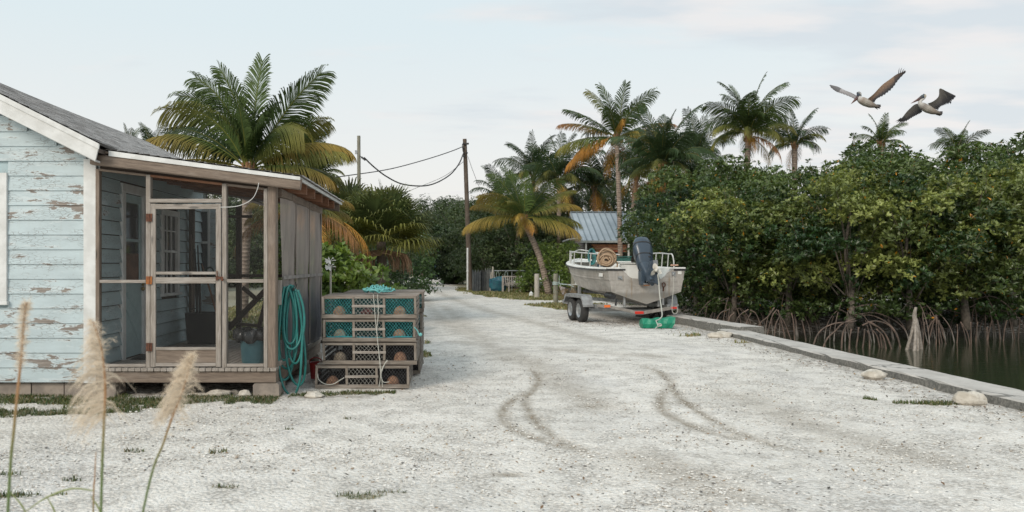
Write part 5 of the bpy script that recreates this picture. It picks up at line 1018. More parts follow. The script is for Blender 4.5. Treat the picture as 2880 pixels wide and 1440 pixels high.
# shed
Ys = 46.; t = thing('shed', 'shingle-walled shed with a blue-grey standing seam metal roof', 'shed', (P(1700, 0, Ys).x, Ys+3, 0))
ea, eb = P(1632, 676, Ys), P(1832, 683, Ys); ra_, rb_ = P(1599, 598, Ys+4.2), P(1790, 598, Ys+4.2)
xa, xb, zr, ze = ra_.x-.1, 13.6, ra_.z, ea.z; yr = Ys+3.6; ye_ = Ys; xe = P(1632, 0, Ys).x
xa = xe; zr = P(0, 598, yr).z
tin = basic('blue_grey_tin', (.44, .50, .55), (.36, .42, .465), .42, .8, .15, .05)
mb = MB(); mb.prism([(xa, ye_, ze), (xa, yr, zr), (xa, yr, zr-.04), (xa, ye_, ze-.04)], (xb-xa, 0, 0)); mb.prism([(xa, yr, zr), (xa, 2*yr-ye_, ze), (xa, 2*yr-ye_, ze-.04), (xa, yr, zr-.04)], (xb-xa, 0, 0)); rf = mb.build('roof', tin, t)
mb = MB(); ns_ = 16
for k in range(ns_+1): x = xa+.03+(xb-xa-.06)*k/ns_; mb.beam((x, ye_-.01, ze+.03), (x, yr, zr+.03), .05, .06)
mb.beam((xa, yr, zr+.04), (xb, yr, zr+.04), .2, .05); mb.build('seam', basic('tin_seam', (.22, .27, .31), (.2, .25, .28), .4), rf)
mb = MB(); mb.beam((xa, ye_-.02, ze-.09), (xb, ye_-.02, ze-.09), .04, .11); mb.beam((xa-.02, ye_, ze-.07), (xa-.02, yr, zr-.07), .03, .12); mb.build('fascia', basic('pale_fascia', (.42, .45, .44)), rf)
shw = NT('shingle_wall'); br = shw.n('ShaderNodeTexBrick'); shw.l(shw.coord('gv', (1, 1, 1)), br.inputs['Vector']); 
for k, v in (('Scale', 1.0), ('Brick Width', .22), ('Row Height', .17), ('Mortar Size', .012)): br.inputs[k].default_value = v
br.inputs['Color1'].default_value = (.21, .195, .19, 1); br.inputs['Color2'].default_value = (.13, .115, .11, 1); br.inputs['Mortar'].default_value = (.04, .035, .03, 1); shw.l(br.outputs[0], shw.b.inputs['Base Color']); shw.rough(.95)
mb = MB(); wx = xa-.05; V = [(wx, Ys+.9, 0), (wx, 2*yr-Ys-.5, 0), (wx, 2*yr-Ys-.5, ze-.1), (wx, yr, zr-.12), (wx, Ys+.9, ze+.15)]
wx = xa+.35; V = [(wx, y, z) for _, y, z in V]; mb.add(V+[(wx+.1, y, z) for _, y, z in V], [(0, 1, 2, 3, 4), (9, 8, 7, 6, 5), (0, 4, 9, 5), (1, 6, 7, 2)], None, [(y, z, 0) for _, y, z in V]*2)
V = [(wx+.1, Ys+.9, 0), (xb-.3, Ys+.9, 0), (xb-.3, Ys+.9, ze+.1), (wx+.1, Ys+.9, ze+.1)]; mb.add(V+[(x, y+.1, z) for x, y, z in V], [(0, 1, 2, 3), (7, 6, 5, 4), (3, 2, 6, 7), (0, 4, 5, 1)], None, [(x, z, 0) for x, y, z in V]*2)
mb.build('wall', shw.m, t)
mb = MB(); [mb.box(x-.05, x+.05, Ys+.05, Ys+.15, 0, ze-.1) for x in (xa+.35, (xa+xb)/2, xb-.35)]; mb.build('eave_post', M['white'], t)
mb = MB(); mb.tube([P(1583, 680, Ys+.3), P(1600, 674, Ys+.1), P(1632, 671, Ys-.05)], .06, 8); mb.build('gutter_pipe', basic('grey_pipe', (.4, .41, .4)), t)
for k, (y_, c_) in enumerate(((689, (.30, .13, .06)), (695, (.24, .11, .06)), (700, (.30, .17, .10)), (706, (.36, .10, .05)))):
    mb = MB(); a_, b_ = P(1664+k*4, y_, Ys+.3), P(1760, y_+1, Ys+.3); mb.beam(a_, b_, .35, .10); tag(mb.build('lumber_plank', basic('lumber%d' % k, c_, bump=.1)), ['topmost reddish plank stored under the shed eave', 'second reddish brown plank under the shed eave', 'third pale brown plank under the shed eave', 'lowest orange-red plank under the shed eave'][k], 'plank')
# far things down the road
t = thing('star_post', 'white post topped with a star-shaped ornament by the far road', 'post', (P(1243, 0, 88).x, 88, 0)); mb = MB(); x = P(1243, 0, 88).x; mb.box(x-.14, x+.05, 87.9, 88.1, 0, P(0, 732, 88).z); mb.box(x-.3, x-.2, 87.9, 88.1, 0, P(0, 745, 88).z); mb.build('shaft', M['pilingw'], t)
mb = MB(); cz = P(0, 726, 88).z; mb.prism([(x+(.42 if k % 2 == 0 else .17)*math.sin(k*math.pi/5), 87.9, cz+(.42 if k % 2 == 0 else .17)*math.cos(k*math.pi/5)) for k in range(10)], (0, .1, 0)); mb.build('star', M['white'], t)
x = P(1224, 0, 90).x; mb = MB(); z0, z1 = P(0, 761, 90).z, P(0, 748, 90).z; mb.box(x-.22, x+.22, 89.8, 90.3, z0, z1); mb.box(x-.26, x+.26, 89.75, 90.35, z1, z1+.06); mb.box(x-.05, x+.05, 90, 90.1, 0, z0); tag(mb.build('mailbox', basic('sky_blue_paint', (.20, .42, .52))), 'light blue box on a post far down the road', 'mailbox')
mb = MB(); mb.tube(smooth([P(1203, 730, 88), P(1210, 748, 88), P(1219, 761, 88), P(1235, 762, 88)]), .10, 6); tag(mb.build('hammock', basic('pale_canvas', (.42, .38, .36))), 'pale hammock slung from the far palm beside the road', 'hammock')
t = thing('utility_cart', 'small dark cart parked at the roadside in the distance', 'cart', (P(1230, 0, 85).x, 85, 0)); c = P(1231, 770, 85); mb = MB(); mb.box(c.x-.35, c.x+.25, 84.7, 86, .35, .8); mb.prism([(c.x-.35, 84.7, .8), (c.x+.25, 84.7, .8), (c.x+.2, 85, 1.0), (c.x-.3, 85, 1.0)], (0, .5, 0)); mb.build('cart_body', basic('navy_paint', (.015, .03, .08), (.015, .03, .06), .4), t)
for s_ in (-.3, .2): mb = MB(); mb.tube([(c.x+s_-.05, 84.9, .2), (c.x+s_+.05, 84.9, .2)], .2, 12); mb.build('wheel', M['rubber'], t)
# ================================================================ PALMS
GRN = np.array((.056, .088, .028)); DGR = np.array((.032, .054, .023)); YGR = np.array((.17, .16, .04)); ORG = np.array((.42, .20, .045)); BRN = np.array((.26, .13, .06)); GOLD = np.array((.32, .22, .055))
def frond(mb, base, az, e0, L_, bend, col, r, n=48, lw=.035, ll=.16, tipcol=None, droop=.5, sc=1.0, twist=0.0):
    """az: degrees from +X turning to +Y; e0: start elevation; bend: degrees turned downward along the rachis"""
    lw = lw*(L_/3.1)**.8; N = 22; s = np.linspace(0, 1, N); el = R(e0)-R(bend)*s**1.6; h = np.array((math.cos(R(az)), math.sin(R(az)), 0)); up = np.array((0, 0, 1.))
    side = np.cross(h, up); wob = (r.random()-.5)*.25
    T = np.cos(el)[:, None]*h+np.sin(el)[:, None]*up+side*(wob*s**2)[:, None]; T = nrm(T); pts = np.array(base)+np.vstack([[0, 0, 0], np.cumsum(T[:-1]*L_/(N-1), 0)])
    rac = np.array(col)*.9+np.array((.09, .065, .01)); mb.tube(pts, [.028*sc, .016*sc, .005*sc], 4, np.clip(rac*1.1, 0, .6), cap=False)
    u = np.linspace(.13, 1, n); P0 = np.stack([np.interp(u, s, pts[:, k]) for k in range(3)], 1); Tt = nrm(np.stack([np.interp(u, s, T[:, k]) for k in range(3)], 1))
    sd = nrm(np.cross(Tt, up)+1e-6); sd = nrm(sd+np.array(h)*0); nn = np.cross(sd, Tt)
    tw = twist*(.55+.45*u); sd2 = sd*np.cos(tw)[:, None]+nn*np.sin(tw)[:, None]; nn = np.cross(sd2, Tt); sd = sd2
    env = np.clip(np.minimum((u-.06)/.2, 1), .25, 1)*np.clip(1.08-u**2.6*.62, .3, 1); ln = L_*ll*1.25*env
    ang = R(68)-R(40)*u; C = []
    for sg in (1, -1):
        jt = 1+.14*(r.random(n)-.5); va = .35*(1-droop); a2 = ang+(r.random(n)-.5)*.22
        d1 = nrm(np.cos(a2)[:, None]*Tt+np.sin(a2)[:, None]*(sd*sg*math.cos(va)+nn*math.sin(va))+(r.random((n, 3))-.5)*.10)
        l = (ln*jt)[:, None]; g = np.array((0, 0, -1.)); m1 = P0+d1*l*.42+g*l*.10*droop; m2 = P0+d1*l*.75+g*l*.38*droop; tp = P0+d1*l*.96+g*l*(.82*droop)
        wv = nrm(np.cross(d1, nn)+Tt*.3)*(lw*.5*sc); wv = np.tile(Tt, 1)*(lw*.5*sc)
        V = np.stack([P0-wv*.6, P0+wv*.6, m1-wv, m1+wv, m2-wv*.75, m2+wv*.75, tp], 1).reshape(-1, 3); b = np.arange(n)*7
        tc = np.array(col if tipcol is None else tipcol); tt = (np.clip((u-.35)/.6, 0, 1)**1.2)[:, None]; lc = np.array(col)*(1-tt)+tc*tt; lc = lc*(.78+.44*r.random((n, 1)))
        C = np.repeat(lc[:, None], 7, 1)
        if tipcol is not None: C[:, 4:] = C[:, 4:]*.5+tc*.5
        mb.add(V, np.stack([b, b+1, b+3, b+2], 1), C.reshape(-1, 3)); mb.L.append(np.stack([b+2, b+3, b+5, b+4], 1).ravel()+mb.n-len(V)); mb.T.append(np.full(n, 4)); mb.M.append(np.zeros(n, int))
        mb.L.append(np.stack([b+4, b+5, b+6], 1).ravel()+mb.n-len(V)); mb.T.append(np.full(n, 3)); mb.M.append(np.zeros(n, int))
def trunk(mb, pts, r0, r1, n=12):
    pts = smooth(pts, 6); mb.tube(pts, np.linspace(r0, r1, len(pts))*(1+.0*np.arange(len(pts))), n)
def coconut(cx, cy, Y, L_, seed, label, base=None, nf=20, hero=None, dead=3, nleaf=44, r0=.17, r1=.11, group='coconut palms round the yard', bg=0, sc=.95, nuts=True, lean=0, col=None, hang=1.0):
    r = np.random.default_rng(seed); c = P(cx, cy, Y); b_ = Vector((c.x+lean, Y, -.05)) if base is None else P(base[0], base[1], Y)
    b_.z = -.05; t = thing('coconut_palm', label, 'palm tree', (b_.x, b_.y, 0), 0, None)
    mid = b_.lerp(c, .5)+Vector((-.12*(c.x-b_.x), 0, 0)); mb = MB(); trunk(mb, [b_, mid, c-Vector((0, 0, .15)), c+Vector((0, 0, .1))], r0, r1); mb.build('trunk', M['ptrunk'], t, smooth=True)
    mb = MB()
    fr = hero if hero else []
    if not hero:
        ph = r.random()*360
        for k in range(nf):
            q = k/(nf-1); az = ph+k*137.5+(r.random()-.5)*20; e0 = 86-76*q**1.05+(r.random()-.5)*10; bend = 38+66*q**.7+(r.random()-.5)*26; l = L_*(.74+.26*math.sin(math.pi*min(q+.3, 1)))*(.9+.2*r.random())
            g = (col if col is not None else GRN)*(.75+.5*r.random()); tipc = None
            if q > .62 and r.random() < .55: tipc = YGR*(.6+.6*r.random())
            fr.append((az, e0, l, bend, g, tipc, .3+.5*q))
    for f in fr:
        az, e0, l, bend, g, tipc, dr = f; frond(mb, c+Vector((.08*math.cos(R(az)), .08*math.sin(R(az)), .05)), az, e0, l, bend, g, r, int(nleaf*1.6), .050*sc, .25, tipc, min(1, dr+.2), sc, (r.choice([-1, 1])*(1.15 if hero else .3+.9*r.random()) if e0 > 44 else (r.random()-.5)*.5))
    mb.build('crown', M['frond'], t)
    if dead:
        mb = MB()
        for k in range(dead): cc = [ORG, BRN, GOLD][k % 3]*(.8+.4*r.random()); frond(mb, c-Vector((0, 0, .05)), r.random()*360 if not isinstance(hang, (list, tuple)) else hang[k], -10-25*r.random() if not isinstance(hang, (list, tuple)) else -5, L_*(.55+.3*r.random()), 55+20*r.random(), cc, r, int(nleaf*.9), .055*sc, .2, None, .95, sc)
        mb.build('dead_frond', M['frond'], t)
    mb = MB()
    for k in range(14): a_ = r.random()*6.28; mb.tube([c+Vector((.04*math.cos(a_), .04*math.sin(a_), -.35)), c+Vector((.16*math.cos(a_), .16*math.sin(a_), -.02+.1*r.random())), c+Vector((.2*math.cos(a_), .2*math.sin(a_), .22))], [.05, .05, .02], 4)
    mb.build('crown_sheath', bpy.data.materials.get('palm_fibre') or basic('palm_fibre', (.36, .20, .09), (.16, .09, .05), .9, 20), t)
    if nuts:
        mb = MB()
        for k in range(8): a_ = r.random()*6.28; mb.ball(c+Vector((.28*math.cos(a_), .28*math.sin(a_), -.12-.22*r.random())), (.10, .10, .13), n=7, m=6)
        mb.build('coconuts', bpy.data.materials.get('coconut_husk') or basic('coconut_husk', (.30, .20, .06), (.20, .13, .05), .7), t)
    return t
hero = [ # az, e0, L, bend, colour, tip colour, droop
 (8, 88, 3.26, 10, GRN*1.15, None, .15), (175, 86, 3.13, 30, GRN, None, .25), (186, 80, 3.2, 52, GRN*1.1, None, .35), (170, 72, 3.44, 74, GRN, None, .45), (182, 66, 3.3, 84, GRN*1.2, YGR*.8, .5),
 (182, 40, 3.39, 72, GRN*1.2, GOLD*.8, .75), (176, 46, 2.78, 52, DGR, None, .6), (350, 60, 3.57, 24, GRN*.9, None, .3), (15, 52, 2.78, 46, GRN, YGR, .5), (330, 64, 2.61, 112, GRN*1.1, YGR, .8),
 (358, 26, 2.85, 44, GRN*1.2, YGR*1.2, .75), (4, 34, 3.04, 60, YGR*.6, GOLD, .7), (340, 6, 2.7, 40, GRN, GOLD*.6, .7), (20, 12, 2.9, 50, DGR*1.2, YGR, .75), (75, 70, 2.96, 50, DGR, None, .4), (110, 60, 3.04, 60, DGR, None, .5),
 (95, 40, 3.04, 70, DGR, YGR, .6), (265, 72, 2.52, 40, GRN, None, .3), (295, 62, 2.2, 60, GRN, None, .6), (200, 14, 3.13, 60, YGR*.6, GOLD, .8), (150, 10, 2.96, 60, GRN, YGR, .8),
 (358, -6, 2.9, 52, GRN, YGR, .8), (20, -14, 2.8, 50, GOLD*.7, ORG, .9), (335, -22, 2.7, 40, YGR*.7, ORG, .9)]
coconut(700, 478, 24, 3.9, 11, 'large coconut palm towering behind the porch roof', base=(682, 800), hero=hero, dead=3, nleaf=78, r0=.17, r1=.15, sc=.86, nuts=False, hang=[10, 340, 200])
coconut(868, 420, 46, 2.0, 12, 'smaller dark coconut palm just right of the large one behind the porch', nf=16, dead=1, nleaf=34, col=DGR)
coconut(893, 495, 46, 2.2, 13, 'coconut palm with yellowing fronds between the large palm and the grey pole', nf=18, dead=3, nleaf=40, col=GRN*1.1, r0=.14)
coconut(842, 590, 20, 2.6, 14, 'low coconut palm with golden fronds seen past the porch corner', hero=[(a_, e_, 1.25, b_, GRN*.9, GOLD*.6, .9) for a_, e_, b_ in ((0, 28, 60), (20, 10, 50), (340, 0, 50), (60, 30, 70), (120, 20, 60), (180, 25, 60), (200, 5, 50), (300, 15, 60))], dead=5, nleaf=46, hang=[350, 330, 10, 300, 200], nuts=False, r0=.12, sc=.8)
coconut(362, 412, 33, .9, 15, 'tiny palm tip showing above the grey roof', nf=12, dead=0, nleaf=24, col=DGR)
coconut(428, 425, 30, 1.1, 45, 'small palm tip peeping over the roof next to the large palm', nf=12, dead=0, nleaf=24, col=DGR)
young = [(178, 28, 2.7, 36, GRN*1.2, GOLD*.5, .6), (182, 8, 3.1, 44, YGR*.8, GOLD*1.1, .85), (165, 44, 2.6, 40, GRN*1.2, YGR, .5), (190, 50, 2.7, 64, GRN*1.2, GOLD*.7, .6), (270, 76, 2.7, 40, GRN*1.5, None, .3), (120, 75, 3.0, 34, GRN, None, .3), (190, 78, 2.9, 26, GRN*1.3, None, .3), (165, 66, 3.0, 30, GRN, None, .35),
 (20, 82, 3.0, 22, GRN*1.2, None, .3), (350, 62, 2.8, 40, GRN*1.2, None, .4), (8, 44, 3.0, 36, GRN, YGR, .5), (355, 32, 2.9, 52, GRN*1.4, GOLD*.8, .6), (4, 10, 2.9, 40, GRN*1.2, YGR, .7), (345, -2, 2.9, 38, YGR, GOLD, .85), (60, 50, 2.9, 50, DGR, None, .5), (90, 30, 2.8, 50, DGR, None, .5), (130, 35, 2.8, 40, GRN, YGR, .5), (250, 20, 1.9, 80, GOLD*.9, GOLD*1.2, .8), (285, -12, 1.6, 50, GOLD, ORG, .9), (255, -20, 1.5, 50, GOLD*1.1, GOLD*1.1, .9), (240, 40, 2.4, 60, GRN*1.3, YGR, .5)]
coconut(1474, 615, 43, 2.9, 16, 'short leaning coconut palm with golden lower fronds beside the verge', base=(1545, 829), hero=young, dead=0, sc=.85, nleaf=56, r0=.19, r1=.12, nuts=False)
tall = [(178, 84, 2.9, 30, GRN, None, .3), (200, 70, 2.9, 40, GRN*1.2, YGR, .45), (8, 86, 2.9, 12, GRN*.9, None, .2), (350, 66, 3.1, 36, GRN, None, .4), (172, 40, 3.0, 26, GRN, None, .45), (182, 26, 3.0, 34, GRN, BRN, .55), (5, 28, 3.1, 36, GRN, BRN, .6), (340, 20, 2.5, 60, YGR, GOLD, .7),
 (182, 2, 3.1, 36, GRN*1.2, YGR, .8), (178, -18, 2.9, 30, ORG*.8, ORG*1.1, .95), (190, -8, 2.7, 50, ORG, ORG, .95), (2, -10, 2.6, 60, ORG*.9, ORG, .95), (270, 62, 1.9, 130, GOLD, ORG, .9), (320, 10, 2.4, 70, GRN, GOLD, .8), (90, 60, 2.8, 40, DGR, None, .4), (60, 30, 2.7, 50, DGR, None, .5), (120, 30, 2.7, 50, DGR, None, .5), (300, 60, 2.5, 60, GRN, None, .4), (240, 55, 2.5, 60, GRN*1.1, None, .4)]
coconut(1735, 388, 43, 2.9, 17, 'tallest slender coconut palm with orange dead fronds in front of the shed', base=(1747, 800), hero=tall, dead=2, nleaf=46, r0=.14, r1=.11)
coconut(1862, 470, 38, 2.9, 18, 'dark coconut palm with long drooping fronds right of the tallest one', nf=24, dead=6, nleaf=44, col=DGR*1.25, lean=.6)
coconut(2105, 378, 38, 2.6, 19, 'big coconut palm with coconuts rising above the left of the mangroves', nf=24, dead=3, nleaf=44, col=GRN*.95, lean=-.3)
coconut(2235, 410, 42, 2.0, 20, 'coconut palm just right of the coconut-laden one above the mangroves', nf=20, dead=1, nleaf=36, col=DGR*1.2, nuts=False)
coconut(2478, 405, 40, 1.45, 21, 'small palm crown above the mangroves below the pelicans', nf=16, dead=0, nleaf=36, col=GRN*.9, nuts=False)
coconut(2698, 428, 42, 1.55, 22, 'rightmost small palm crown above the mangroves', nf=16, dead=0, nleaf=32, col=GRN*.8, nuts=False)
coconut(1500, 500, 56, 3.2, 23, 'dark background palm, the left of a pair behind the leaning palm', nf=20, dead=1, nleaf=34, col=DGR*1.1, nuts=False)
coconut(1572, 512, 52, 3.3, 24, 'dark background palm, the right of a pair behind the leaning palm', nf=22, dead=3, nleaf=36, col=DGR*1.2, nuts=False)
coconut(1672, 530, 54, 3.3, 25, 'shadowy palm behind the shed and left of the tallest trunk', nf=22, dead=4, nleaf=34, col=DGR*.9, nuts=False)
coconut(1405, 560, 58, 2.6, 26, 'dim palm behind the crown of the leaning palm on its left', nf=18, dead=1, nleaf=30, col=DGR, nuts=False)
coconut(1790, 500, 50, 2.8, 27, 'shaded palm close behind the tallest trunk on its right', nf=20, dead=3, nleaf=34, col=DGR, base=(1762, 800), nuts=False)
coconut(1960, 440, 50, 2.8, 28, 'half-hidden palm between the two big crowns over the mangroves', nf=18, dead=1, nleaf=30, col=DGR, nuts=False)
coconut(1960, 540, 48, 3.0, 61, 'low dark palm behind the shed roof at its right end', nf=20, dead=2, nleaf=30, col=DGR, nuts=False)
coconut(1265, 640, 95, 2.6, 29, 'far palm crown over the trees at the end of the road', nf=14, dead=0, nleaf=24, col=DGR, nuts=False)
coconut(1190, 745, 88, 1.4, 30, 'small far palm holding the hammock beside the road', nf=14, dead=3, nleaf=24, col=GRN*1.3, nuts=False, r0=.3, r1=.25)
# fan palm
def fanpalm(cx, cy, Y, label, seed, Lf=1.05, nf=34, base=None, name='fan_palm'):
    r = np.random.default_rng(seed); c = P(cx, cy, Y); t = thing(name, label, 'palm tree', (c.x, Y, 0))
    mb = MB(); trunk(mb, [(c.x, Y, -.05), (c.x+.02, Y, c.z*.5), (c.x-.02, Y, c.z)], .15, .13); mb.build('trunk', M['pole'] if name == 'fan_palm' else M['ptrunk'], t)
    def fan(mb, az, e0, pl, fr_, col, hang=0.0):
        d = np.array((math.cos(R(az))*math.cos(R(e0)), math.sin(R(az))*math.cos(R(e0)), math.sin(R(e0)))); hub = np.array(c)+d*pl; mb.tube([c, np.array(c)+d*pl*.5+np.array((0, 0, .06)), hub], .012, 4, col*1.3, cap=False)
        sd = nrm(np.cross(d, (0, 0, 1.))+1e-6); nn = np.cross(sd, d); n = 40; th = np.linspace(-R(150), R(150), n); fd = nrm(np.cos(th)[:, None]*d+np.sin(th)[:, None]*sd+nn*(.15*np.cos(th*2))[:, None]+(r.random((n, 3))-.5)*.08)
        l = (fr_*(.72+.28*np.cos(th*.5))*(.92+.16*r.random(n)))[:, None]; g = np.array((0, 0, -1.)); dr = .35+hang; w_ = nrm(np.cross(fd, nn)); hw = .024
        m1 = hub+fd*l*.5+g*l*.04*dr; m2 = hub+fd*l*.8+g*l*.20*dr; tp = hub+fd*l*(1-.25*hang)+g*l*.6*dr; h0 = np.tile(hub, (n, 1))
        V = np.stack([h0-w_*.004, h0+w_*.004, m1-w_*hw*1.3, m1+w_*hw*1.3, m2-w_*hw*.7, m2+w_*hw*.7, tp], 1).reshape(-1, 3); b = np.arange(n)*7; lc = np.repeat(col*(.7+.6*r.random((n, 1))), 7, 0).reshape(n, 7, 3); lc[:, 5:] = lc[:, 5:]*.6+np.array((.22, .19, .06))*.4
        mb.add(V, np.stack([b, b+1, b+3, b+2], 1), lc.reshape(-1, 3)); mb.L.append(np.stack([b+2, b+3, b+5, b+4], 1).ravel()+mb.n-len(V)); mb.T.append(np.full(n, 4)); mb.M.append(np.zeros(n, int)); mb.L.append(np.stack([b+4, b+5, b+6], 1).ravel()+mb.n-len(V)); mb.T.append(np.full(n, 3)); mb.M.append(np.zeros(n, int))
    mb = MB()
    for k in range(nf):
        q = k/(nf-1); fan(mb, k*137.5, 85-88*q+(r.random()-.5)*12, Lf*(.75+.35*r.random()), Lf*(.85+.25*r.random()), np.array((.085, .115, .045))*(.7+.6*r.random())+(np.array((.08, .06, .0)) if q > .7 else 0), .25*q)
    mb.build('crown', M['frond'], t)
    mb = MB()
    for sgn in (-1, 1):
        for k in range(70):
            hx_ = c.x+sgn*(.10+.62*r.random()**.8); hy = Y-.35+.5*r.random(); zt = c.z-.33-.12*abs(hx_-c.x-sgn*.35)*2+.1*r.random(); dx_ = sgn*(.1+.15*r.random()); mb.tube([(hx_-dx_*1.2, hy, zt), (hx_+dx_*.2, hy-.02, zt-.05), (hx_+dx_*.6+.04*(r.random()-.5), hy-.04, zt-.22), (hx_+dx_*.7+.08*(r.random()-.5), hy-.05, zt-.42-.16*r.random())], [.016, .016, .012, .004], 4, np.array((.30, .19, .13))*(.5+.9*r.random()), cap=False)
    if name == 'fan_palm': mb.build('dead_skirt', M['frond'], t)
    return t
fanpalm(1074, 680, 22.5, 'sabal fan palm with a brown dead skirt above the trap stack', 5, 1.0, 40)
fanpalm(985, 668, 24.5, 'fuller green fan palm crown to the left behind the skirted one', 6, 1.0, 30, name='fan_palm_cluster')

# ================================================================ BROADLEAF
def leafcloud(centers, axes, k, l, w_, spread, r, cols, jit=.35):
    N = len(centers); up = np.array((0, 0, 1.)); ax = nrm(axes); b1 = nrm(np.cross(ax, up+(r.random((N, 3))-.5)*.3)); b2 = np.cross(ax, b1); a_ = r.random((N, k))*6.28; sp_ = spread*(1+jit*(r.random((N, k))-.5)*2)
    d = ax[:, None]*np.cos(sp_)[..., None]+(b1[:, None]*np.cos(a_)[..., None]+b2[:, None]*np.sin(a_)[..., None])*np.sin(sp_)[..., None]; sd = nrm(np.cross(d, ax[:, None]+(r.random((N, k, 3))-.5)*.5)); ll = (l*(.65+.6*r.random((N, k))))[..., None]; c = centers[:, None]
    nn = np.cross(sd, d); p0 = c+d*ll*.08; s1 = c+d*ll*.55+sd*w_*ll/l*.5+nn*ll*.03; s2 = c+d*ll*.55-sd*w_*ll/l*.5+nn*ll*.03; tp = c+d*ll-nn*ll*.06
    V = np.stack([p0, s1, tp, s2], 2).reshape(-1, 3); b = np.arange(N*k)*4; C = np.repeat(cols[:, None]*(.72+.56*r.random((N, k, 1))), 4, 1).reshape(-1, 3) if cols.ndim == 2 else cols
    return V, np.stack([b, b+1, b+2, b+3], 1), C
def puffcloud(r, puffs, dens, k, l, w_, spread, c1, c2, accent=0.0, acc=(.62, .27, .02), fill=.35, mixes=None):
    Cn, Ax, Co = [], [], []
    for pi_, (p, rad) in enumerate(puffs):
        n = max(3, int(dens*rad*rad*12.6)); d = nrm(r.normal(size=(n, 3))+np.array((0, 0, .25))); q = np.where(r.random(n) < fill, r.random(n)**.5, .82+.25*r.random(n))
        lump = 1+.16*np.sin(d[:, 0]*5+p[0]*3)*np.sin(d[:, 1]*4+p[1])+.12*np.sin(d[:, 2]*6+p[2]*5)
        Cn.append(np.array(p)+d*(rad*q*lump)[:, None]*np.array((1, 1, .72))); Ax.append(d*.8+np.array((0, 0, .75))); f = r.random() if mixes is None else mixes[pi_]; Co.append(np.tile(c1*(1-f)+c2*f, (n, 1))*(.85+.3*r.random((n, 1))))
    Cn = np.vstack(Cn); Ax = np.vstack(Ax); Co = np.vstack(Co); V, F, C = leafcloud(Cn, Ax, k, l, w_, spread, r, Co)
    if accent:
        m_ = r.random(len(F)) < accent; C = C.reshape(-1, 4, 3); C[m_] = np.array(acc)*(.7+.5*r.random((m_.sum(), 1, 1))); C = C.reshape(-1, 3)
    return V, F, C
def crownpuffs(r, n, a_, b_, c_, zc, rl, rh, shell=.45, low=.0):
    out = []
    for _ in range(n):
        d = r.normal(size=3); d /= np.linalg.norm(d); q = r.random()**shell; z = zc+d[2]*c_*q; out.append(((d[0]*a_*q, d[1]*b_*q, z), rl+(rh-rl)*r.random()))
    return out
def limbs(mb, r, puffs, z0, r0, nb=14, col=None):
    idx = r.permutation(len(puffs))[:nb]
    for i_ in idx:
        p = np.array(puffs[i_][0]); s = np.array((p[0]*.12, p[1]*.12, z0+(p[2]-z0)*.25*r.random())); m = s*.5+p*.5+np.array((p[0]*-.12, p[1]*-.12, .15*(r.random()-.3))); mb.tube(smooth([s, m, p], 5), [r0, r0*.5, r0*.2], 5)
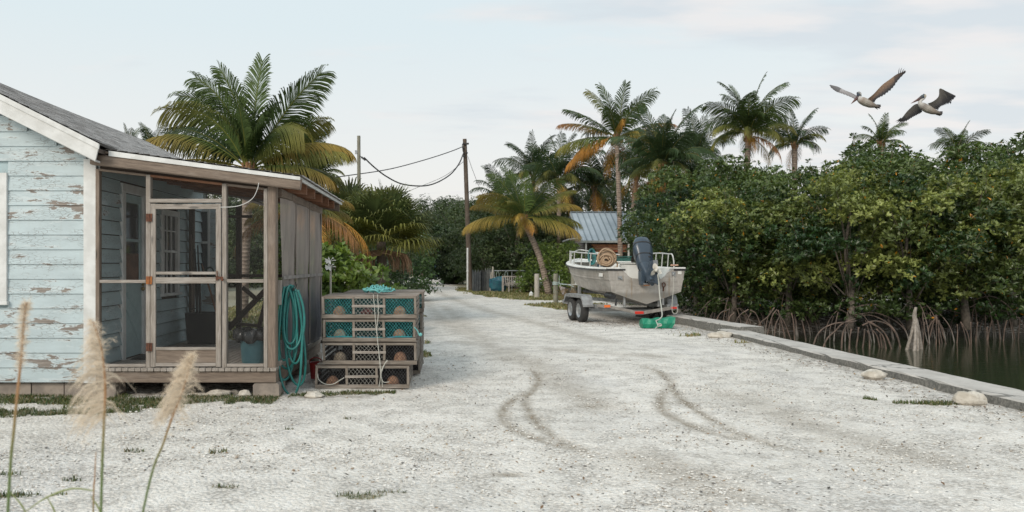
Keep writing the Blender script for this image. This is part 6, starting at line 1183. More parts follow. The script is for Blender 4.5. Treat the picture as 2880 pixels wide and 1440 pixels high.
def mangrove(seed, H=5.0, W_=1.9, nroots=12, low=.42, ca=(.024, .056, .016), cb=(.25, .285, .085)):
    r = np.random.default_rng(seed); t = thing('mangrove', 'm', 'mangrove', (0, 0, 0)); puffs = []
    pc = []; nl = 12
    for k in range(nl):
        z = low+.5+(H-low-1.1)*((k+.5)/nl)**.8; f = math.sin(math.pi*min(.2+.75*(z-low)/(H-low), 1)*.85)**.6; a_ = k*2.4+r.random(); q = .45+.5*r.random(); lc = (W_*f*q*math.cos(a_), W_*f*q*.85*math.sin(a_), z); lr_ = .55+.38*r.random(); mixc = r.random()**1.1
        for _ in range(10):
            d = r.normal(size=3); d /= np.linalg.norm(d); d[2] = abs(d[2])*.9-.25; puffs.append(((lc[0]+d[0]*lr_, lc[1]+d[1]*lr_, lc[2]+d[2]*lr_*.8), .20+.26*r.random())); pc.append(min(1, max(0, mixc+.25*(r.random()-.5))))
    for _ in range(9): a_ = r.random()*6.28; q = W_*(.45+.5*r.random()); puffs.append(((q*math.cos(a_), q*math.sin(a_), low+.1+.35*r.random()), .2+.2*r.random())); pc.append(.25*r.random())
    spr = []
    for _ in range(26):
        p = np.array(puffs[r.integers(len(puffs))][0]); 
        if p[2] < H*.45: continue
        d = nrm(np.array((p[0]*.35+(r.random()-.5)*.6, p[1]*.35+(r.random()-.5)*.6, .9))); spr.append((p, p+d*(.45+.45*r.random())))
    for a_, b_ in spr: puffs += [(tuple(a_*.35+b_*.65+r.normal(size=3)*.05), .10), (tuple(b_), .08), (tuple(a_*.6+b_*.4+r.normal(size=3)*.06), .11)]; q_ = r.random()*.6; pc += [q_, q_, q_]
    V, F, C = puffcloud(r, puffs, 19, 6, .13, .056, R(56), np.array(ca), np.array(cb), .006, fill=.12, mixes=pc)
    mb = MB(); mb.add(V, F, C); [mb.tube([a_, b_], [.010, .005], 4, (.16, .13, .10)) for a_, b_ in spr]; mb.build('crown', M['leaf'], t, local=True)
    mb = MB(); mb.tube(smooth([(0, 0, -.1), (.08, .03, 1.0), (-.05, .1, 2.2), (.1, 0, 3.6)], 5), [.11, .08, .05, .03], 8); limbs(mb, r, puffs, .8, .026, 14)
    mb.build('trunk', M['bark'], t, local=True, smooth=True)
    for k in range(nroots):
        a_ = -math.pi*(.02+.96*k/(nroots-1))+(r.random()-.5)*.3; rr = .5+1.1*r.random(); h0 = .25+.5*r.random(); s = np.array((.08*math.cos(a_), .08*math.sin(a_), h0)); e_ = np.array((rr*math.cos(a_), rr*math.sin(a_), -.75)); m1 = np.array((rr*.45*math.cos(a_), rr*.45*math.sin(a_), h0+.08)); m2 = np.array((rr*.85*math.cos(a_), rr*.85*math.sin(a_), h0*.35-.1))
        mb = MB(); mb.tube(smooth([s, m1, m2, e_], 6), [.015, .012, .014, .02], 6, np.array((1, 1, 1))*(.8+.5*r.random())); mb.build('prop_root', M['root'], t, local=True, smooth=True)
        if r.random() < .6:
            mb = MB(); s2 = m1*.6+m2*.4; e2 = s2+np.array((.25*math.cos(a_+.7), .25*math.sin(a_+.7), 0)); e2[2] = -.75; mb.tube(smooth([s2, (s2+e2)/2+np.array((.05*math.cos(a_+.7), .05, .1)), e2], 5), .012, 5); mb.build('prop_root', M['root'], t, local=True, smooth=True)
    return t
def rootmat():
    m = NT('mangrove_root'); sp = m.n('ShaderNodeSeparateXYZ'); tcn = m.n('ShaderNodeTexCoord'); m.l(tcn.outputs['Object'], sp.inputs[0]); n = m.noise(tcn.outputs['Object'], 9, 5)
    c = m.mix(m.rng(n, .3, .7), (.17, .125, .10), (.09, .07, .06)); c = m.mix(m.rng(m.math('ADD', sp.outputs[2], m.math('MULTIPLY', n, .3)), -.1, .15, .85, 0), c, (.20, .185, .165)); c = m.mix(m.rng(m.math('ADD', sp.outputs[2], m.math('MULTIPLY', n, .15)), -.33, -.22, .9, 0), c, (.04, .035, .03)); m.col(c); m.rough(.85); m.bump(n, .6, .02); return m.m
M['root'] = rootmat()
MV = [mangrove(101, 4.5, 1.5, 9, .25), mangrove(202, 4.0, 1.45, 8, .2), mangrove(303, 4.7, 1.7, 8, .2), mangrove(404, 5.2, 2.3, 4, -.25, (.022, .052, .016), (.10, .145, .042))]  # last variant: shade of the back rows put into darker leaf colours
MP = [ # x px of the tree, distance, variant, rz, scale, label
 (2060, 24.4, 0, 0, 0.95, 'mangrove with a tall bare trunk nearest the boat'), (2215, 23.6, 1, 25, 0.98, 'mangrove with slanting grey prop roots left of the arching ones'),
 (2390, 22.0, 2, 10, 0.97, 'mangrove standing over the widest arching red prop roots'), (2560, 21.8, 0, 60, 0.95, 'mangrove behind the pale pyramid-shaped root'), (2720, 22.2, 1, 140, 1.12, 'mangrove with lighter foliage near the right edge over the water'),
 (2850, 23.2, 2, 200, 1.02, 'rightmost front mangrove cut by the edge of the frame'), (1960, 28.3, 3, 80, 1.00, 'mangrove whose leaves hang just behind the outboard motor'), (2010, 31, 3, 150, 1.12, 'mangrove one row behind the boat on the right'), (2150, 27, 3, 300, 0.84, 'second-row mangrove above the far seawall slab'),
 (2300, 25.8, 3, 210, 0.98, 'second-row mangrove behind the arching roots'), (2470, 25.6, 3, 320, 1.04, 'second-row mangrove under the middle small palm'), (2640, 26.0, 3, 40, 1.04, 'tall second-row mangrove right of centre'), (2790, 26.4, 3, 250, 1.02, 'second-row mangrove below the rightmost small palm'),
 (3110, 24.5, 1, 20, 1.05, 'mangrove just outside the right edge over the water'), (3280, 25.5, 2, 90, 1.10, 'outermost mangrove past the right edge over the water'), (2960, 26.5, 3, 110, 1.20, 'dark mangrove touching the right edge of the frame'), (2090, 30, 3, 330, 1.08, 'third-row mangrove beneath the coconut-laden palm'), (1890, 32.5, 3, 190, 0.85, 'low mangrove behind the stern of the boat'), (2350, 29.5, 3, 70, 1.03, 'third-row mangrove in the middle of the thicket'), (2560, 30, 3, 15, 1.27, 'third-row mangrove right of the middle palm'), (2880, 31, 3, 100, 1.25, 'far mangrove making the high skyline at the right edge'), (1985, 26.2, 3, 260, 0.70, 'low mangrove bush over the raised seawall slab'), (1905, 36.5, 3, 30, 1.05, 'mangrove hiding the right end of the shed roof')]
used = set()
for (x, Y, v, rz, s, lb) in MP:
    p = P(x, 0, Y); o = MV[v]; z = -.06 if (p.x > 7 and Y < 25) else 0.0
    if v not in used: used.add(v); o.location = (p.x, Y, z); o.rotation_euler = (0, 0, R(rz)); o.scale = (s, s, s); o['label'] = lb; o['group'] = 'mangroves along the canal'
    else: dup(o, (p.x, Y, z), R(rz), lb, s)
# loose stand of front prop roots (they belong to the front trees' foot): pale pyramid root
mb = MB(); Yr_ = 19.3
mb.tube(smooth([P(2576, 864, Yr_), P(2572, 885, Yr_), P(2574, 905, Yr_)]), [.03, .045, .05], 7)
for (x0, y0, x1, y1, dy_) in ((2574, 895, 2545, 980, .0), (2574, 895, 2562, 975, .3), (2575, 895, 2580, 978, -.2), (2576, 897, 2592, 980, .1), (2574, 900, 2570, 985, -.3), (2575, 905, 2555, 978, .25)):
    a_, b_ = P(x0, y0, Yr_), P(x1, y1, Yr_+dy_); b_.z = -.6; mb.tube(smooth([a_, a_.lerp(b_, .5)+Vector((.02, 0, .03)), b_], 5), [.04, .035, .045], 6)
tag(mb.build('mangrove_stump', basic('pale_root_bark', (.36, .32, .28), (.22, .19, .16), .9, 14, bump=.6)), 'pale bare pyramid-shaped mangrove stump standing in the water', 'stump')
def rootset(segs, Y, label, tint=1.0, rad=.028):
    t = thing('mangrove_roots', label, 'roots', tuple(P(segs[0][0][0], 0, Y))[:2]+(-.42,))
    for k, pts in enumerate(segs):
        q = [P(x, y, Y+.12*math.sin(k*2.1)+(.25 if k % 3 == 0 else 0)) for x, y in pts]; q[-1].z = -.62; mb = MB(); mb.tube(smooth(q, 6), [rad*.75, rad*.6, rad*.7, rad*.95], 6); mb.build('prop_root', M['redroot'], t, smooth=True)
M['redroot'] = basic('reddish_root_bark', (.17, .118, .092), (.08, .062, .05), .85, 5, bump=.8, bd=.02)
rootset([[(2405, 897), (2370, 910), (2350, 930), (2325, 955), (2308, 978)], [(2408, 902), (2385, 912), (2370, 940), (2366, 978)], [(2470, 920), (2440, 905), (2455, 910), (2490, 940), (2515, 985)], [(2425, 915), (2460, 903), (2500, 915), (2525, 950), (2535, 980)], [(2400, 905), (2340, 912), (2300, 940), (2280, 978)], [(2440, 930), (2445, 950), (2446, 982)], [(2455, 930), (2468, 950), (2478, 985)], [(2432, 925), (2430, 950), (2424, 982)], [(2465, 925), (2485, 950), (2496, 985)], [(2415, 920), (2412, 950), (2405, 984)], [(2475, 940), (2478, 960), (2485, 980)], [(2395, 925), (2390, 950), (2388, 975)]], 19.6, 'broad fan of arching reddish prop roots in the middle of the bank')
rootset([[(2632, 885), (2622, 920), (2605, 975)], [(2634, 885), (2640, 920), (2655, 975)], [(2633, 890), (2634, 930), (2632, 975)], [(2630, 895), (2612, 925), (2618, 975)], [(2640, 900), (2650, 935), (2668, 975)], [(2640, 900), (2640, 940), (2645, 978)], [(2600, 905), (2598, 940), (2594, 975)], [(2702, 905), (2712, 935), (2725, 970)], [(2705, 910), (2722, 940), (2730, 972)], [(2692, 912), (2693, 940), (2690, 970)], [(2730, 905), (2731, 940), (2731, 970)], [(2776, 920), (2776, 950), (2776, 985)]], 20.6, 'thin straight reddish prop roots right of the pyramid stump', rad=.02)
rootset([[(2178, 865), (2160, 890), (2135, 915), (2120, 945)], [(2185, 870), (2170, 895), (2150, 945)], [(2188, 872), (2196, 900), (2215, 950)], [(2182, 880), (2205, 905), (2232, 952)], [(2105, 870), (2075, 895), (2040, 925)], [(2110, 872), (2130, 890), (2160, 930)], [(2226, 880), (2232, 910), (2236, 955)], [(2050, 870), (2020, 890), (1995, 915)], [(2065, 880), (2050, 900), (2045, 930)], [(2112, 880), (2100, 910), (2095, 938)], [(2255, 900), (2262, 930), (2270, 960)], [(2195, 885), (2180, 920), (2178, 950)]], 21.5, 'slanting grey-brown prop roots behind the raised seawall slab', rad=.026)
rootset([[(2790, 900), (2782, 930), (2775, 962)], [(2805, 905), (2810, 930), (2815, 962)], [(2832, 900), (2825, 930), (2820, 960)], [(2845, 905), (2850, 930), (2858, 962)], [(2868, 900), (2866, 930), (2862, 960)], [(2750, 905), (2746, 935), (2744, 965)]], 21.6, 'short dim prop roots at the right edge of the bank', rad=.022)
# ---- big broadleaf trees and shrubs
def tree(seed, H, W_, np_, c1, c2, l=.17, dens=9, low=.8, k=5, tall_trunk=True):
    r = np.random.default_rng(seed); t = thing('broadleaf_tree', 'x', 'tree', (0, 0, 0)); puffs = []
    for _ in range(np_):
        z = low+(H-low)*r.random()**.8; f = math.sin(math.pi*min(.15+.85*(z-low)/(H-low), 1)*.85)**.55; a_ = r.random()*6.28; q = r.random()**.4; puffs.append(((W_*f*q*math.cos(a_), W_*f*q*math.sin(a_), z), .5+.6*r.random()))
    V, F, C = puffcloud(r, puffs, dens, k, l, l*.42, R(62), c1, c2, 0); mb = MB(); mb.add(V, F, C); mb.build('crown', M['leaf'], t, local=True)
    mb = MB(); mb.tube(smooth([(0, 0, -.1), (.15, 0, H*.25), (-.1, .1, H*.5), (.1, 0, H*.8)], 5), [.22, .16, .1, .04], 8); limbs(mb, r, puffs, H*.2, .07, 20); mb.build('trunk', M['bark'], t, local=True, smooth=True); return t
dk1, dk2 = np.array((.028, .050, .018)), np.array((.070, .100, .034))
TV = [tree(41, 8.0, 3.6, 95, dk1, dk2), tree(42, 6.5, 3.2, 80, dk1, dk2)]
TP_ = [(1400, 66, 0, 0, .85, 'dark broadleaf tree behind the leaning utility pole'), (1455, 52, 1, 33, .8, 'dark leafy tree close behind the crown of the leaning palm'), (1590, 52.5, 1, 270, .72, 'dark leafy tree filling the gap left of the shed roof'), (1370, 55, 1, 310, .72, 'dark leafy tree over the corrugated fence'), (1290, 76, 1, 40, 1.1, 'dark dense tree left of the leaning pole at the road'), (1345, 62, 1, 200, .95, 'dark tree just right of the leaning pole base'), (1480, 60, 1, 100, .95, 'dark tree behind the leaning palm'), (1560, 57, 0, 60, .8, 'dark tree left of the shed'),
 (1660, 64, 0, 120, .95, 'dark tree above the shed roof on its left'), (1780, 60, 1, 160, 1.15, 'dark tree above the shed roof in the middle'), (1900, 57, 0, 200, .95, 'dark tree right of the shed behind the mangroves'), (1130, 62, 0, 240, .68, 'dark tree on the left of the far road end'), (1060, 52, 1, 20, .7, 'dark tree behind the fan palm'), (1235, 118, 0, 150, 1.35, 'distant tree closing the view down the road'),
 (960, 47, 0, 80, .72, 'dark tree behind the grey utility pole'), (860, 44, 1, 300, .85, 'dark tree seen through the porch behind the green bushes'), (1335, 86, 0, 10, .92, 'tall dark tree far behind the fence'), (1195, 125, 1, 10, 1.25, 'distant dark tree left of the road end'), (1095, 85, 0, 70, .82, 'dark far tree left of the road behind the fan palm'), (760, 40, 1, 60, .9, 'shaded tree behind the porch right of the house')]
used = set()
for (x, Y, v, rz, s, lb) in TP_:
    p = P(x, 0, Y); o = TV[v]
    if v not in used: used.add(v); o.location = (p.x, Y, 0); o.rotation_euler = (0, 0, R(rz)); o.scale = (s,)*3; o['label'] = lb; o['group'] = 'dark trees in the background'
    else: dup(o, (p.x, Y, 0), R(rz), lb, s)
# far wood closing the horizon: one mass
r = np.random.default_rng(77); puffs = []
for k in range(340):
    az = R(-62+124*k/340); D = 128+30*r.random(); h = 2.0+6.5*r.random(); puffs.append(((D*math.sin(az), D*math.cos(az)*1.0, h), 3.0+2.0*r.random()))
for k in range(120): x = -14-26*r.random(); puffs.append(((x, 42+30*r.random(), .8+4.0*r.random()), 1.6+1.2*r.random()))
for k in range(90): x = 12+30*r.random(); puffs.append(((x, 38+26*r.random(), .8+3.2*r.random()), 1.4+1.2*r.random()))
V, F, C = puffcloud(r, puffs, 1.3, 4, .75, .42, R(62), dk1, dk2*1.1); mb = MB(); mb.add(V, F, C); tag(mb.build('woodland', M['leaf'], origin=(0, 0, 0)), 'distant dark woodland closing the horizon', 'woodland', None, 'stuff')
def shrub(x, y, Y, W_, H, label, seed, c1, c2, l=.12, np_=26, k=6, name='shrub', wd=.5, dens=14, cat='shrub', sp=52):
    r = np.random.default_rng(seed); p = P(x, y, Y); t = thing(name, label, cat, (p.x, Y, 0)); puffs = []
    for _ in range(np_):
        a_ = r.random()*6.28; q = r.random()**.5; z = .15+(H-.3)*r.random(); f = math.sin(math.pi*min(.25+.75*z/H, 1)*.8)**.5; puffs.append(((W_*f*q*math.cos(a_), W_*.7*f*q*math.sin(a_), z), .2+.22*r.random()*max(1, H/1.8)))
    V, F, C = puffcloud(r, puffs, dens, k, l, l*wd, R(sp), c1, c2); mb = MB(); mb.add(V, F, C); mb.build('foliage', M['leaf'], t, local=True); mb = MB(); 
    for q_ in puffs[:14]: pp_ = np.array(q_[0]); mb.tube(smooth([(pp_[0]*.2, pp_[1]*.2, 0), (pp_[0]*.6, pp_[1]*.6, pp_[2]*.5), pp_], 4), [.03, .018, .008], 5)
    mb.build('stem', M['bark'], t, local=True)
lg1, lg2 = np.array((.10, .17, .035)), np.array((.20, .26, .06)); 
shrub(1000, 0, 17.5, .95, 1.75, 'bright green shrub with large leaves just behind the lobster traps', 51, lg1, lg2, .17, 24, 7, sp=50)
shrub(925, 0, 16.6, .8, 2.05, 'tall leafy bright shrub between the porch and the fan palm', 52, lg1, lg2, .17, 26, 7, sp=50)
shrub(1040, 0, 19.5, .8, 1.25, 'lower bright shrub at the foot of the skirted fan palm', 53, lg1*.8, lg2*.9, .15, 20, 7)
shrub(860, 0, 19.5, 1.3, 2.4, 'green shrub seen through the porch screens', 54, lg1*.6, lg2*.7, .15, 34, 6)
shrub(1105, 0, 36, 2.2, 3.3, 'dark green round bush at the left side of the far road', 55, np.array((.03, .07, .02)), np.array((.06, .11, .03)), .15, 60, 5)
shrub(1062, 0, 26, 1.3, 1.8, 'dark bush behind the foot of the fan palm', 56, np.array((.03, .06, .02)), np.array((.07, .11, .03)), .14, 34, 5)
shrub(1560, 0, 45.2, 2.3, 2.95, 'light green feathery bush behind the white and grey posts', 57, lg1, lg2, .16, 60, 5, wd=.3)
shrub(1605, 0, 43.0, 1.5, 2.7, 'light green bush behind the bow of the boat', 58, lg1, lg2*.9, .16, 44, 5, wd=.3)
shrub(1487, 0, 46.0, .5, 1.9, 'narrow green bush climbing beside the bench', 59, lg1*.8, lg2*.8, .15, 24, 5, wd=.3)
shrub(1272, 0, 66, 2.4, 4.6, 'dark evergreen bush beside the star-topped post', 60, np.array((.025, .05, .02)), np.array((.05, .08, .03)), .25, 60, 5)
shrub(1600, 0, 31.2, .35, .75, 'small dry brown bush at the foot of the third post', 62, np.array((.22, .15, .09)), np.array((.3, .2, .13)), .12, 10, 5, wd=.15)
# white flower stakes beside the porch
t = thing('garden_marker', 'pale stake with white ribbon flowers in the bright shrub by the porch', 'marker', tuple(P(930, 0, 15.4))[:2]+(0,)); mb = MB(); c = P(930, 745, 15.4); mb.tube([(c.x, 15.4, 0), (c.x, 15.4, c.z)], .02, 6); mb.build('stake', M['pilingw'], t)
for yy in (733, 751):
    mb = MB(); c = P(930, yy, 15.35)
    for k in range(7): a_ = k*.9; mb.prism([c, c+Vector((.10*math.cos(a_)-.02, -.02, .06*math.sin(a_)+.02)), c+Vector((.11*math.cos(a_), -.02, .06*math.sin(a_))), c+Vector((.10*math.cos(a_+.3), -.02, .06*math.sin(a_+.3)-.02))], (0, .01, 0))
    mb.build('ribbon', M['white'], t)
# leaf litter
r = np.random.default_rng(5); n = 2600; x = r.normal(5.6, 1.3, n); y = r.normal(22.0, 1.2, n); x[:900] = 6.1+r.normal(0, .28, 900); y[:900] = 6+14*r.random(900); x[900:1300] = r.uniform(-2.0, 6, 400); y[900:1300] = 5+9*r.random(400); ok = x < 6.5
x, y = x[ok], y[ok]; Cn = np.stack([x, y, 0*x+.018], 1); V, F, C = leafcloud(Cn, np.tile((0, 0, 1.), (len(x), 1)), 1, .05, .022, R(85), r, np.array([(.16, .09, .05), (.10, .07, .05), (.30, .19, .09), (.06, .05, .04)])[r.integers(0, 4, len(x))])
mb = MB(); mb.add(V, F, C); tag(mb.build('leaf_litter', M['leaf'], origin=(0, 0, 0)), 'scattered dry brown leaves along the seawall and under the trailer', 'leaf litter', None, 'stuff')

# ================================================================ PELICANS
feather = NT('feathers'); feather.col(feather.attr('Col')); feather.rough(.8)
def pelican(reg, Yb, label, spec):
    S = 6.44*FP/Yb; ox, oy = reg; o0 = P(2300+ox/6.44, 180+oy/6.44, Yb); q = lambda x, y, d=0.: (o0.x+(x-ox)/S, Yb+d, o0.z-(y-oy)/S)
    t = thing('pelican', label, 'pelican', tuple(o0)); mb = MB()
    pts, rad, cols = spec['body']; P_ = smooth([q(*p) for p in pts], 5); n_ = len(P_); rr = np.interp(np.linspace(0, 1, n_), np.linspace(0, 1, len(rad)), np.array(rad)/S); CC = np.stack([np.interp(np.linspace(0, 1, n_), np.linspace(0, 1, len(cols)), [c[k] for c in cols]) for k in range(3)], 1)
    mb.tube(P_, list(rr), 14, np.repeat(CC, 14, 0)); V = mb.V[0]; 
    for (lead, trail, cl, ct, dy0, dy1, fing) in spec['wings']:
        n = 30; le = np.array([tuple(v) for v in smooth([(x, y, 0) for x, y in lead], 8)]); te = np.array([tuple(v) for v in smooth([(x, y, 0) for x, y in trail], 8)])
        u = np.linspace(0, 1, n); f = lambda a_: np.stack([np.interp(u, np.linspace(0, 1, len(a_)), a_[:, k]) for k in (0, 1)], 1); le, te = f(le), f(te); r = np.random.default_rng(3); saw = np.where(np.arange(n) % 2 == 0, 1.0, .90)-.04*r.random(n); te = le+(te-le)*saw[:, None]
        dd = dy0+(dy1-dy0)*u; m_ = 7; A = np.zeros((n, m_, 3)); C = np.zeros((n, m_, 3))
        for i in range(n):
            for j in range(m_):
                v = j/(m_-1); p = le[i]+(te[i]-le[i])*v; A[i, j] = q(p[0], p[1], dd[i]+.05*math.sin(math.pi*v)*(1-u[i])); C[i, j] = np.array(cl)*(1-min(1, v*1.3)**1.5)+np.array(ct)*(min(1, v*1.3)**1.5); C[i, j] *= .85+.3*((i*7+j) % 3)/2; 
                if u[i] > .72: C[i, j] = C[i, j]*.4+np.array((.02, .022, .03))*.6
        mb.grid(A, C.reshape(-1, 3)); B = A.copy(); B[..., 1] += .015*np.minimum(1, np.minimum(np.arange(n), 8)[:, None]/8+.3); mb.grid(B[:, ::-1], C[:, ::-1].reshape(-1, 3))
        for (x0, y0, x1, y1, w_) in fing:
            a_ = np.array(q(x0, y0, dy1)); b_ = np.array(q(x1, y1, dy1+.05)); d = nrm(b_-a_); s = np.cross(d, (0, 1., 0))*w_*1.5/S; mid = (a_+b_)/2+s*.6; mb.add([a_-s, a_+s, mid+s*.8, mid-s*.8, b_, a_+(0, .012, 0), mid+(0, .012, 0)], [(0, 1, 2, 3), (3, 2, 4), (1, 0, 5), (5, 0, 3, 6), (1, 5, 6, 2), (3, 4, 6), (2, 6, 4)], (.03, .03, .038))
    for (x0, y0, x1, y1, w_) in spec['tail']:
        a_ = np.array(q(x0, y0)); b_ = np.array(q(x1, y1, .03)); d = nrm(b_-a_); s = np.cross(d, (0, 1., 0))*w_*1.3/S; mb.add([a_-s, a_+s, b_+s*.5, b_-s*.5, a_+(0, .02, 0)], [(0, 1, 2, 3), (0, 4, 1), (1, 4, 2), (4, 3, 2), (0, 3, 4)], (.07, .06, .06))
    mb.build('body', feather.m, t, smooth=False)
    mb = MB(); b0, b1, b2 = spec['bill']; a_ = [q(*b0), q(*b1), q(*b2)]; mb.tube(a_, [spec['bw'][0]/S, spec['bw'][1]/S, 2/S], 8, np.vstack([np.tile((.05, .07, .08), (8, 1)), np.tile((.10, .055, .05), (8, 1)), np.tile((.16, .08, .06), (8, 1))])); mb.build('bill', feather.m, t)
    mb = MB(); mb.ball(q(*spec['eye']), 7/S, (.01, .01, .01), 8, 6); mb.ball(q(spec['eye'][0], spec['eye'][1], .14*0+.03), 5/S, (.01, .01, .01), 8, 6); mb.build('eye', feather.m, t)
    if spec.get('patch'):
        (x, y), rx, rz = spec['patch']; mb = MB(); mb.ball(q(x, y, -.01), (rx/S, 30/S, rz/S), (.04, .055, .075), 10, 8); mb.build('throat_pouch', feather.m, t)
W_ = (.50, .485, .46); Gy = (.15, .14, .13); Dk = (.025, .025, .03); Tn = (.30, .20, .14)
A_ = dict(body=([(1120, 775), (1060, 765), (960, 735), (860, 690), (790, 655), (752, 620), (752, 585), (762, 555), (745, 530), (715, 535)], [12, 26, 60, 74, 66, 46, 33, 30, 33, 24], [(.08, .07, .07), (.2, .17, .15), (.30, .25, .21), (.40, .37, .33), (.30, .25, .21), W_, W_, W_, (.30, .30, .30), (.08, .09, .10)]),
  wings=[([(870, 645), (960, 560), (1080, 415), (1190, 325), (1290, 245), (1400, 205)], [(1000, 710), (1010, 660), (1120, 600), (1230, 500), (1310, 360), (1425, 215)], Tn, Dk, -.12, -.55, [(1290, 250, 1322, 130, 5), (1320, 240, 1365, 125, 5), (1350, 232, 1410, 145, 5), (1375, 228, 1435, 180, 7), (1390, 230, 1440, 200, 8)]),
         ([(860, 605), (780, 545), (700, 480), (600, 420), (510, 350), (385, 300)], [(850, 640), (770, 620), (690, 560), (560, 490), (470, 440), (400, 350)], (.40, .40, .42), (.20, .19, .19), .15, .6, [(470, 340, 378, 300, 12), (480, 350, 410, 302, 10), (500, 365, 438, 308, 10), (530, 380, 470, 325, 10), (560, 395, 500, 345, 9), (590, 410, 545, 370, 8), (615, 420, 585, 385, 8)])],
  tail=[(1050, 750, 1150, 742, 16), (1050, 765, 1152, 768, 16), (1045, 775, 1140, 798, 14), (1030, 780, 1095, 818, 10)], bill=((760, 560), (690, 640), (600, 725)), bw=(38, 26), eye=(722, 525), patch=((735, 565), 34, 44))
pelican((860, 690), 26.0, 'left pelican flying with both wings raised high', A_)
B_ = dict(body=([(2240, 905), (2180, 885), (2080, 855), (1980, 810), (1900, 760), (1855, 715), (1865, 660), (1915, 620), (1930, 580), (1905, 565)], [14, 30, 58, 72, 64, 40, 27, 27, 34, 28], [(.06, .06, .06), (.2, .17, .15), (.30, .25, .21), (.40, .37, .33), (.26, .23, .21), W_, W_, W_, (.55, .48, .36), (.08, .10, .12)]),
  wings=[([(1950, 730), (2040, 690), (2110, 610), (2100, 490), (2130, 500), (2180, 545), (2320, 630)], [(2150, 850), (2160, 800), (2200, 780), (2240, 770), (2270, 745), (2300, 700), (2322, 650)], Gy, Dk, -.12, -.5, [(2250, 640, 2322, 640, 14), (2240, 690, 2310, 690, 14), (2220, 740, 2250, 778, 14), (2180, 740, 2200, 785, 12)]),
         ([(1950, 700), (1850, 700), (1790, 760), (1740, 830), (1690, 920), (1640, 960)], [(1945, 860), (1930, 880), (1880, 910), (1820, 950), (1760, 985), (1680, 980)], Gy, Dk, .15, .6, [(1700, 920, 1600, 980, 8), (1700, 930, 1622, 1008, 8), (1710, 940, 1652, 1035, 8), (1725, 945, 1690, 1045, 8), (1745, 945, 1728, 1035, 8), (1775, 935, 1762, 1000, 8), (1810, 920, 1800, 990, 8)])],
  tail=[(2150, 880, 2272, 862, 16), (2150, 890, 2272, 888, 18), (2150, 900, 2262, 915, 16), (2140, 905, 2235, 935, 12)], bill=((1900, 590), (1810, 650), (1682, 716)), bw=(36, 22), eye=(1900, 572), patch=((1895, 605), 44, 34))
pelican((1980, 810), 26.5, 'right pelican banking with one wing down and its bill pointing left', B_)

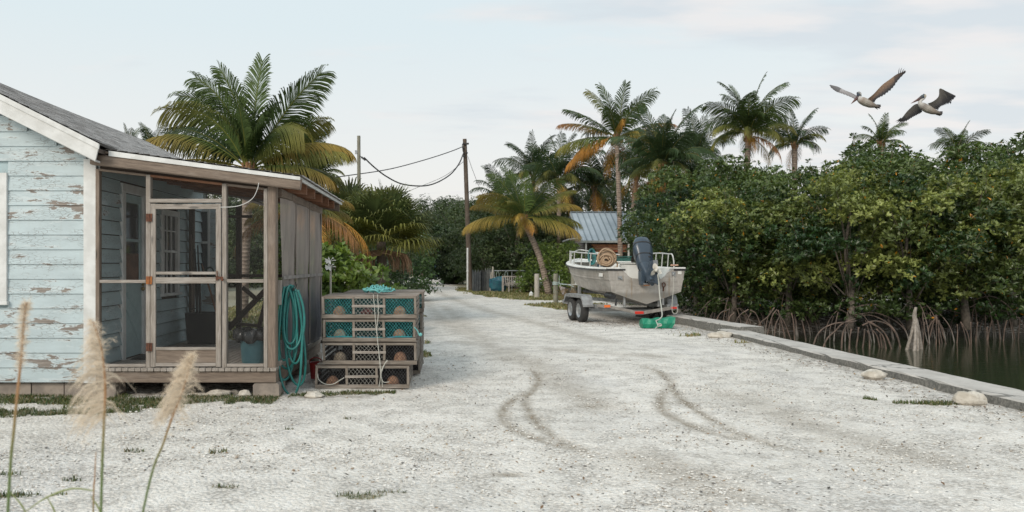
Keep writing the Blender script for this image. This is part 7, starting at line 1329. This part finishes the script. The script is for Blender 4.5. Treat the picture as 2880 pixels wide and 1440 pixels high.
# ================================================================ FOREGROUND REEDS
straw = NT('dry_reed'); straw.col(straw.attr('Col')); straw.rough(.8)
pl = NT('reed_plume'); pl.col(pl.attr('Col')); pl.rough(.9); pl = pl.m
def reed(pts, Y, label, plume, seed, stemr=.0042):
    r = np.random.default_rng(seed); P_ = [P(x, y, Y) for x, y in pts]; e_ = P_[-1].copy(); d = (P_[-1]-P_[-2]).normalized(); k = (e_.z)/max(-d.z, .2); P_.append(Vector((e_.x+d.x*k*.6, e_.y, 0))); t = thing('reed', label, 'reed', (P_[-1].x, P_[-1].y, 0), 0, 'dry reeds in the foreground')
    sp_ = smooth(P_, 8); n = len(sp_); c = np.array([np.array((.34, .19, .09))*(1-u)+np.array((.12, .17, .06))*u for u in np.clip((np.linspace(0, 1, n)-.55)/.25, 0, 1)]); mb = MB(); mb.tube(sp_, [stemr*.4, stemr*.8, stemr*.9], 6, np.repeat(c, 6, 0)); mb.build('stem', straw.m, t)
    if plume:
        kind, sc_ = plume; mb = MB(); m = 0
        top = [p for p in sp_ if p[2] > P(0, kind[1], Y).z]; top = np.array([tuple(p) for p in top])
        for k in range(kind[2]):
            u = r.random(); i = u*(len(top)-1); a_ = top[int(i)]+(top[min(int(i)+1, len(top)-1)]-top[int(i)])*(i-int(i)); ln = sc_*(.16+1.0*u**.8)*min(1, (1.06-u)/.16)*(.4+.8*r.random()); dx = kind[0]*(.35+.65*r.random()) if r.random() < kind[3] else -kind[0]*.3*r.random(); dirv = np.array((dx, (r.random()-.5)*.7, .75-.95*u-.3*r.random()))
            dirv = dirv/np.linalg.norm(dirv); b1 = a_+dirv*ln*.5; b2 = b1+dirv*ln*.3+np.array((0, 0, -.30*ln)); b3 = b2+dirv*ln*.15+np.array((0, 0, -.25*ln)); wv = np.array((0, 0, 1.))*.0012; cc = np.array((.70, .60, .47))*(.7+.45*r.random())
            mb.add([a_-wv, a_+wv, b1-wv, b1+wv, b2-wv, b2+wv, b3], [(0, 1, 3, 2), (2, 3, 5, 4), (4, 5, 6)], cc)
            for q in range(7):
                v = .2+.8*r.random(); pp_ = a_*(1-v)+b1*v if v < .6 else b1*(1-v)+b2*v; s = .006+.006*r.random(); dv = r.normal(size=3); dv /= np.linalg.norm(dv); mb.add([pp_, pp_+dv*s+wv, pp_+dv*s*2.2], [(0, 1, 2)], cc*1.08)
        mb.build('plume', pl, t)
YRd = 2.3
reed([(75, 850), (68, 900), (62, 980), (52, 1080), (40, 1200), (22, 1440)], YRd-.15, 'leftmost thin brown reed with a narrow closed head', ((-.15, 1040, 150, .5), .018), 1, .0045)
reed([(262, 905), (284, 975), (293, 1040), (296, 1110), (292, 1200), (284, 1440)], YRd, 'middle reed with a wide feathery plume blown to the left', ((-1, 1195, 260, .93), .125), 2, .0045)
reed([(542, 1000), (528, 1050), (512, 1105), (490, 1160), (462, 1240), (402, 1440)], YRd+.1, 'right reed with a dense upright plume leaning right', ((-.8, 1165, 330, .72), .08), 3, .004)
reed([(270, 1270), (266, 1350), (262, 1440)], YRd+.3, 'short bare green stem between the reeds', None, 4, .003)
mb = MB(); Yg = YRd+.3
for pts in ([(70, 1440), (130, 1400), (200, 1375), (265, 1380)], [(30, 1385), (60, 1420), (75, 1450)], [(255, 1395), (275, 1425), (285, 1450)], [(130, 1395), (150, 1430), (160, 1460)]):
    q = smooth([P(x, y, Yg) for x, y in pts]); mb.tube([*q], [.0012, .0035, .002], 4, (.22, .25, .10))
base = P(140, 1440, Yg); mb.tube(smooth([P(160, 1460, Yg), Vector((base.x+.03, Yg, .5)), Vector((base.x, Yg, 0))]), .003, 4, (.2, .24, .1)); tag(mb.build('reed_leaves', straw.m), 'thin bending green reed blades at the lower left corner', 'reed leaves')
